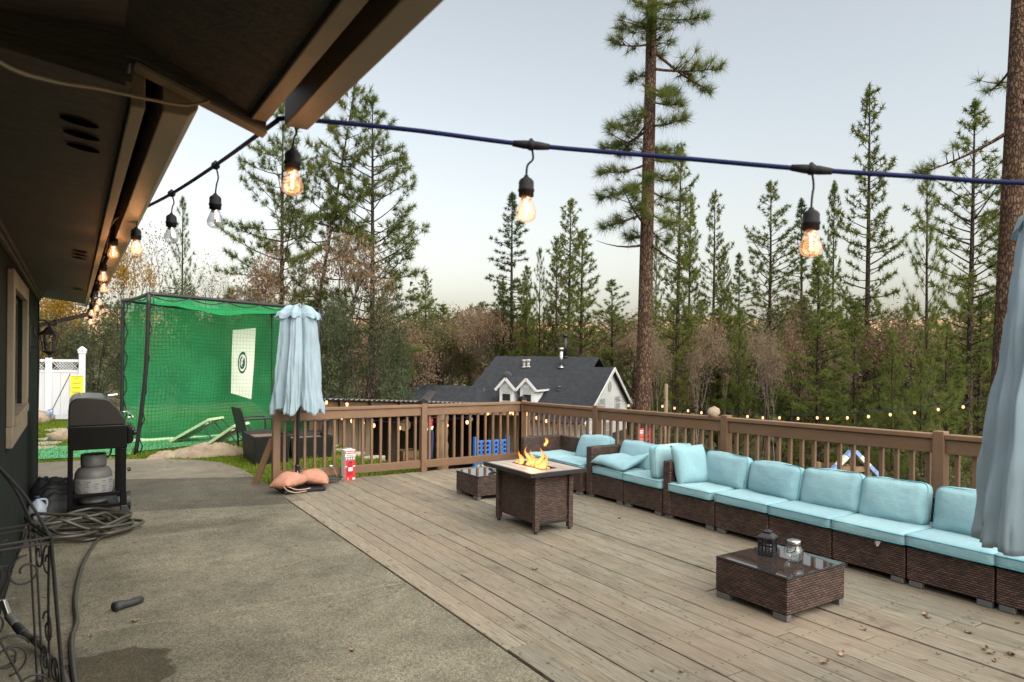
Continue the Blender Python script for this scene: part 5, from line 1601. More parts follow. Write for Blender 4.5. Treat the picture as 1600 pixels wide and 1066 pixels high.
# putting mats, boards, canvas bundle
pm = MB().grid(lambda u, v: (-1.4 + 2.25 * u + 0.2 * v, 13.75 + 1.75 * v - 0.15 * u, 0.012 + ground_z(0, 14) + 0.035 + 0.012 * noise.noise(Vector((u * 4, v * 4, 2)))), 20, 14)
tag(pm.build('putting_mat', M['mat_green'], None, True), 'flat green putting mat on the grass behind the grill', 'mat')
pm2 = MB().grid(lambda u, v: (1.0 + 3.0 * u - 0.10 * v, 13.95 + 1.25 * u + 1.35 * v, 0.012 + ground_z(2, 15) + 0.04 + 0.015 * noise.noise(Vector((u * 4, v * 4, 8)))), 24, 14)
tag(pm2.build('putting_mat', M['mat_green'], None, True), 'wide green turf mat spread on the floor of the golf cage', 'mat')

def corn_board(label, low, high, w):
    low, high = Vector(low), Vector(high)
    y_ = (high - low); L_ = y_.length; y_.normalize()
    x_ = y_.cross(Vector((0, 0, 1))).normalized()
    z_ = x_.cross(y_)
    t = thing('cornhole_board', label, 'game board', tuple(low), 0, 'tilted bean bag boards on the lawn')
    mt = Matrix(((x_.x, y_.x, z_.x, 0), (x_.y, y_.y, z_.y, 0), (x_.z, y_.z, z_.z, 0), (0, 0, 0, 1)))
    # top with a round hole
    m = MB(); n = 24; hc = Vector((0, L_ * 0.82, 0)); hr = 0.085
    ring, rect = [], []
    for i in range(n):
        a_ = 2 * math.pi * i / n
        ring.append(hc + Vector((hr * math.cos(a_), hr * math.sin(a_), 0)))
    def edge(a_):
        dx, dy = math.cos(a_), math.sin(a_)
        ts = []
        if dx > 1e-6: ts.append((w / 2) / dx)
        if dx < -1e-6: ts.append((-w / 2) / dx)
        if dy > 1e-6: ts.append((L_ - hc.y) / dy)
        if dy < -1e-6: ts.append((-hc.y) / dy)
        k = min(ts)
        return hc + Vector((dx * k, dy * k, 0))
    angs = sorted([2 * math.pi * i / n for i in range(n)] + [math.atan2(cy__ - hc.y, cx__) % (2 * math.pi) for cx__, cy__ in ((-w / 2, 0), (w / 2, 0), (w / 2, L_), (-w / 2, L_))])
    for i, a_ in enumerate(angs):
        m.v.append(mt @ (hc + Vector((hr * math.cos(a_), hr * math.sin(a_), 0))))
        m.v.append(mt @ edge(a_))
    k = len(angs)
    for i in range(k):
        j = (i + 1) % k
        m.f.append([2 * i, 2 * i + 1, 2 * j + 1, 2 * j])
    tp = m.build('top', M['board_top'], t)
    so = tp.modifiers.new('thick', 'SOLIDIFY'); so.thickness = 0.015; so.offset = -1
    fr = MB()
    for a0, b0 in (((-w / 2, 0), (-w / 2, L_)), ((w / 2, 0), (w / 2, L_)), ((-w / 2, L_), (w / 2, L_)), ((-w / 2, 0), (w / 2, 0))):
        fr.beam(mt @ Vector((a0[0], a0[1], -0.012)), mt @ Vector((b0[0], b0[1], -0.012)), 0.035, 0.05, z_)
    fr.build('frame', M['board_edge'], t)
    MB().tube([mt @ (hc + Vector((0.095 * math.cos(i * 0.5236), 0.095 * math.sin(i * 0.5236), 0.004))) for i in range(12)], 0.012, 6, True).build('hole_ring', M['board_edge'], t, True)
    top_z = high.z - low.z
    for s_ in (-1, 1):
        for back in (0.30, 0.50):
            a_ = mt @ Vector((s_ * (w / 2 - 0.03), L_ * (0.97 if back > 0.4 else 0.80), -0.03))
            b_ = Vector((a_.x, a_.y, -low.z - 0.04)) + Vector((y_.x, y_.y, 0)).normalized() * back
            MB().tube([a_, b_], 0.012, 6).build('leg', M['dark_metal'], t)
corn_board('bean bag board farther into the golf cage, partly behind the other board', (1.78, 15.2, 0.02), (2.40, 14.70, 0.46), 0.55)
corn_board('nearer bean bag board with its round hole showing, beside the black planter', (2.12, 13.75, 0.02), (2.62, 13.35, 0.45), 0.55)
heap('canvas_bundle', 'crumpled bundle of tan canvas on the grass by the concrete edge', 'canvas', (1.95, 12.95, -0.03), 0.64, 0.36, 0.21, M['tan_cloth'], 9, -0.15)
heap('canvas_end', 'loose end of tan canvas trailing beside the larger bundle', 'canvas', (1.36, 12.95, -0.03), 0.34, 0.17, 0.12, M['tan_cloth'], 15, 0.2)

# charcoal planters and black patio chairs beyond the railing
def planter(label, x0, y0, x1, y1, h, rz=0.0):
    t = thing('planter', label, 'planter', ((x0 + x1) / 2, (y0 + y1) / 2, -0.05), rz, 'charcoal planter boxes on the lawn')
    w, d = (x1 - x0) / 2, (y1 - y0) / 2
    m = MB()
    k = 0.90
    for (w0, d0, z0), (w1, d1, z1) in (((w * k, d * k, 0), (w, d, h)),):
        for s0, s1 in ((0, 1),):
            o_ = [(-w0, -d0, z0), (w0, -d0, z0), (w0, d0, z0), (-w0, d0, z0), (-w1, -d1, z1), (w1, -d1, z1), (w1, d1, z1), (-w1, d1, z1)]
            i_ = [(x_ * 0.90, y_ * 0.92, z_) for x_, y_, z_ in o_[4:]] + [(x_ * 0.86, y_ * 0.88, h - 0.06) for x_, y_, z_ in o_[4:]]
            m.v = [Vector(p) for p in o_ + i_]
            m.f = [[3, 2, 1, 0]] + [[i, (i + 1) % 4, 4 + (i + 1) % 4, 4 + i] for i in range(4)] + [[4 + i, 4 + (i + 1) % 4, 8 + (i + 1) % 4, 8 + i] for i in range(4)] + [[8 + i, 8 + (i + 1) % 4, 12 + (i + 1) % 4, 12 + i] for i in range(4)]
    m.build('box', M['planter'], t, False, 0.008)
    MB().box(-w * 0.87, -d * 0.89, h - 0.12, w * 0.87, d * 0.89, h - 0.058).build('soil', M['soil'], t)
    return t
planter('charcoal planter box left of the umbrella post, dry soil showing', 2.44, 11.42, 3.02, 12.40, 0.47)
planter('low charcoal planter box seen through the first balusters', 3.10, 11.75, 3.85, 12.45, 0.38)
pc = thing('patio_chair', 'black metal patio chair facing right behind the charcoal planter', 'chair', (2.75, 12.75, -0.05), 0.1, 'black patio chairs on the lawn')
for s_ in (-0.26, 0.26):
    MB().tube(smooth_path([(-0.22, s_, 0.0), (-0.24, s_, 0.42), (-0.34, s_, 0.86)]), 0.016, 8).build('back_leg', M['dark_metal'], pc, True)
    MB().tube(smooth_path([(0.28, s_, 0.0), (0.26, s_, 0.40), (0.24, s_, 0.64), (0.10, s_, 0.665), (-0.29, s_, 0.66)]), 0.016, 8).build('front_leg', M['dark_metal'], pc, True)
MB().box(-0.24, -0.25, 0.40, 0.26, 0.25, 0.43).build('seat', M['black_cloth'], pc, False, 0.008)
MB().prism([(-0.25, 0.44), (-0.22, 0.44), (-0.315, 0.86), (-0.345, 0.86)], -0.245, 0.245, 'y').build('backrest', M['black_cloth'], pc, False, 0.008)
pc2 = dup(pc)
pc2.location = (3.75, 12.75, -0.12); pc2.rotation_euler = (0, 0, 3.0); pc2['label'] = 'black metal patio chair seen through the railing under the folded umbrella'

# stepping stones beside the shed
sg_ = [(4.25, 13.7, .36, .28), (4.22, 13.1, .38, .30), (4.28, 12.45, .40, .30), (4.25, 11.85, .42, .34), (4.40, 11.25, .42, .30), (4.55, 10.72, .40, .30), (4.78, 10.35, .36, .26)]
for i, (x_, y_, a_, b_) in enumerate(sg_):
    m = MB()
    n = 9
    prof = [(1 + 0.16 * noise.noise(Vector((i * 3.3, k, 0)))) for k in range(n)]
    m.prism([(a_ / 2 * prof[k] * math.cos(k * 6.283 / n), b_ / 2 * prof[k] * math.sin(k * 6.283 / n)) for k in range(n)], -0.05, 0.045, 'z')
    o = m.build('stepping_stone', M['stone'], None, False, 0.012)
    o.location = (x_, y_, ground_z(x_, y_) + 0.01)
    tag(o, 'pale flat stepping stone, %s along the plank fence' % ('farthest of the row', 'second from the far end', 'third from the far end', 'middle one of the seven', 'third from the railing', 'second from the railing', 'nearest the railing')[i], 'stone', 'stepping stones along the plank fence')
for i, (x_, y_, r_, lab) in enumerate([(-0.16, 16.6, 0.26, 'larger grey rock by the stone path behind the grill'), (0.12, 16.2, 0.17, 'small grey rock leaning against a larger one behind the grill'), (-0.78, 20.9, 0.36, 'pale boulder at the foot of the white fence'), (0.2, 17.3, 0.15, 'lone small rock right of the stone path')]):
    m = MB().ball((0, 0, r_ * 0.35), (r_, r_ * 0.8, r_ * 0.62), 16, 10, lambda d: 1 + 0.28 * noise.noise(d * 1.7 + Vector((i * 5.0, 0, 0))) + 0.08 * noise.noise(d * 6))
    o = m.build('rock', M['rock'], None, True)
    o.location = (x_, y_, ground_z(x_, y_))
    tag(o, lab, 'rock', 'rocks on the back lawn')
for i, (x_, y_, a_, b_) in enumerate([(-0.52, 15.4, .6, .45), (-0.45, 16.1, .6, .5), (-0.35, 16.9, .55, .5), (-0.2, 17.8, .6, .5), (-0.25, 18.8, .6, .55)]):
    n = 8
    prof = [(1 + 0.2 * noise.noise(Vector((i * 7.3, k, 4)))) for k in range(n)]
    o = MB().prism([(a_ / 2 * prof[k] * math.cos(k * 6.283 / n), b_ / 2 * prof[k] * math.sin(k * 6.283 / n)) for k in range(n)], -0.05, 0.04, 'z').build('path_stone', M['stone'], None, False, 0.01)
    o.location = (x_, y_, ground_z(x_, y_) + 0.01)
    tag(o, 'pale flagstone of the little path, %s' % ('nearest the green putting mat', 'second from the putting mat', 'in the middle of the row', 'second from the white fence', 'nearest the white fence')[i], 'stone', 'flagstones of the path behind the grill')

# white vinyl fence, yellow notice, long handled net
wf = thing('white_fence', 'white vinyl privacy fence with a lattice top behind the grill', 'fence', (0.19, 21.2, -0.05))
FA, FB = Vector((0.19, 21.2)), Vector((-0.62, 21.65))
fd = (FB - FA).normalized()
def fbar(nm, s0, s1, z0, z1, th, mt=M['white_vinyl'], par=wf):
    a_ = fd * s0; b_ = fd * s1
    return MB().beam((a_.x, a_.y, (z0 + z1) / 2), (b_.x, b_.y, (z0 + z1) / 2), th, z1 - z0).build(nm, mt, par, False, 0.004)
for s_, hgt in ((0.0, 1.78), (0.84, 1.66), (2.7, 1.78)):
    p_ = fd * s_
    MB().box(p_.x - 0.075, p_.y - 0.075, 0, p_.x + 0.075, p_.y + 0.075, hgt).build('post', M['white_vinyl'], wf, False, 0.006)
    if s_ != 0.84:
        MB().box(p_.x - 0.095, p_.y - 0.095, hgt + 0.002, p_.x + 0.095, p_.y + 0.095, hgt + 0.04).lathe([(0.10, hgt + 0.042), (0.115, hgt + 0.09), (0.06, hgt + 0.15), (0.0, hgt + 0.19)], 4, (p_.x, p_.y, 0)).build('post_cap', M['white_vinyl'], wf, False, 0.004)
for s0, s1 in ((0.08, 0.76), (0.92, 2.62)):
    fbar('rail', s0, s1, 1.27, 1.34, 0.05); fbar('rail', s0, s1, 1.55, 1.62, 0.05); fbar('rail', s0, s1, 0.05, 0.15, 0.05)
    k = max(1, round((s1 - s0) / 0.2))
    for i in range(k):
        a_ = s0 + (s1 - s0) * i / k
        fbar('fence_board', a_ + 0.003, a_ + (s1 - s0) / k - 0.003, 0.155, 1.265, 0.03)
    lt = MB()
    kk = int((s1 - s0) / 0.075)
    for i in range(-3, kk + 1):
        for sgn in (0, 1):
            a_, b_ = s0 + i * 0.075, s0 + i * 0.075 + 0.21
            if a_ < s0 - 0.001 or b_ > s1: continue
            pa, pb = fd * (a_ if not sgn else b_), fd * (b_ if not sgn else a_)
            lt.beam((pa.x, pa.y - 0.008 * sgn, 1.342), (pb.x, pb.y - 0.008 * sgn, 1.548), 0.010, 0.032, (fd.y, -fd.x, 0))
    tag(lt.build('lattice', M['white_vinyl'], wf), kind='stuff')
ysn = thing('yellow_notice', 'yellow notice with lines of print on a navy post by the fence', 'sign', (0.05, 20.0, -0.05))
MB().tube([(0.03, 0.03, 0), (0.03, 0.03, 0.9)], 0.028, 8).build('post', M['navy'], ysn)
MB().box(-0.115, -0.01, 0.63, 0.155, 0.01, 1.23).build('panel', M['yellow'], ysn, False, 0.004)
M['yellow_dark'] = basic('olive_print', (0.24, 0.22, 0.02), 0.6, 0.05)
for zz, w_ in ((1.14, 0.05), (1.03, 0.085), (0.92, 0.09), (0.81, 0.085), (0.71, 0.035)):
    for k in range(int(w_ / 0.014)):
        MB().box(0.02 - w_ + k * 0.028, -0.0125, zz, 0.02 - w_ + k * 0.028 + 0.019, -0.0105, zz + 0.022).build('print_mark', M['yellow_dark'], ysn)
for zz in (1.195, 0.65): MB().box(-0.10, -0.0125, zz, 0.14, -0.0105, zz + 0.015).build('print_border', M['yellow_dark'], ysn)
bnet = thing('skimmer_net', 'long handled blue scoop net leaning on the white fence', 'net', (-0.35, 20.8, -0.05))
MB().tube([(0.28, 0.22, 1.25), (-0.09, -0.02, 0.36)], 0.011, 6).build('handle', M['dark_metal'], bnet)
MB().tube([(-0.09 - 0.19 * (0.5 - 0.5 * math.cos(a_)) + 0.055 * math.sin(a_), -0.02, 0.36 - 0.27 * (0.5 - 0.5 * math.cos(a_)) - 0.10 * math.sin(a_) * 0.4) for a_ in np.linspace(0, 6.283, 16)[:-1]], 0.012, 6, True).build('hoop', M['blue_plastic'], bnet, True)
M['mesh_blue'] = mat_clear('pale_blue_mesh', (0.45, 0.62, 0.85), 0.25, 0.6)
MB().ball((-0.185, 0.0, 0.225), (0.075, 0.06, 0.13), 12, 8).build('bag', M['mesh_blue'], bnet, True)

# ------------------------------------------------------------------ open shed below the deck end
sh = thing('shed', 'open timber shed with a corrugated roof and plank end beyond the railing', 'shed', (6.0, 12.6, -1.3))
SHO = Vector((6.0, 12.6, -1.3))
def sp_(nm, mb, mt, par=None, sm=False, bev=0.0):
    mb.v = [p - SHO for p in mb.v]
    return mb.build(nm, mt, par or sh, sm, bev)
def roofz(x_, y_): return 0.92 - 0.055 * (x_ - 4.0) - 0.10 * (y_ - 12.5)
m = MB()
m.grid(lambda u, v: (3.85 + 4.75 * u, 12.35 + 3.6 * v, roofz(3.85 + 4.75 * u, 12.35 + 3.6 * v) + 0.016 * math.sin((3.85 + 4.75 * u) * 6.283 / 0.10)), 380, 2)
ro = sp_('roof', m, M['corrugated'], None, True)
so = ro.modifiers.new('sheet', 'SOLIDIFY'); so.thickness = 0.006
def sbeam(nm, p, q, w, h, mt, bev=0.008): return sp_(nm, MB().beam(p, q, w, h), mt, None, False, bev)
sbeam('beam', (3.9, 12.55, roofz(3.9, 12.55) - 0.13), (8.5, 12.55, roofz(8.5, 12.55) - 0.13), 0.07, 0.20, M['wood_raw'])
sbeam('beam', (3.9, 15.6, roofz(3.9, 15.6) - 0.13), (8.5, 15.6, roofz(8.5, 15.6) - 0.13), 0.07, 0.20, M['wood_dark'])
for x_ in np.arange(4.2, 8.5, 0.6):
    sbeam('rafter', (x_, 12.4, roofz(x_, 12.4) - 0.075), (x_, 15.8, roofz(x_, 15.8) - 0.075), 0.045, 0.10, M['wood_dark'], 0.0)
sp_('log_post', MB().tube(smooth_path([(6.40, 12.6, -1.35), (6.42, 12.61, -0.5), (6.39, 12.6, 0.1), (6.40, 12.6, 0.62)]), [0.125 + 0.012 * math.sin(i * 2.1) for i in range(19)], 14), M['log'], None, True)
sp_('post', MB().box(8.30, 12.5, -1.35, 8.42, 12.62, 0.55), M['wood_raw'], None, False, 0.008)
sp_('post', MB().box(5.66, 13.55, -1.35, 5.79, 13.68, 0.55), M['wood_dark'], None, False, 0.008)
sp_('floor', MB().box(3.9, 12.2, -1.42, 8.7, 15.9, -1.28), M['wood_dark'])
x_ = 4.9
k = 0
while x_ < 8.55:
    w_ = 0.14
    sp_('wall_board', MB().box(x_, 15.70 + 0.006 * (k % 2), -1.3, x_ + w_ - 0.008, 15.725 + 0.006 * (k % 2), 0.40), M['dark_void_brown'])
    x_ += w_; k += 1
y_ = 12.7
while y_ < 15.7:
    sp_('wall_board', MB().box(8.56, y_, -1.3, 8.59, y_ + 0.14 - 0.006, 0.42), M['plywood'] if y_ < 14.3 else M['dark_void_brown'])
    y_ += 0.14
# shelf, bench and stored wood
sp_('bench', MB().box(4.9, 15.0, -0.75, 6.2, 15.5, -0.70).box(4.95, 15.05, -1.28, 5.02, 15.45, -0.752).box(6.08, 15.05, -1.28, 6.15, 15.45, -0.752), M['wood_raw'], None, False, 0.006)
# plank end fence left of the shed
pf = thing('plank_fence', 'rough vertical plank fence closing the left end of the shed', 'fence', (3.95, 13.05, -0.1))
x_ = 3.80
rs = random.Random(8)
while x_ < 5.05:
    w_ = rs.uniform(0.13, 0.17)
    z0_ = ground_z(x_, 13.05) - 0.1
    o = MB().box(x_ - 3.95, rs.uniform(-0.012, 0.012), z0_ + 0.1, x_ - 3.95 + w_ - 0.008, 0.024 + rs.uniform(0, 0.012), 0.72 + 0.1 + rs.uniform(-0.02, 0.02)).build('plank', M['plank_grey'], pf, False, 0.004)
    x_ += w_
MB().box(-0.15, 0.05, 0.60, 1.1, 0.09, 0.70).build('back_rail', M['plank_grey'], pf)
ld_ = thing('log_disc', 'round yellowish log slice hanging in the shed opening', 'log slice', (5.93, 13.4, 0.27))
MB().tube([(0, 0, 0), (0, 0.06, 0)], 0.125, 26).build('slice', M['plywood'], ld_, False, 0.006)
for r_ in (0.045, 0.085): MB().tube([(r_ * math.cos(a_), -0.001, r_ * math.sin(a_)) for a_ in np.linspace(0, 6.283, 24)[:-1]], 0.003, 5, True).build('growth_ring', M['log'], ld_)
MB().tube([(0, 0.03, 0.12), (0, 0.03, 0.50)], 0.004, 5).build('hanging_wire', M['dark_metal'], ld_)
fgm = thing('flag', 'narrow red, white and blue flag hanging by the log post', 'flag', (6.05, 12.45, 0.5))
for z0_, z1_, mt, dx in ((-0.02, -0.17, M['red_print'], 0.0), (-0.171, -0.25, M['paper'], 0.01), (-0.251, -0.82, M['navy'], 0.02)):
    MB().grid(lambda u, v: (dx - 0.055 + 0.12 * u + 0.012 * math.sin(v * 5), 0.03 * math.sin(u * 7 + v * 2), z0_ + (z1_ - z0_) * v), 12, 6).build('flag_band', mt, fgm, True)
MB().tube([(-0.10, 0, 0.0), (0.12, 0, 0.0)], 0.008, 6).build('rod', M['dark_metal'], fgm)
crt = thing('wood_crate', 'orange brown timber crate on the shed floor behind the middle post', 'crate', (6.10, 13.6, -0.95))
for k in range(4):
    MB().box(-0.22, -0.20, 0.0 + k * 0.17, 0.22, -0.18, 0.155 + k * 0.17).build('slat', M['log'], crt, False, 0.004)
    MB().box(-0.22, 0.18, 0.0 + k * 0.17, 0.22, 0.20, 0.155 + k * 0.17).build('slat', M['log'], crt, False, 0.004)
MB().box(-0.215, -0.178, 0.0, -0.195, 0.178, 0.66).box(0.195, -0.178, 0.0, 0.215, 0.178, 0.66).box(-0.2, -0.17, -0.33, -0.15, 0.17, -0.002).box(0.15, -0.17, -0.33, 0.2, 0.17, -0.002).build('crate_end', M['wood_raw'], crt)

cf = thing('connect_game', 'bright blue giant four in a row game frame with yellow discs in the shed', 'game', (6.95, 11.55, -1.05), -0.08)
PZ = 0.092
HXN, HZN = 7, 6
fr = MB()
for i in range(HXN):
    for j in range(HZN):
        cx0, cz0 = (i - 3) * PZ, 0.62 + (j + 0.5) * PZ * 0.92
        n = 16
        base = len(fr.v)
        for k in range(n):
            a_ = 2 * math.pi * (k + 0.5) / n
            ca, sa = math.cos(a_), math.sin(a_)
            q = max(abs(ca), abs(sa))
            for rr_, yy in ((0.031, -0.03), (0.031, 0.03)):
                fr.v.append(Vector((cx0 + rr_ * ca, yy, cz0 + rr_ * sa)))
            for yy in (-0.03, 0.03):
                fr.v.append(Vector((cx0 + ca / q * PZ / 2, yy, cz0 + sa / q * PZ * 0.46)))
        for k in range(n):
            a, b = base + 4 * k, base + 4 * ((k + 1) % n)
            fr.f += [[a, a + 2, b + 2, b], [a + 1, b + 1, b + 3, a + 3], [a, b, b + 1, a + 1]]
fr.build('frame', M['blue_plastic'], cf)
MB().box(-0.322, -0.028, 0.62 + 6 * PZ * 0.92 - 0.008, 0.322, 0.028, 0.62 + 6 * PZ * 0.92 + 0.02).build('top_bar', M['blue_plastic'], cf, False, 0.004)
for s_ in (-1, 1):
    MB().box(s_ * 0.355 - 0.03, -0.045, -0.22, s_ * 0.355 + 0.03, 0.045, 1.22).build('side_post', M['blue_plastic'], cf, False, 0.008)
    MB().box(s_ * 0.355 - 0.03, -0.25, -0.245, s_ * 0.355 + 0.03, 0.25, -0.222).build('foot', M['blue_plastic'], cf, False, 0.008)
for i, j in ((0, 0), (1, 0), (2, 0), (3, 0), (5, 0), (1, 1)):
    MB().tube([((i - 3) * PZ, -0.012, 0.62 + (j + 0.5) * PZ * 0.92), ((i - 3) * PZ, 0.012, 0.62 + (j + 0.5) * PZ * 0.92)], 0.034, 18).build('disc', M['yellow_plastic'], cf)

# small string lights under the shed roof and out over the drive
def yard_lights(label, pts_, r=0.028, drop=0.10, cat='string lights', unlit=(), lamps=()):
    t = thing('yard_string_lights', label, cat, tuple(pts_[0]), 0, 'strings of small yard lights')
    O = Vector(pts_[0])
    MB().tube([Vector(p) - O + Vector((0, 0, drop)) for p in smooth_path(pts_, 4)], 0.006, 5).build('cord', M['cord'], t)
    for i, p in enumerate(pts_[1:-1]):
        p = Vector(p) - O
        s_ = MB().tube([p + Vector((0, 0, drop)), p + Vector((0, 0, 0.03))], 0.013, 6).build('socket', M['rubber'], t)
        MB().ball(p, (r, r, r * 1.35), 10, 7).build('bulb', M['clear'] if i in unlit else M['tiny_bulb'], s_, True)
        if i in lamps:
            ld = bpy.data.lights.new('bulb_light', 'POINT'); ld.energy = 1.2; ld.color = (1.0, 0.45, 0.16); ld.shadow_soft_size = 0.03
            lo = bpy.data.objects.new('bulb_light', ld); COL.objects.link(lo); lo.parent = s_; lo.location = p
    return t
yard_lights('small warm lights looping across the open front of the shed',
            [W(x_, y_, d_) for x_, y_, d_ in ((500, 640, 12.3), (510, 629, 12.2), (542, 632, 12.0), (535, 653, 11.4), (550, 658, 11.4), (567, 661, 11.3), (584, 665, 11.3), (624, 669, 11.3), (671, 668, 11.4), (698, 665, 11.5), (730, 660, 11.8), (737, 656, 12.6), (762, 646, 12.8), (797, 644, 12.2), (803, 646, 12.0), (824, 647, 12.4), (839, 653, 12.8), (854, 658, 13.2), (873, 663, 13.8), (890, 664, 14.4), (908, 664, 15.0), (930, 662, 16.0))],
            0.027, 0.09, unlit=(10,), lamps=(0, 1, 4, 7, 9, 12, 15, 17))
yard_lights('long sagging row of small warm lights beyond the right railing',
            [W(x_, y_, d_) for x_, y_, d_ in ((960, 630, 24), (982, 634, 24), (1015, 631, 24), (1035, 635, 23.6), (1054, 638, 23.2), (1075, 642, 22.8), (1096, 645, 22.4), (1168, 651, 21.6), (1192, 653, 21.2), (1218, 653, 20.8), (1247, 654, 20.4), (1277, 653, 20), (1293, 654, 19.6), (1324, 653, 19.2), (1357, 651, 19), (1391, 648, 19), (1429, 645, 19), (1466, 640, 19), (1505, 636, 19), (1560, 624, 19.5))],
            0.033, 0.14)
up = thing('utility_pole', 'thin grey pole carrying the yard lights beside the big pine', 'pole', tuple(W(1040, 640, 23.4)[:2]) + (ground_z(*W(1040, 640, 23.4)[:2]) - 0.2,))
hz_ = W(1040, 600, 23.4).z - up.location.z
MB().tube([(0, 0, 0), (0.02, 0, hz_)], [0.075, 0.06], 10).build('shaft', M['plank_grey'], up, True)
MB().box(-0.09, -0.02, hz_ - 0.55, 0.09, 0.02, hz_ - 0.50).build('hook', M['dark_metal'], up)

# red notice below the railing
rsn = thing('red_notice', 'small red notice with white lines of print seen between the balusters', 'sign', tuple(W(1002, 680, 13.5)), -0.5)
MB().box(-0.075, -0.008, -0.22, 0.075, 0.008, 0.13).build('panel', M['red_sign'], rsn, False, 0.003)
for zz, w_, n_ in ((0.085, 0.066, 5), (0.045, 0.066, 5)):
    for k in range(n_): MB().box(-w_ + k * 2 * w_ / n_ + 0.003, -0.0105, zz - 0.012, -w_ + (k + 1) * 2 * w_ / n_ - 0.004, -0.0085, zz + 0.012).build('print_mark', M['paper'], rsn)
for zz in (0.0, -0.075, -0.10, -0.16): MB().box(-0.065, -0.0105, zz - 0.009, 0.065, -0.0085, zz + 0.009).build('print_line', M['orange_bag'], rsn)
MB().box(0.16, -0.01, -1.2, 0.18, 0.01, 0.13).build('stake', M['red_sign'], rsn)
MB().box(-0.01, 0.0085, -1.6, 0.02, 0.03, 0.10).build('stake', M['wood_dark'], rsn)

# little timber play house roof seen over the cushions
pk = W(1315, 696, 13.5)
ph_ = thing('playhouse', 'small timber playhouse with blue and cream roof edge panels below the deck', 'playhouse', (pk.x, pk.y, ground_z(pk.x, pk.y)), math.radians(-28))
pz = pk.z - ph_.location.z
def rbar(nm, a, b, y0_, y1_, th, mt):
    d_ = Vector((b[0] - a[0], 0, b[1] - a[1])); n_ = Vector((-d_.z, 0, d_.x)).normalized() * th
    if n_.z < 0: n_ = -n_
    return MB().prism([a, b, (b[0] + n_.x, b[1] + n_.z), (a[0] + n_.x, a[1] + n_.z)], y0_, y1_, 'y').build(nm, mt, ph_, False, 0.004)
for sgn, n_, L_ in ((-1, 4, 0.135), (1, 6, 0.135)):
    for k in range(n_):
        a = (sgn * (0.008 + k * L_ * 0.72), pz - 0.09 - k * L_ * 0.70); b = (sgn * (k + 0.97) * L_ * 0.72, pz - 0.09 - (k + 0.97) * L_ * 0.70)
        rbar('roof_panel', a, b, -0.45, -0.33, 0.075, M['roof_blue'] if (k % 4) in (0, 3) else M['roof_cream'])
for sx_ in (-0.28, 0.34):
    for sy_ in (-0.36, 0.36): MB().box(sx_ - 0.04, sy_ - 0.04, -0.3, sx_ + 0.04, sy_ + 0.04, pz - 0.12 - abs(sx_) * 0.95).build('post', M['wood_raw'], ph_)
MB().box(-0.235, -0.39, pz - 0.46, 0.295, -0.36, pz - 0.36).build('tie_beam', M['log'], ph_)
MB().box(-0.05, -0.38, pz - 0.358, 0.04, -0.34, pz - 0.13).build('king_post', M['log'], ph_)
MB().box(-0.235, 0.33, pz - 0.90, 0.295, 0.36, pz - 0.40).build('back_panel', M['wood_dark'], ph_)

# asphalt drive below, with a kerb
dv = []
corners = [W(1040, 672, 52), W(1235, 686, 44), W(1262, 716, 34), W(1110, 716, 34)]
N_ = 16
m = MB()
def drv(u, v):
    p = corners[0] * (1 - u) * (1 - v) + corners[1] * u * (1 - v) + corners[2] * u * v + corners[3] * (1 - u) * v
    return (p.x, p.y, ground_z(p.x, p.y) + 0.07)
m.grid(drv, N_, N_)
tag(m.build('driveway', M['asphalt'], None, True), kind='structure')
kb = MB()
kb.tube([Vector(drv(i / 12, 1.0)) + Vector((0, 0, 0.05)) for i in range(13)], 0.11, 6)
tag(kb.build('kerb', M['kerb'], None, True), kind='structure')
m = MB()
c2 = [W(1380, 705, 44), W(1560, 715, 40), W(1560, 735, 30), W(1380, 722, 34)]
def drv2(u, v):
    p = c2[0] * (1 - u) * (1 - v) + c2[1] * u * (1 - v) + c2[2] * u * v + c2[3] * (1 - u) * v
    return (p.x, p.y, ground_z(p.x, p.y) + 0.06)
m.grid(drv2, N_, N_)
tag(m.build('path', M['kerb'], None, True), kind='structure')

# rock on the rail
rk_ = MB().ball((0, 0, 0.055), (0.085, 0.06, 0.065), 16, 10, lambda d: 1 + 0.22 * noise.noise(d * 2.1) + 0.10 * noise.noise(d * 6))
o = rk_.build('rail_rock', M['rock'], None, True)
o.location = (6.255, 5.40, 1.068)
tag(o, 'tan pitted rock sitting on top of the railing', 'rock')

# dead leaves and twigs on the deck
LEAF = [(4.921, 2.397), (4.841, 2.092), (4.307, 2.478), (3.834, 2.336), (3.647, 2.323), (4.349, 2.04), (4.661, 1.922), (4.718, 1.814), (4.512, 1.811), (2.864, 2.684), (2.727, 2.768), (2.996, 5.385), (5.297, 1.997), (4.88, 2.36), (4.70, 1.80), (4.62, 1.88), (3.2, 4.6), (3.5, 8.3), (5.0, 5.6), (4.95, 3.9), (3.3, 6.9), (2.9, 8.2), (0.35, 5.05), (0.10, 4.95), (1.4, 3.9), (-0.15, 5.9)]
leaf_mes = []
for k in range(4):
    m = MB()
    rs = random.Random(k)
    cu = rs.uniform(0.15, 0.4)
    def lf_(u, v):
        a_ = (u - 0.5) * 2
        w_ = 0.020 * (1 - abs(a_) ** 2.2) * (1 + 0.25 * math.sin(a_ * 14 + k))
        c_ = (v - 0.5) * 2
        return (a_ * 0.036, c_ * w_, 0.004 + cu * 0.035 * c_ * c_ + 0.010 * a_ * a_ + 0.004 * math.sin(a_ * 5 + c_ * 3))
    m.grid(lf_, 12, 4)
    leaf_mes.append(m.mesh('dead_leaf', M['leaf_dead'], True))
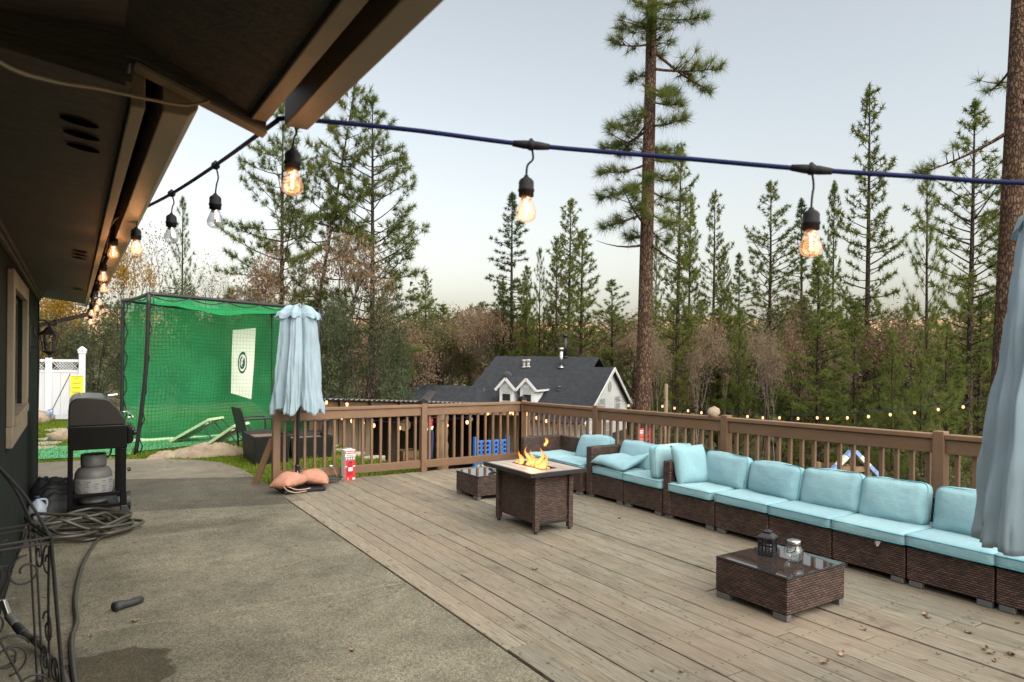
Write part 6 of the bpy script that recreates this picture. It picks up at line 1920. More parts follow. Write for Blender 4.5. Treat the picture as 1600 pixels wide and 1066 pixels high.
for i, (x_, y_) in enumerate(LEAF):
    o = link('dead_leaf', leaf_mes[i % 4])
    o.location = (x_, y_, 0.001)
    o.rotation_euler = (random.uniform(-0.2, 0.2), random.uniform(-0.2, 0.2), random.uniform(0, 6.28))
    s_ = random.uniform(0.45, 0.85)
    o.scale = (s_, s_, s_)
    tag(o, 'small curled brown leaf lying on the weathered boards or concrete', 'leaf', 'dead leaves scattered on deck and patio')
tw = MB()
for i in range(420):
    x_, y_ = (random.uniform(2.25, 5.4), random.uniform(1.2, 9.2)) if i < 230 else ((2.19 + random.gauss(0, 0.03), random.uniform(2.0, 9.0)) if i < 300 else (random.uniform(-0.3, 2.1), random.uniform(3.5, 9.0)))
    a_ = random.uniform(0, 3.14); L_ = random.uniform(0.008, 0.05) * random.choice([0.5, 0.6, 1.0])
    tw.tube([(x_, y_, 0.004), (x_ + L_ * math.cos(a_), y_ + L_ * math.sin(a_), 0.005)], 0.0022, 4)
tag(tw.build('debris', M['soil'], None), 'scattered specks of twig and needle litter on deck and concrete', 'litter', kind='stuff')

# ------------------------------------------------------------------ the white neighbour house down the slope
th_ = math.radians(27)
ap = W(953.8, 574, 55)
lat = Vector((math.cos(YAW), -math.sin(YAW), 0)); fwd = Vector((math.sin(YAW), math.cos(YAW), 0))
U = (-lat * math.cos(th_) + fwd * math.sin(th_)); Vv = (-lat * math.sin(th_) - fwd * math.cos(th_))
nh = thing('neighbour_house', 'white house with charcoal shingle roof, two dormers and a gable end', 'house', (ap.x, ap.y, -6.0), math.atan2(U.y, U.x))
# local x = along the ridge away from the gable, local y = down the front slope (sign by handedness), z up from -6
sgn = 1 if (Vector((-U.y, U.x, 0)).dot(Vv) > 0) else -1
ZR = ap.z + 6.0
def n_(x_, v_, z_): return Vector((x_, sgn * v_, z_))
SLF, SLB = 0.60, 0.66
def roof_sheet(nm, quad, th=0.12, par=None, mt=None):
    m = MB()
    m.v = [Vector(q) for q in quad] + [Vector(q) - Vector((0, 0, th)) for q in quad]
    k = len(quad)
    m.f = [list(range(k)), [k + i for i in range(k)][::-1]] + [[(i + 1) % k, i, k + i, k + (i + 1) % k] for i in range(k)]
    return m.build(nm, mt or M['shingle'], par or nh)
LV, BV = 6.6, 4.7
zf = lambda v_: ZR - SLF * v_
roof_sheet('roof', [n_(-0.35, 0, ZR), n_(1.45, 0, ZR), n_(1.45, -1.38, zf(-1.38)), n_(11.2, -1.38, zf(-1.38)), n_(11.2, LV, zf(LV)), n_(-0.35, LV, zf(LV))])
roof_sheet('roof', [n_(-0.35, 0, ZR - 0.002), n_(-0.35, -BV, ZR - SLB * BV), n_(1.44, -BV, ZR - SLB * BV), n_(1.44, 0, ZR - 0.002)])
roof_sheet('roof', [n_(1.45, -1.385, zf(-1.38)), n_(1.45, -6.5, zf(-1.38) - 0.6 * 5.1), n_(11.2, -6.5, zf(-1.38) - 0.6 * 5.1), n_(11.2, -1.385, zf(-1.38))])
def poly_wall(nm, pts_, mt, th=0.12, par=None):
    """upright wall in the plane x = const: pts are (v, z); thickness runs to +x"""
    m = MB()
    x0_ = pts_[0][2]
    m.v = [n_(x0_, a, b) for a, b, _ in pts_] + [n_(x0_ + th, a, b) for a, b, _ in pts_]
    k = len(pts_)
    m.f = [list(range(k)), [k + i for i in range(k)][::-1]] + [[(i + 1) % k, i, k + i, k + (i + 1) % k] for i in range(k)]
    return m.build(nm, mt, par or nh)
gw = poly_wall('gable_wall', [(4.9, 1.6, 0.0), (4.9, zf(4.9) - 0.16, 0.0), (0, ZR - 0.16, 0.0), (-BV + 0.25, ZR - SLB * (BV - 0.25) - 0.16, 0.0), (-BV + 0.25, 1.6, 0.0)], M['siding'])
poly_wall('basement_wall', [(4.85, -0.5, 0.05), (4.85, 1.58, 0.05), (-BV + 0.3, 1.58, 0.05), (-BV + 0.3, -0.5, 0.05)], M['asphalt'])
MB().box(0.13, min(sgn * 4.7, sgn * 4.55), -0.5, 11.0, max(sgn * 4.7, sgn * 4.55), zf(4.7) - 0.2).build('front_wall', M['siding'], nh)
MB().box(10.85, min(sgn * 4.5, -sgn * 6.2), -0.5, 11.0, max(sgn * 4.5, -sgn * 6.2), 2.6).build('end_wall', M['siding'], nh)
for (v0, v1, sl) in ((0.0, LV, SLF), (0.0, -BV, SLB)):
    a_, b_ = n_(-0.38, v0, ZR - 0.02), n_(-0.38, v1, ZR - sl * abs(v1) - 0.02)
    MB().beam(a_ - Vector((0, 0, 0.10)), b_ - Vector((0, 0, 0.10)), 0.06, 0.26, (0, 0, 1)).build('rake_board', M['white_paint'], nh)
def gwin(v_, z_, w_, h_, x_=-0.01):
    f = MB()
    for a0, a1, c0, c1 in ((-w_ / 2 - 0.09, -w_ / 2, -h_ / 2 - 0.09, h_ / 2 + 0.09), (w_ / 2, w_ / 2 + 0.09, -h_ / 2 - 0.09, h_ / 2 + 0.09), (-w_ / 2, w_ / 2, h_ / 2, h_ / 2 + 0.09), (-w_ / 2, w_ / 2, -h_ / 2 - 0.09, -h_ / 2), (-w_ / 2, w_ / 2, -0.03, 0.03)):
        f.box(x_ - 0.06, min(sgn * (v_ + a0), sgn * (v_ + a1)), z_ + c0, x_ - 0.001, max(sgn * (v_ + a0), sgn * (v_ + a1)), z_ + c1)
    w = f.build('window', M['white_paint'], nh)
    for c0, c1 in ((0.03, h_ / 2), (-h_ / 2, -0.03)):
        MB().box(x_ - 0.03, min(sgn * (v_ - w_ / 2), sgn * (v_ + w_ / 2)), z_ + c0, x_ - 0.005, max(sgn * (v_ - w_ / 2), sgn * (v_ + w_ / 2)), z_ + c1).build('pane', M['pale_glass'], w)
gwin(2.05, ZR - 2.95, 1.2, 0.95); gwin(-1.75, ZR - 2.95, 1.25, 1.0); gwin(0.6, ZR - 5.0, 1.2, 1.2); gwin(3.4, ZR - 5.0, 1.2, 1.2)
MB().tube([n_(-0.05, 0.2, ZR - 1.55), n_(0.0, 0.2, ZR - 1.55)], 0.42, 20).build('round_vent', M['kerb'], nh)
# dormers
for dx in (6.75, 4.95):
    zb, w_, hgt, dv0 = zf(5.1), 0.62, 1.5, 5.1
    dm = MB()
    zt_ = zb + hgt
    dm.v = [n_(dx - w_, dv0, zb), n_(dx + w_, dv0, zb), n_(dx + w_, dv0, zt_), n_(dx, dv0, zt_ + 0.68), n_(dx - w_, dv0, zt_)]
    dm.f = [[0, 1, 2, 3, 4]]
    vb = (ZR - zt_) / SLF
    base = len(dm.v)
    dm.v += [n_(dx - w_, vb, zt_), n_(dx + w_, vb, zt_)]
    dm.f += [[0, 4, base], [1, 2, base + 1]]
    do = dm.build('dormer', M['siding'], nh)
    va = (ZR - zt_ - 0.68) / SLF
    for s_ in (-1, 1):
        roof_sheet('dormer_roof', [n_(dx, dv0 + 0.25, zt_ + 0.71), n_(dx, va - 0.1, zt_ + 0.71), n_(dx + s_ * (w_ + 0.25), vb - 0.2, zt_ - 0.20), n_(dx + s_ * (w_ + 0.25), dv0 + 0.25, zt_ - 0.20)], 0.08, do)
        MB().beam(n_(dx, dv0 + 0.27, zt_ + 0.63), n_(dx + s_ * (w_ + 0.27), dv0 + 0.27, zt_ - 0.28), 0.05, 0.20).build('rake_trim', M['white_paint'], do)
        MB().beam(n_(dx + s_ * (w_ + 0.26), dv0 + 0.25, zt_ - 0.26), n_(dx + s_ * (w_ + 0.26), vb, zt_ - 0.26), 0.05, 0.14).build('eave_trim', M['white_paint'], do)
    MB().box(dx - 0.42, min(sgn * (dv0 + 0.01), sgn * (dv0 + 0.05)), zb + 0.35, dx + 0.42, max(sgn * (dv0 + 0.01), sgn * (dv0 + 0.05)), zb + 1.55).build('dormer_window', M['white_paint'], do)
    MB().box(dx - 0.34, min(sgn * (dv0 + 0.052), sgn * (dv0 + 0.07)), zb + 0.98, dx + 0.34, max(sgn * (dv0 + 0.052), sgn * (dv0 + 0.07)), zb + 1.48).build('pane', M['pale_glass'], do)
    MB().box(dx - 0.34, min(sgn * (dv0 + 0.052), sgn * (dv0 + 0.07)), zb + 0.40, dx + 0.34, max(sgn * (dv0 + 0.052), sgn * (dv0 + 0.07)), zb + 0.93).build('pane', M['window_glass'], do)
# roof furniture
def stub(nm, x_, v_, r_, h_, mt, cap=False):
    z_ = zf(v_)
    p = n_(x_, v_, z_ - 0.1)
    m = MB().tube([p, p + Vector((0, 0, h_))], r_, 10).tube([p + Vector((0, 0, 0.06)), p + Vector((0, 0, 0.16))], [r_ * 2.2, r_ * 1.1], 10)
    if cap: m.tube([p + Vector((0, 0, h_ - 0.1)), p + Vector((0, 0, h_ + 0.12))], r_ * 1.5, 10)
    m.build(nm, mt, nh, True)
stub('flue', 4.25, 0.1, 0.15, 1.6, M['steel'], True)
stub('chimney', 4.5, -1.35, 0.16, 1.9, M['dark_metal'], True)
stub('vent_pipe', 7.3, 0.1, 0.13, 0.62, M['kerb'], True); stub('vent_pipe', 7.65, 0.15, 0.13, 0.62, M['kerb'], True)
stub('vent_pipe', 9.35, 4.1, 0.09, 0.8, M['asphalt']); stub('vent_pipe', 3.2, 3.0, 0.12, 0.3, M['asphalt'], True); stub('vent_pipe', 11.0, 5.2, 0.16, 0.6, M['kerb'], True)
dsh = MB()
pd = n_(8.35, 1.9, zf(1.9) + 0.35)
dsh.ball(pd, (0.42, 0.12, 0.34), 16, 8)
dsh.tube([pd, pd - Vector((0, 0, 0.5))], 0.04, 6)
dsh.build('satellite_dish', M['asphalt'], nh, True)
an = thing('annex_house', 'low dark roofed annex with a skylight left of the white house', 'house', tuple(W(690, 640, 56)[:2]) + (-6.0,), math.atan2(U.y, U.x))
an_z = W(690, 601, 57).z + 6.0
m = MB()
lw_, dw_ = 3.4, 3.6
m.v = [Vector(p) for p in ((-lw_ - 2, -dw_, an_z - 2.3), (lw_ + 1.8, -dw_, an_z - 2.3), (lw_ + 1.8, dw_, an_z - 2.3), (-lw_ - 2, dw_, an_z - 2.3), (-lw_ + 0.2, 0, an_z), (lw_ - 1.3, 0, an_z))]
m.f = [[0, 1, 5, 4], [1, 2, 5], [2, 3, 4, 5], [3, 0, 4], [3, 2, 1, 0]]
m.build('roof', M['shingle'], an)
MB().box(-lw_ - 1.6, -dw_ + 0.35, -0.5, lw_ + 1.4, dw_ - 0.35, an_z - 2.35).build('wall', M['siding'], an)
sk_y = sgn * 1.6
sk = MB().beam((0.3, sgn * 0.9, an_z - 0.50), (0.3, sgn * 2.5, an_z - 1.52), 0.95, 0.12, (0, 0, 1))
sk.build('skylight', M['steel'], an)

# ------------------------------------------------------------------ trees
M['bark_pine'] = mat_bark('ponderosa_bark', (0.140, 0.088, 0.060), (0.050, 0.033, 0.024), 15.0, 5.5)
M['bark_grey'] = mat_bark('grey_brown_bark', (0.085, 0.062, 0.045), (0.02, 0.016, 0.013), 14.0, 4.5)
M['bark_oak'] = mat_bark('oak_bark', (0.085, 0.070, 0.056), (0.025, 0.02, 0.017), 8.0, 3.0)
M['needle'] = leafmat('pine_needles', [(0.0, (0.070, 0.094, 0.026)), (0.5, (0.120, 0.150, 0.040)), (1.0, (0.175, 0.195, 0.060))], 0.5)
M['needle_dark'] = leafmat('dark_pine_needles', [(0.0, (0.034, 0.058, 0.024)), (0.5, (0.065, 0.098, 0.036)), (1.0, (0.125, 0.155, 0.056))], 0.4)
M['needle_yellow'] = leafmat('yellow_green_needles', [(0.0, (0.070, 0.092, 0.018)), (0.5, (0.115, 0.138, 0.030)), (1.0, (0.190, 0.200, 0.052))], 0.45)
M['leaf_brown'] = leafmat('brown_oak_leaves', [(0.0, (0.12, 0.074, 0.046)), (0.5, (0.20, 0.135, 0.086)), (1.0, (0.28, 0.205, 0.14))], 0.35)
M['leaf_yellow'] = leafmat('yellow_autumn_leaves', [(0.0, (0.16, 0.085, 0.014)), (0.5, (0.27, 0.15, 0.020)), (1.0, (0.33, 0.20, 0.035))], 0.4)
M['leaf_olive'] = leafmat('olive_oak_leaves', [(0.0, (0.030, 0.042, 0.022)), (0.5, (0.065, 0.078, 0.042)), (1.0, (0.125, 0.130, 0.075))], 0.25)
M['leaf_scrub'] = leafmat('khaki_scrub_leaves', [(0.0, (0.070, 0.068, 0.034)), (0.5, (0.115, 0.106, 0.052)), (1.0, (0.160, 0.142, 0.075))], 0.3)
M['twig'] = basic('bare_twigs', (0.17, 0.135, 0.108), 0.9, 0.25, 5)
M['leaf_tan'] = leafmat('tan_seed_leaves', [(0.0, (0.15, 0.105, 0.070)), (0.5, (0.235, 0.175, 0.122)), (1.0, (0.32, 0.25, 0.19))], 0.4)


class TB:
    """tapered 3- or 4-sided limbs gathered quickly"""
    def __init__(s): s.V, s.F, s.n = [], [], 0
    def limb(s, pts, rad, k=3):
        pts = np.asarray(pts, float); m = len(pts)
        t = np.gradient(pts, axis=0)
        t /= np.linalg.norm(t, axis=1, keepdims=True) + 1e-9
        ref = np.array([0.31, 0.27, 0.91]) if abs(t[0][2]) < 0.9 else np.array([1.0, 0.1, 0.0])
        a = np.cross(t, ref); a /= np.linalg.norm(a, axis=1, keepdims=True) + 1e-9
        b = np.cross(t, a)
        ang = np.arange(k) * 2 * np.pi / k
        rad = np.asarray(rad, float)
        ring = pts[:, None, :] + rad[:, None, None] * (np.cos(ang)[None, :, None] * a[:, None, :] + np.sin(ang)[None, :, None] * b[:, None, :])
        s.V.append(ring.reshape(-1, 3))
        i = np.arange(m - 1)[:, None] * k; j = np.arange(k)[None, :]; j2 = (j + 1) % k
        f = np.stack([i + j, i + j2, i + k + j2, i + k + j], -1).reshape(-1, 4) + s.n
        s.F.append(f); s.n += m * k
    def mesh(s, name, mt): return np_mesh(name, np.concatenate(s.V), np.concatenate(s.F), mt, smooth=True)


def unit(v): return v / (np.linalg.norm(v, axis=-1, keepdims=True) + 1e-9)


def needles(rng, pos, dirs, size, nn, width, spread=0.9, tintbase=None):
    """tufts of thin triangles"""
    T = len(pos)
    P = np.repeat(pos, nn, 0); D = np.repeat(dirs, nn, 0); S = np.repeat(size, nn)
    d = unit(D * (1.15 - spread * 0.5) + rng.normal(0, 1, P.shape) * spread * 0.75)
    L = S * rng.uniform(0.65, 1.05, len(S))
    side = unit(np.cross(d, rng.normal(0, 1, P.shape)))
    w = width * S
    start = P - D * (rng.uniform(0, 0.35, len(S)) * S)[:, None]
    A = start - side * (w / 2)[:, None]; B = start + side * (w / 2)[:, None]; C = start + d * L[:, None]
    n = len(P)
    V = np.concatenate([A, B, C]); F = np.stack([np.arange(n), np.arange(n) + n, np.arange(n) + 2 * n], 1)
    tb = rng.uniform(0, 1, T) if tintbase is None else tintbase
    return V, F, np.clip(np.repeat(tb, nn) + rng.normal(0, 0.12, n), 0, 1)


def pine(seed, H, base, R, nb, nn, tuft, width, shape='cone', low=-0.15, high=0.6, dens=3.2, trunk_r=0.30, bare=0.35, mt='needle', bark='bark_grey', curve=0.35, side=0.30, wob=0.0, spread=0.9, dead=0, elv=0.16):
    rng = np.random.default_rng(seed)
    tb = TB()
    zs = np.linspace(0, 1, 16)
    cx = wob * np.sin(zs * 3 + seed); cy = wob * np.cos(zs * 2.3 + seed) - wob * math.cos(seed)
    cx -= cx[0]; cy -= cy[0]
    tb.limb(np.stack([cx, cy, zs * H], 1), trunk_r * (1 - zs) ** 0.75 * (1 + 0.35 * np.exp(-zs * 18)) + 0.012, 12)
    pos, dr, sz, tn = [], [], [], []
    for i in range(nb):
        t = (i + rng.uniform(0, 1)) / nb
        z = H * (base + (0.985 - base) * t)
        if shape == 'cone': pr = (1 - t) ** 0.85 * 0.95 + 0.05
        elif shape == 'column': pr = min(1, 3.2 * (1 - t)) ** 0.7 * (0.65 + 0.35 * math.sin(math.pi * min(1, t + 0.15))) * 0.95 + 0.05
        elif shape == 'round': pr = math.sin(math.pi * (0.12 + 0.86 * t)) ** 0.7
        else: pr = (1 - t) ** 0.72 * (0.70 + 0.30 * min(1, t * 4)) + 0.07
        az = i * 2.39996 + rng.uniform(-0.6, 0.6)
        lump = noise.noise(Vector((math.cos(az) * 1.3 + seed, math.sin(az) * 1.3, t * 6 + seed * 0.7)))
        if lump < -0.28 and t < 0.9: continue
        L = R * pr * rng.uniform(0.55, 1.15) * (1 + 0.6 * lump)
        el = low + (high - low) * t + rng.normal(0, elv)
        hx, hy = math.cos(az), math.sin(az)
        s = np.linspace(0, 1, 6)
        bend = rng.normal(0, 0.10) * L
        px = np.interp(z / H, zs, cx) + hx * L * s - hy * bend * s * s
        py = np.interp(z / H, zs, cy) + hy * L * s + hx * bend * s * s
        pz = z + L * (math.sin(el) * s + curve * s * s * (0.4 + 0.6 * rng.uniform()))
        pts = np.stack([px, py, pz], 1)
        br = max(0.012, trunk_r * 0.16 * (L / R) + 0.012)
        tb.limb(pts, np.linspace(br, 0.008, 6), 4)
        if dead and i < dead: continue
        m = max(2, int(L * dens))
        bt = np.clip(rng.normal(0.5, 0.22), 0, 1)
        for k in range(m):
            q = bare + (1 - bare) * (k + rng.uniform(0.2, 1)) / m
            b0 = np.array([np.interp(q, s, pts[:, c]) for c in range(3)])
            dd = np.array([hx * 0.8, hy * 0.8, 0.35])
            lo = (rng.uniform(-1, 1)) * side * L * (1.15 - q) + rng.normal(0, 0.06) * tuft
            up = rng.uniform(-0.25, 0.5) * side * L * (1.1 - q) * 0.6
            e = b0 + np.array([-hy * lo, hx * lo, up]) + dd * abs(lo) * 0.5
            if abs(lo) > 0.18: tb.limb(np.stack([b0, (b0 + e) / 2 - [0, 0, 0.03 * abs(lo)], e]), [br * 0.35, br * 0.25, 0.006], 3)
            pos.append(e); v_ = e - b0 + dd * 0.4
            dr.append(v_ / (np.linalg.norm(v_) + 1e-6)); sz.append(tuft * rng.uniform(0.7, 1.2)); tn.append(np.clip(bt + rng.normal(0, 0.14), 0, 1))
        pos.append(pts[-1]); dr.append(np.array([hx * 0.7, hy * 0.7, 0.6])); sz.append(tuft); tn.append(bt)
    for k in range(6):
        pos.append(np.array([cx[-1], cy[-1], H * (0.955 + 0.008 * k)])); dr.append(np.array([rng.normal(0, .3), rng.normal(0, .3), 1.0])); sz.append(tuft * 0.7); tn.append(0.6)
    Vn, Fn, tt = needles(rng, np.array(pos), np.array(dr), np.array(sz), nn, width, spread, np.array(tn))
    return tb.mesh('trunk', M[bark]), np_mesh('crown', Vn, Fn, M[mt], tt), H, R


def leafcards(rng, pos, size, tint):
    """leaf-sized diamonds with random lie"""
    n = len(pos)
    a = unit(rng.normal(0, 1, (n, 3))); b = unit(np.cross(a, rng.normal(0, 1, (n, 3))))
    s = size[:, None]
    V = np.concatenate([pos - a * s, pos - b * s * 0.55, pos + a * s, pos + b * s * 0.55])
    i = np.arange(n)
    return V, np.stack([i, i + n, i + 2 * n, i + 3 * n], 1), tint


def oak(seed, H, R, leaves, lsize, mt, bark='bark_oak', levels=6, trunk_r=0.22, up=0.5, clump=1.0, split=0.55, jit=0.25):
    rng = np.random.default_rng(seed)
    tb = TB()
    tips = []
    stack = [(np.zeros(3), np.array([rng.normal(0, 0.08), rng.normal(0, 0.08), 1.0]), H * 0.27, trunk_r, 0)]
    while stack:
        p, d, L, r, lv = stack.pop()
        d = unit(d)
        k = 4
        pts = [p]
        cur = d.copy()
        for j in range(k):
            cur = unit(cur + rng.normal(0, jit * 0.55, 3) + np.array([0, 0, 0.05]))
            pts.append(pts[-1] + cur * L / k)
        pts = np.array(pts)
        r1 = r * 0.68
        tb.limb(pts, np.linspace(r, r1, k + 1), 6 if lv < 2 else 4 if lv < 4 else 3)
        if lv >= levels - 2: tips += [pts[-1], pts[2]]
        if lv < levels - 1:
            nc = 3 if (lv < 3 or rng.uniform() < 0.45) else 2
            a0 = rng.uniform(0, 6.28)
            for c in range(nc):
                a = a0 + c * 6.283 / nc + rng.normal(0, 0.35)
                o = unit(np.cross(cur, [0.3, 0.8, 0.5])); o2 = np.cross(cur, o)
                nd = cur * (1 - split * 0.35) + (o * math.cos(a) + o2 * math.sin(a)) * split * rng.uniform(0.8, 1.3) + np.array([0, 0, up * 0.25])
                stack.append((pts[-1], nd, L * rng.uniform(0.62, 0.84), r1 * rng.uniform(0.6, 0.8), lv + 1))
    V = np.concatenate(tb.V); 
    hx = np.percentile(np.hypot(V[:, 0], V[:, 1]), 98); hz = V[:, 2].max()
    sx, szc = R / hx, H / hz
    tb.V = [v * np.array([sx, sx, szc]) for v in tb.V]
    tips = np.array(tips) * np.array([sx, sx, szc])
    n = leaves
    idx = rng.integers(0, len(tips), n)
    tipt = rng.uniform(0, 1, len(tips))
    pos = tips[idx] + rng.normal(0, 0.035 * H * clump, (n, 3))
    Vl, Fl, tt = leafcards(rng, pos, rng.uniform(0.6, 1.2, n) * lsize, np.clip(tipt[idx] * 0.7 + rng.uniform(0, 0.3, n), 0, 1))
    return tb.mesh('trunk', M[bark]), np_mesh('crown', Vl, Fl, M[mt], tt), H, R


def bushy(seed, H, R, lobes, n, lsize, mt, bark='bark_oak', trunk=True, zmin=0.06):
    """dense evergreen crown of many leaf clumps over a short forked trunk"""
    rng = np.random.default_rng(seed)
    tb = TB()
    cs, rs_, tn = [], [], []
    for i in range(lobes):
        z = rng.uniform(zmin, 0.9) * H
        w = R * math.sqrt(max(0.08, 1 - ((z / H - 0.38) / 0.64) ** 2)) 
        a = rng.uniform(0, 6.28); q = w * rng.uniform(0.35, 0.82)
        cs.append([q * math.cos(a), q * math.sin(a), z]); rs_.append(R * rng.uniform(0.20, 0.40)); tn.append(rng.uniform(0.1, 0.9))
    cs, rs_, tn = np.array(cs), np.array(rs_), np.array(tn)
    for c in cs[: lobes if trunk else 4]:
        mid = np.array([c[0] * 0.35, c[1] * 0.35, c[2] * 0.55])
        tb.limb(np.array([[0, 0, 0], mid, c]), [0.035 * H * 0.35, 0.018 * H * 0.35, 0.01], 4)
    idx = rng.integers(0, lobes, n)
    d = unit(rng.normal(0, 1, (n, 3)))
    # clumps within each lobe: many leaves share a sprig
    sprig = rng.integers(0, 60, n)
    sd = unit(np.random.default_rng(seed + 9).normal(0, 1, (lobes * 60, 3)))[idx * 60 + sprig]
    rad = np.random.default_rng(seed + 5).uniform(0.55, 1.12, lobes * 60)[idx * 60 + sprig]
    pos = cs[idx] + sd * (rs_[idx] * rad)[:, None] * np.array([1, 1, 0.8]) + d * (R * 0.055)
    pos[:, 2] = np.maximum(pos[:, 2], 0.02)
    Vl, Fl, tt = leafcards(rng, pos, rng.uniform(0.6, 1.25, n) * lsize, np.clip(tn[idx] * 0.5 + np.random.default_rng(seed + 3).uniform(0, 0.5, lobes * 60)[idx * 60 + sprig] + rng.normal(0, 0.08, n), 0, 1))
    return tb.mesh('trunk', M[bark]), np_mesh('crown', Vl, Fl, M[mt], tt), H, R


KIND = {}
# near pines, long needles
KIND['big'] = pine(101, 34, 0.245, 1.75, 110, 60, 0.46, 0.028, 'column', -0.6, 0.15, 9.0, 0.275, 0.30, 'needle', 'bark_pine', 0.42, 0.62, 0.10, 1.1, elv=0.35, dead=3)
KIND['right'] = pine(102, 32, 0.36, 3.0, 22, 60, 0.40, 0.028, 'column', -0.5, 0.3, 4.0, 0.36, 0.5, 'needle', 'bark_pine', 0.35, 0.5, 0.02, 1.05, elv=0.3)
KIND['young'] = pine(103, 14, 0.12, 3.8, 74, 40, 0.46, 0.05, 'cone', 0.0, 0.75, 3.2, 0.20, 0.25, 'needle', 'bark_grey', 0.45, 0.32, 0.05, 0.95)
KIND['young2'] = pine(104, 9, 0.04, 2.8, 70, 34, 0.46, 0.055, 'cone', 0.0, 0.8, 3.8, 0.13, 0.2, 'needle', 'bark_grey', 0.45, 0.35, 0.03, 0.95)
# middle distance
KIND['dense'] = pine(105, 20, 0.06, 3.8, 156, 16, 0.46, 0.17, 'full', -0.10, 0.65, 3.6, 0.26, 0.2, 'needle', 'bark_grey', 0.30, 0.36, 0.05, spread=1.3)
KIND['dense2'] = pine(106, 20, 0.05, 3.8, 156, 16, 0.46, 0.17, 'full', -0.05, 0.7, 3.6, 0.26, 0.2, 'needle_yellow', 'bark_grey', 0.35, 0.36, 0.05, spread=1.3)
KIND['medium'] = pine(107, 24, 0.24, 3.5, 136, 16, 0.46, 0.16, 'full', -0.12, 0.6, 3.2, 0.28, 0.3, 'needle', 'bark_grey', 0.32, 0.36, 0.10, dead=8, spread=1.3)
KIND['medium2'] = pine(108, 24, 0.18, 3.5, 149, 16, 0.44, 0.16, 'full', -0.15, 0.55, 3.2, 0.28, 0.3, 'needle_yellow', 'bark_grey', 0.34, 0.38, 0.14, spread=1.3)
KIND['sparse'] = pine(109, 24, 0.24, 3.0, 130, 18, 0.44, 0.15, 'column', 0.0, 0.6, 2.7, 0.25, 0.38, 'needle', 'bark_grey', 0.30, 0.34, 0.16, dead=6, spread=1.3)
KIND['thin'] = pine(110, 24, 0.16, 2.2, 156, 18, 0.44, 0.16, 'column', -0.2, 0.3, 2.8, 0.22, 0.3, 'needle_dark', 'bark_grey', 0.15, 0.34, 0.08, dead=5, spread=1.3)
KIND['wide'] = pine(111, 22, 0.20, 4.8, 104, 28, 0.60, 0.07, 'column', -0.18, 0.5, 3.3, 0.28, 0.38, 'needle', 'bark_grey', 0.25, 0.42, 0.12, elv=0.24)
KIND['wide2'] = pine(112, 22, 0.28, 4.8, 84, 28, 0.62, 0.07, 'column', -0.18, 0.45, 3.1, 0.27, 0.42, 'needle', 'bark_grey', 0.22, 0.42, 0.18, dead=4, elv=0.24)
# broadleaf
KIND['oak1'] = oak(201, 9, 4.2, 2600, 0.105, 'leaf_brown')
KIND['oak2'] = oak(202, 9, 3.8, 3600, 0.10, 'leaf_brown', jit=0.4)
KIND['oak3'] = oak(203, 11, 4.6, 700, 0.09, 'leaf_brown', jit=0.35, up=0.7, levels=7, trunk_r=0.2)
KIND['scrub'] = oak(204, 7, 3.0, 5200, 0.10, 'leaf_scrub', levels=6, up=0.9, split=0.45, trunk_r=0.12)
KIND['twiggy'] = oak(205, 9, 3.0, 2400, 0.07, 'leaf_tan', levels=7, up=1.1, split=0.4, trunk_r=0.12, bark='twig')
KIND['yellow'] = oak(206, 8, 3.2, 2600, 0.085, 'leaf_yellow', levels=6, up=0.8, trunk_r=0.13)
KIND['olive'] = bushy(301, 8, 4.2, 26, 17000, 0.075, 'leaf_olive')
KIND['olive2'] = bushy(302, 8, 4.0, 22, 13000, 0.085, 'leaf_olive')
KIND['bush'] = bushy(303, 3.2, 2.2, 16, 6000, 0.07, 'leaf_scrub', trunk=False)
KIND['bush2'] = bushy(304, 3.0, 2.0, 14, 6000, 0.06, 'leaf_olive', trunk=False)

NM = {'oak1': 'oak_tree', 'oak2': 'oak_tree', 'oak3': 'bare_tree', 'scrub': 'scrub_tree', 'twiggy': 'bare_tree', 'yellow': 'autumn_tree', 'olive': 'evergreen_oak', 'olive2': 'evergreen_oak', 'bush': 'bush', 'bush2': 'bush'}


def tree(kind, x, y, H, R, label, group=None, rz=None, lean=(0, 0), z=None, seed=[0]):
    tm, cm, h0, r0 = KIND[kind]
    seed[0] += 1
    nm = NM.get(kind, 'pine_tree')
    t = thing(nm, label, 'bush' if nm == 'bush' else 'tree', (x, y, (ground_z(x, y) if z is None else z) - 0.15), 0, group)
    t.rotation_mode = 'ZYX'
    t.rotation_euler = (lean[0], lean[1], rz if rz is not None else (seed[0] * 2.399) % 6.283)
    t.scale = (R / r0, R / r0, H / h0)
    link('trunk', tm, t)
    link('crown', cm, t)
    return t


def tree_px(kind, px, top, d, rpx, label, group=None, **kw):
    """stand a tree at d metres so that its tip reaches the photo's row 'top' and its crown is 2*rpx wide"""
    p = W(px, 560, d)
    g = ground_z(p.x, p.y)
    H = W(px, top, d).z - g + 0.15
    if kind in ('dense', 'dense2', 'medium', 'medium2', 'sparse', 'thin'): rpx *= 1.22
    return tree(kind, p.x, p.y, H, rpx * d / F_PX, label, group, **kw)


# the two big trunks in front
pb = W(1004, 560, 24)
tree('big', pb.x, pb.y, 34, 1.75, 'tall near ponderosa pine with a bare red brown trunk in the middle of the view', None, rz=0.7, lean=(0.004, 0.006))
pr_ = W(1563, 560, 19)
tree('right', pr_.x, pr_.y, 32, 3.0, 'thick barked ponderosa trunk rising beside the hanging umbrella', None, rz=2.2, lean=(0.017, 0.027))

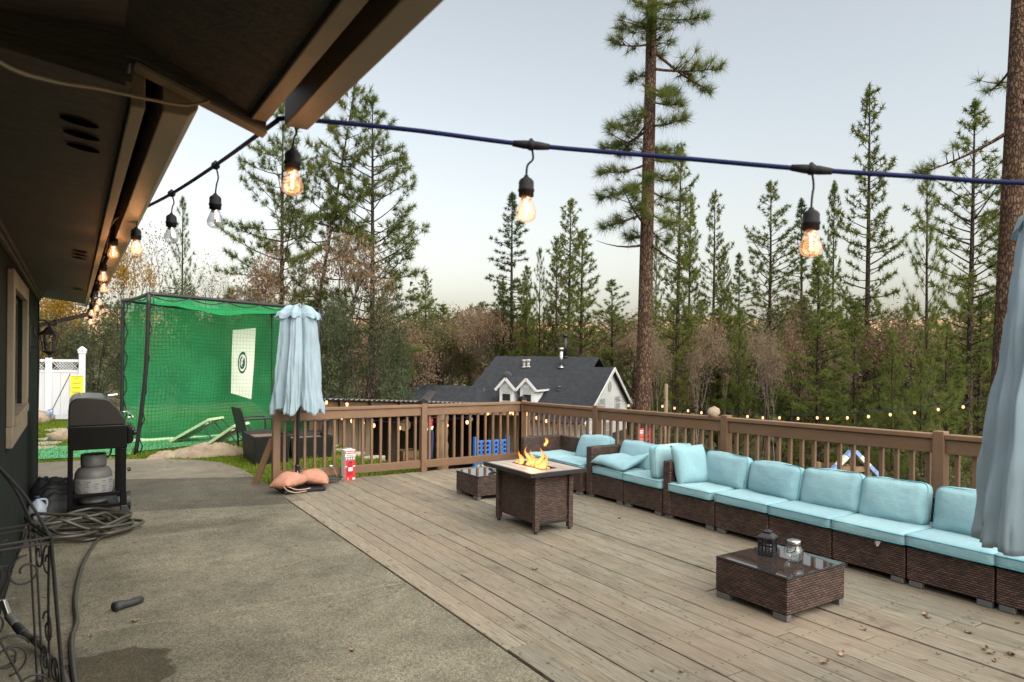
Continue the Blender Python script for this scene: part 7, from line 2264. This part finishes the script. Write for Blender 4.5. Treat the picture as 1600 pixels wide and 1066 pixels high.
G1 = 'pines standing behind the golf cage'
tree_px('wide', 441, 150, 34, 78, 'pine just left of the leaning trunk, its tip behind the eave corner bulb', G1, rz=1.0)
tree_px('wide2', 466, 112, 36, 68, 'leaning pine whose trunk slants between two upright pines', G1, rz=0.4, lean=(0.08, 0.125))
tree_px('wide', 580, 150, 37, 88, 'broad upright pine right of the leaning trunk, above the dark evergreen oak', G1, rz=3.3)
tree_px('young', 284, 308, 26, 44, 'young pine top with long needles seen over the golf cage below the unlit bulbs', G1, rz=1.2)

G2 = 'pines around the white house'
tree_px('medium', 665, 426, 82, 22, 'small lone pine standing on the skyline between broad pine and white house', G2)
tree_px('dense', 735, 476, 110, 16, 'tiny dark pine on the skyline by the sunlit bluff', G2)
tree_px('thin', 800, 298, 70, 30, 'tallest thin pine above the left end of the white house roof', G2, rz=0.3)
tree_px('dense2', 785, 440, 70, 30, 'yellow green young pine in front of the thin tall pine', G2)
tree_px('dense2', 822, 415, 66, 26, 'yellow green pine right of the thin tall pine', G2)
tree_px('young', 842, 388, 72, 32, 'open pine with upswept boughs above the house chimney', G2, rz=2.0)
tree_px('medium', 888, 308, 72, 38, 'pointed pine forming the tip of the pair above the ridge', G2, rz=1.4)
tree_px('dense', 908, 358, 64, 46, 'broad dark pine filling the right of the pair above the ridge', G2, rz=0.2)
tree_px('dense', 868, 370, 70, 30, 'narrower pine leaning into the left of the pair above the ridge', G2, rz=4.0)
tree_px('sparse', 955, 436, 66, 34, 'sparse round topped pine left of the big bare trunk', G2, rz=1.0)
G3 = 'pines across the slope right of the big trunk'
tree_px('medium2', 1058, 222, 40, 44, 'red stemmed pine directly right of the big bare trunk', G3, rz=2.5)
tree_px('dense', 1024, 368, 66, 20, 'slim pine squeezed close beside the big bare trunk', G3)
tree_px('medium', 1076, 300, 58, 30, 'pine behind the red stemmed one, its tip in open sky', G3)
tree_px('medium2', 1112, 298, 60, 34, 'spire shaped pine left of the gap in the skyline', G3, rz=0.9)
tree_px('dense2', 1130, 384, 70, 22, 'short pine at the foot of the spire shaped one', G3)
tree_px('thin', 1153, 394, 78, 20, 'small thin pine standing alone in the skyline gap', G3)
tree_px('sparse', 1198, 282, 56, 40, 'tall airy pine with an even crown right of the skyline gap', G3, rz=1.8)
tree_px('thin', 1252, 308, 64, 28, 'dark narrow pine behind the rightmost hanging bulb', G3)
tree_px('dense', 1300, 284, 62, 30, 'narrow pine left of the tallest spire', G3, rz=5.0)
tree_px('medium2', 1352, 134, 48, 52, 'tallest spire shaped pine right of the rightmost bulb', G3, rz=0.4)
tree_px('young', 1447, 260, 29, 66, 'young long needled pine whose trunk stands behind the last railing post', G3, rz=0.5)
tree_px('sparse', 1514, 152, 37, 56, 'gaunt pine between the young pine and the thick barked trunk', G3, rz=2.9)
tree_px('sparse', 1590, 215, 42, 50, 'pine half hidden behind the thick barked trunk', G3, rz=0.1)
G4 = 'low green pines along the drive'
for px, top, d, r, lab in ((1155, 486, 36, 44, 'bushy green young pine rising behind the tan rock on the rail'), (1052, 470, 46, 40, 'green pine skirt beside the base of the red stemmed pine'),
                           (1280, 398, 34, 62, 'broad green pine behind the rightmost bulb'), (1335, 470, 38, 52, 'green young pine left of the young long needled pine'), (1395, 520, 32, 48, 'low green pine in front of the tallest spire'),
                           (1480, 505, 33, 52, 'low green pine right of the young long needled pine'), (1530, 470, 40, 50, 'green pine filling the gap left of the thick barked trunk'), (1440, 560, 27, 46, 'lowest green pine just over the railing before the umbrella'),
                           (1570, 480, 46, 60, 'green pine behind the foot of the thick barked trunk'), (1235, 510, 50, 44, 'green pine between bare trees right of the tan rock')):
    tree_px('young2' if r < 50 else 'dense', px, top, d, r, lab, G4)

G5 = 'oaks and scrub on the slope'
for kind, px, top, d, r, lab in (
        ('olive', 566, 448, 27, 96, 'large dark evergreen oak behind the folded umbrella'),
        ('olive2', 502, 470, 30, 60, 'dark evergreen oak between the cage and the large evergreen oak'),
        ('olive2', 622, 520, 34, 40, 'evergreen oak at the right foot of the large dark one'),
        ('oak2', 425, 385, 31, 66, 'brown leaved oak reaching over the cage corner'),
        ('oak1', 535, 370, 33, 80, 'spreading brown oak with crooked limbs under the broad pine'),
        ('oak3', 345, 395, 29, 74, 'bare branched oak over the middle of the golf cage'),
        ('oak3', 225, 340, 28, 74, 'bare grey oak beside the house gutter'),
        ('yellow', 192, 385, 24, 50, 'autumn yellow tree beside the gutter end'),
        ('yellow', 92, 440, 27, 62, 'autumn yellow tree over the white fence'),
        ('olive2', 150, 500, 24, 62, 'dark evergreen shrub oak right of the white fence'),
        ('olive', 290, 440, 25, 80, 'evergreen oak showing through the green cage netting'),
        ('olive2', 400, 470, 26, 60, 'evergreen oak behind the target banner'),
        ('oak2', 700, 505, 72, 46, 'rusty brown oak left above the annex roof'),
        ('oak1', 762, 480, 66, 46, 'rusty brown oak close left of the yellow green pines'),
        ('scrub', 738, 535, 74, 44, 'khaki scrub tree rising directly behind the house roof slope'),
        ('scrub', 690, 556, 76, 40, 'khaki scrub tree just above the annex roof'),
        ('oak2', 905, 505, 74, 46, 'brown oak behind the white house ridge'),
        ('oak1', 985, 520, 66, 36, 'brown oak hidden by the big bare trunk'),
        ('oak2', 1100, 500, 40, 50, 'russet oak at the foot of the spire shaped pine'),
        ('twiggy', 1130, 505, 44, 40, 'tan thicket tree right of the russet oak'), ('oak2', 1225, 495, 40, 44, 'tan leaved oak between the two bare thickets and the broad green pine'),
        ('twiggy', 1215, 505, 34, 40, 'bare upright thicket tree below the airy pine'),
        ('twiggy', 1190, 520, 38, 36, 'bare thicket tree behind the tan rock'),
        ('oak3', 1255, 430, 46, 50, 'bare oak with dark forks right of the airy pine'),
        ('twiggy', 1028, 500, 33, 40, 'tan thicket tree beside the thin utility pole'), ('twiggy', 1085, 505, 31, 36, 'tan bare tree between the utility pole and the tan rock'), ('twiggy', 1330, 520, 42, 36, 'tan bare tree low behind the tallest spire'), ('twiggy', 890, 515, 70, 44, 'tan bare tree above the white house ridge'),
        ('oak1', 1560, 530, 42, 44, 'brown oak between thick barked trunk and umbrella'),
        ('scrub', 1410, 500, 60, 50, 'khaki scrub tree behind the young long needled pine')):
    tree_px(kind, px, top, d, r, lab, G5)

# scattered fill: things the photograph shows only as one more of the many
rf_ = np.random.default_rng(77)
ANCH = [(-300, 'beyond the house corner'), (130, 'behind the white fence'), (300, 'behind the golf cage'), (465, 'behind the folded umbrella'), (570, 'behind the broad upright pine'), (665, 'by the small lone skyline pine'),
        (760, 'behind the dormers of the white house'), (860, 'behind the flue of the white house'), (955, 'behind the gable of the white house'), (1030, 'right of the big bare trunk'), (1112, 'behind the spire shaped pine'),
        (1200, 'behind the tall airy pine'), (1280, 'behind the rightmost bulb'), (1352, 'behind the tallest spire'), (1447, 'behind the young long needled pine'), (1514, 'behind the gaunt pine'), (1600, 'behind the thick barked trunk'), (1720, 'past the right umbrella')]
ORD = ['nearest', 'second nearest', 'third nearest', 'fourth nearest', 'fifth nearest', 'sixth nearest', 'seventh nearest', 'eighth nearest', 'ninth nearest', 'tenth nearest', 'eleventh nearest', 'twelfth nearest', 'thirteenth nearest', 'fourteenth nearest']
fills = []
for i in range(150):
    px = rf_.uniform(-60, 1680)
    d = rf_.uniform(44, 110) if px > 560 else rf_.uniform(30, 80)
    p = W(px, 560, d)
    u_, top = rf_.uniform(), (rf_.uniform(482, 536) if not 600 < px < 800 else rf_.uniform(478, 508))
    pinep = 0.30 if px < 1000 else 0.46
    if u_ < pinep:
        k, g_ = rf_.choice(['dense', 'dense2', 'medium']), 'pine'
        top -= rf_.uniform(0, 40)
    elif u_ < pinep + 0.26: k, g_ = rf_.choice(['oak1', 'oak2']), 'oak'
    else: k, g_ = rf_.choice(['scrub', 'olive2', 'olive', 'twiggy']), 'scrub'
    if (p - Vector((ap.x, ap.y, p.z)) + U * -5).length < 9 or (640 < px < 1000 and d < 68): continue
    H = W(px, top, d).z - ground_z(p.x, p.y)
    fills.append((k, px, top, d, (H * (0.20 if g_ == 'pine' else 0.42)) * F_PX / d, g_))
for i in range(70):
    px = rf_.uniform(980, 1620)
    d = rf_.uniform(15, 46)
    p = W(px, 560, d)
    if 1075 < px < 1262 and 20 < d < 46: continue
    if i >= 48 or (p.x - 13.2) ** 2 + (p.y - 7.8) ** 2 < 12: continue
    fills.append((rf_.choice(['bush', 'bush2']), px, None, d, rf_.uniform(0.5, 1.0), 'bush'))
WORD = {'pine': 'green pine', 'oak': 'brown leaved oak', 'scrub': 'khaki scrub tree', 'bush': 'low bush'}
GRP = {'pine': 'background pines on the wooded slope', 'oak': 'background oaks on the wooded slope', 'scrub': 'background scrub on the wooded slope', 'bush': 'low bushes below the deck'}
seen = {}
for k, px, top, d, r, g_ in sorted(fills, key=lambda f: f[3]):
    an_ = min(ANCH, key=lambda a_: abs(a_[0] - px))[1]
    n_ = seen.get((g_, an_), 0)
    seen[(g_, an_)] = n_ + 1
    lab = '%s on the slope %s, %s' % (WORD[g_], an_ if g_ != 'bush' else an_.replace('behind', 'in front of'), ORD[n_])
    if g_ == 'bush':
        p = W(px, 560, d)
        tree(k, p.x, p.y, 2.6 * r, 2.0 * r, lab, GRP[g_])
    else:
        tree_px(k, px, top, d, r, lab, GRP[g_])

# the far wood that reads as one mass
fv, ff, ft_ = [], [], []
n0 = 0
for i in range(2600):
    az = rf_.uniform(-0.75, 1.65)
    d = 112 + 620 * rf_.uniform() ** 1.5
    x_, y_ = math.sin(az) * d, math.cos(az) * d
    g_ = ground_z(x_, y_)
    hT = rf_.uniform(7, 15) * (1 if rf_.uniform() < 0.8 else 1.5)
    rT = hT * rf_.uniform(0.18, 0.36)
    k = 90
    q = rf_.uniform(0, 1, k) ** 0.8
    a = rf_.uniform(0, 6.283, k)
    rr_ = rT * (1.05 - q) ** 0.7 * rf_.uniform(0.5, 1.0, k)
    pos = np.stack([x_ + rr_ * np.cos(a), y_ + rr_ * np.sin(a), g_ + hT * q], 1)
    Vl, Fl, tt = leafcards(rf_, pos, rf_.uniform(0.5, 1.1, k) * hT * 0.028, np.clip(np.full(k, rf_.uniform(0, 1)) + rf_.normal(0, 0.1, k), 0, 1))
    fv.append(Vl); ff.append(Fl + n0); ft_.append(tt); n0 += len(Vl)
M['far_leaf'] = leafmat('far_wood_foliage', [(0.0, (0.034, 0.048, 0.024)), (0.4, (0.058, 0.072, 0.034)), (0.7, (0.085, 0.078, 0.045)), (1.0, (0.15, 0.10, 0.062))], 0.25)
o = link('forest', np_mesh('forest', np.concatenate(fv), np.concatenate(ff), M['far_leaf'], np.concatenate(ft_)))
tag(o, 'far wooded hillside that reads as one mass', 'forest', kind='stuff')
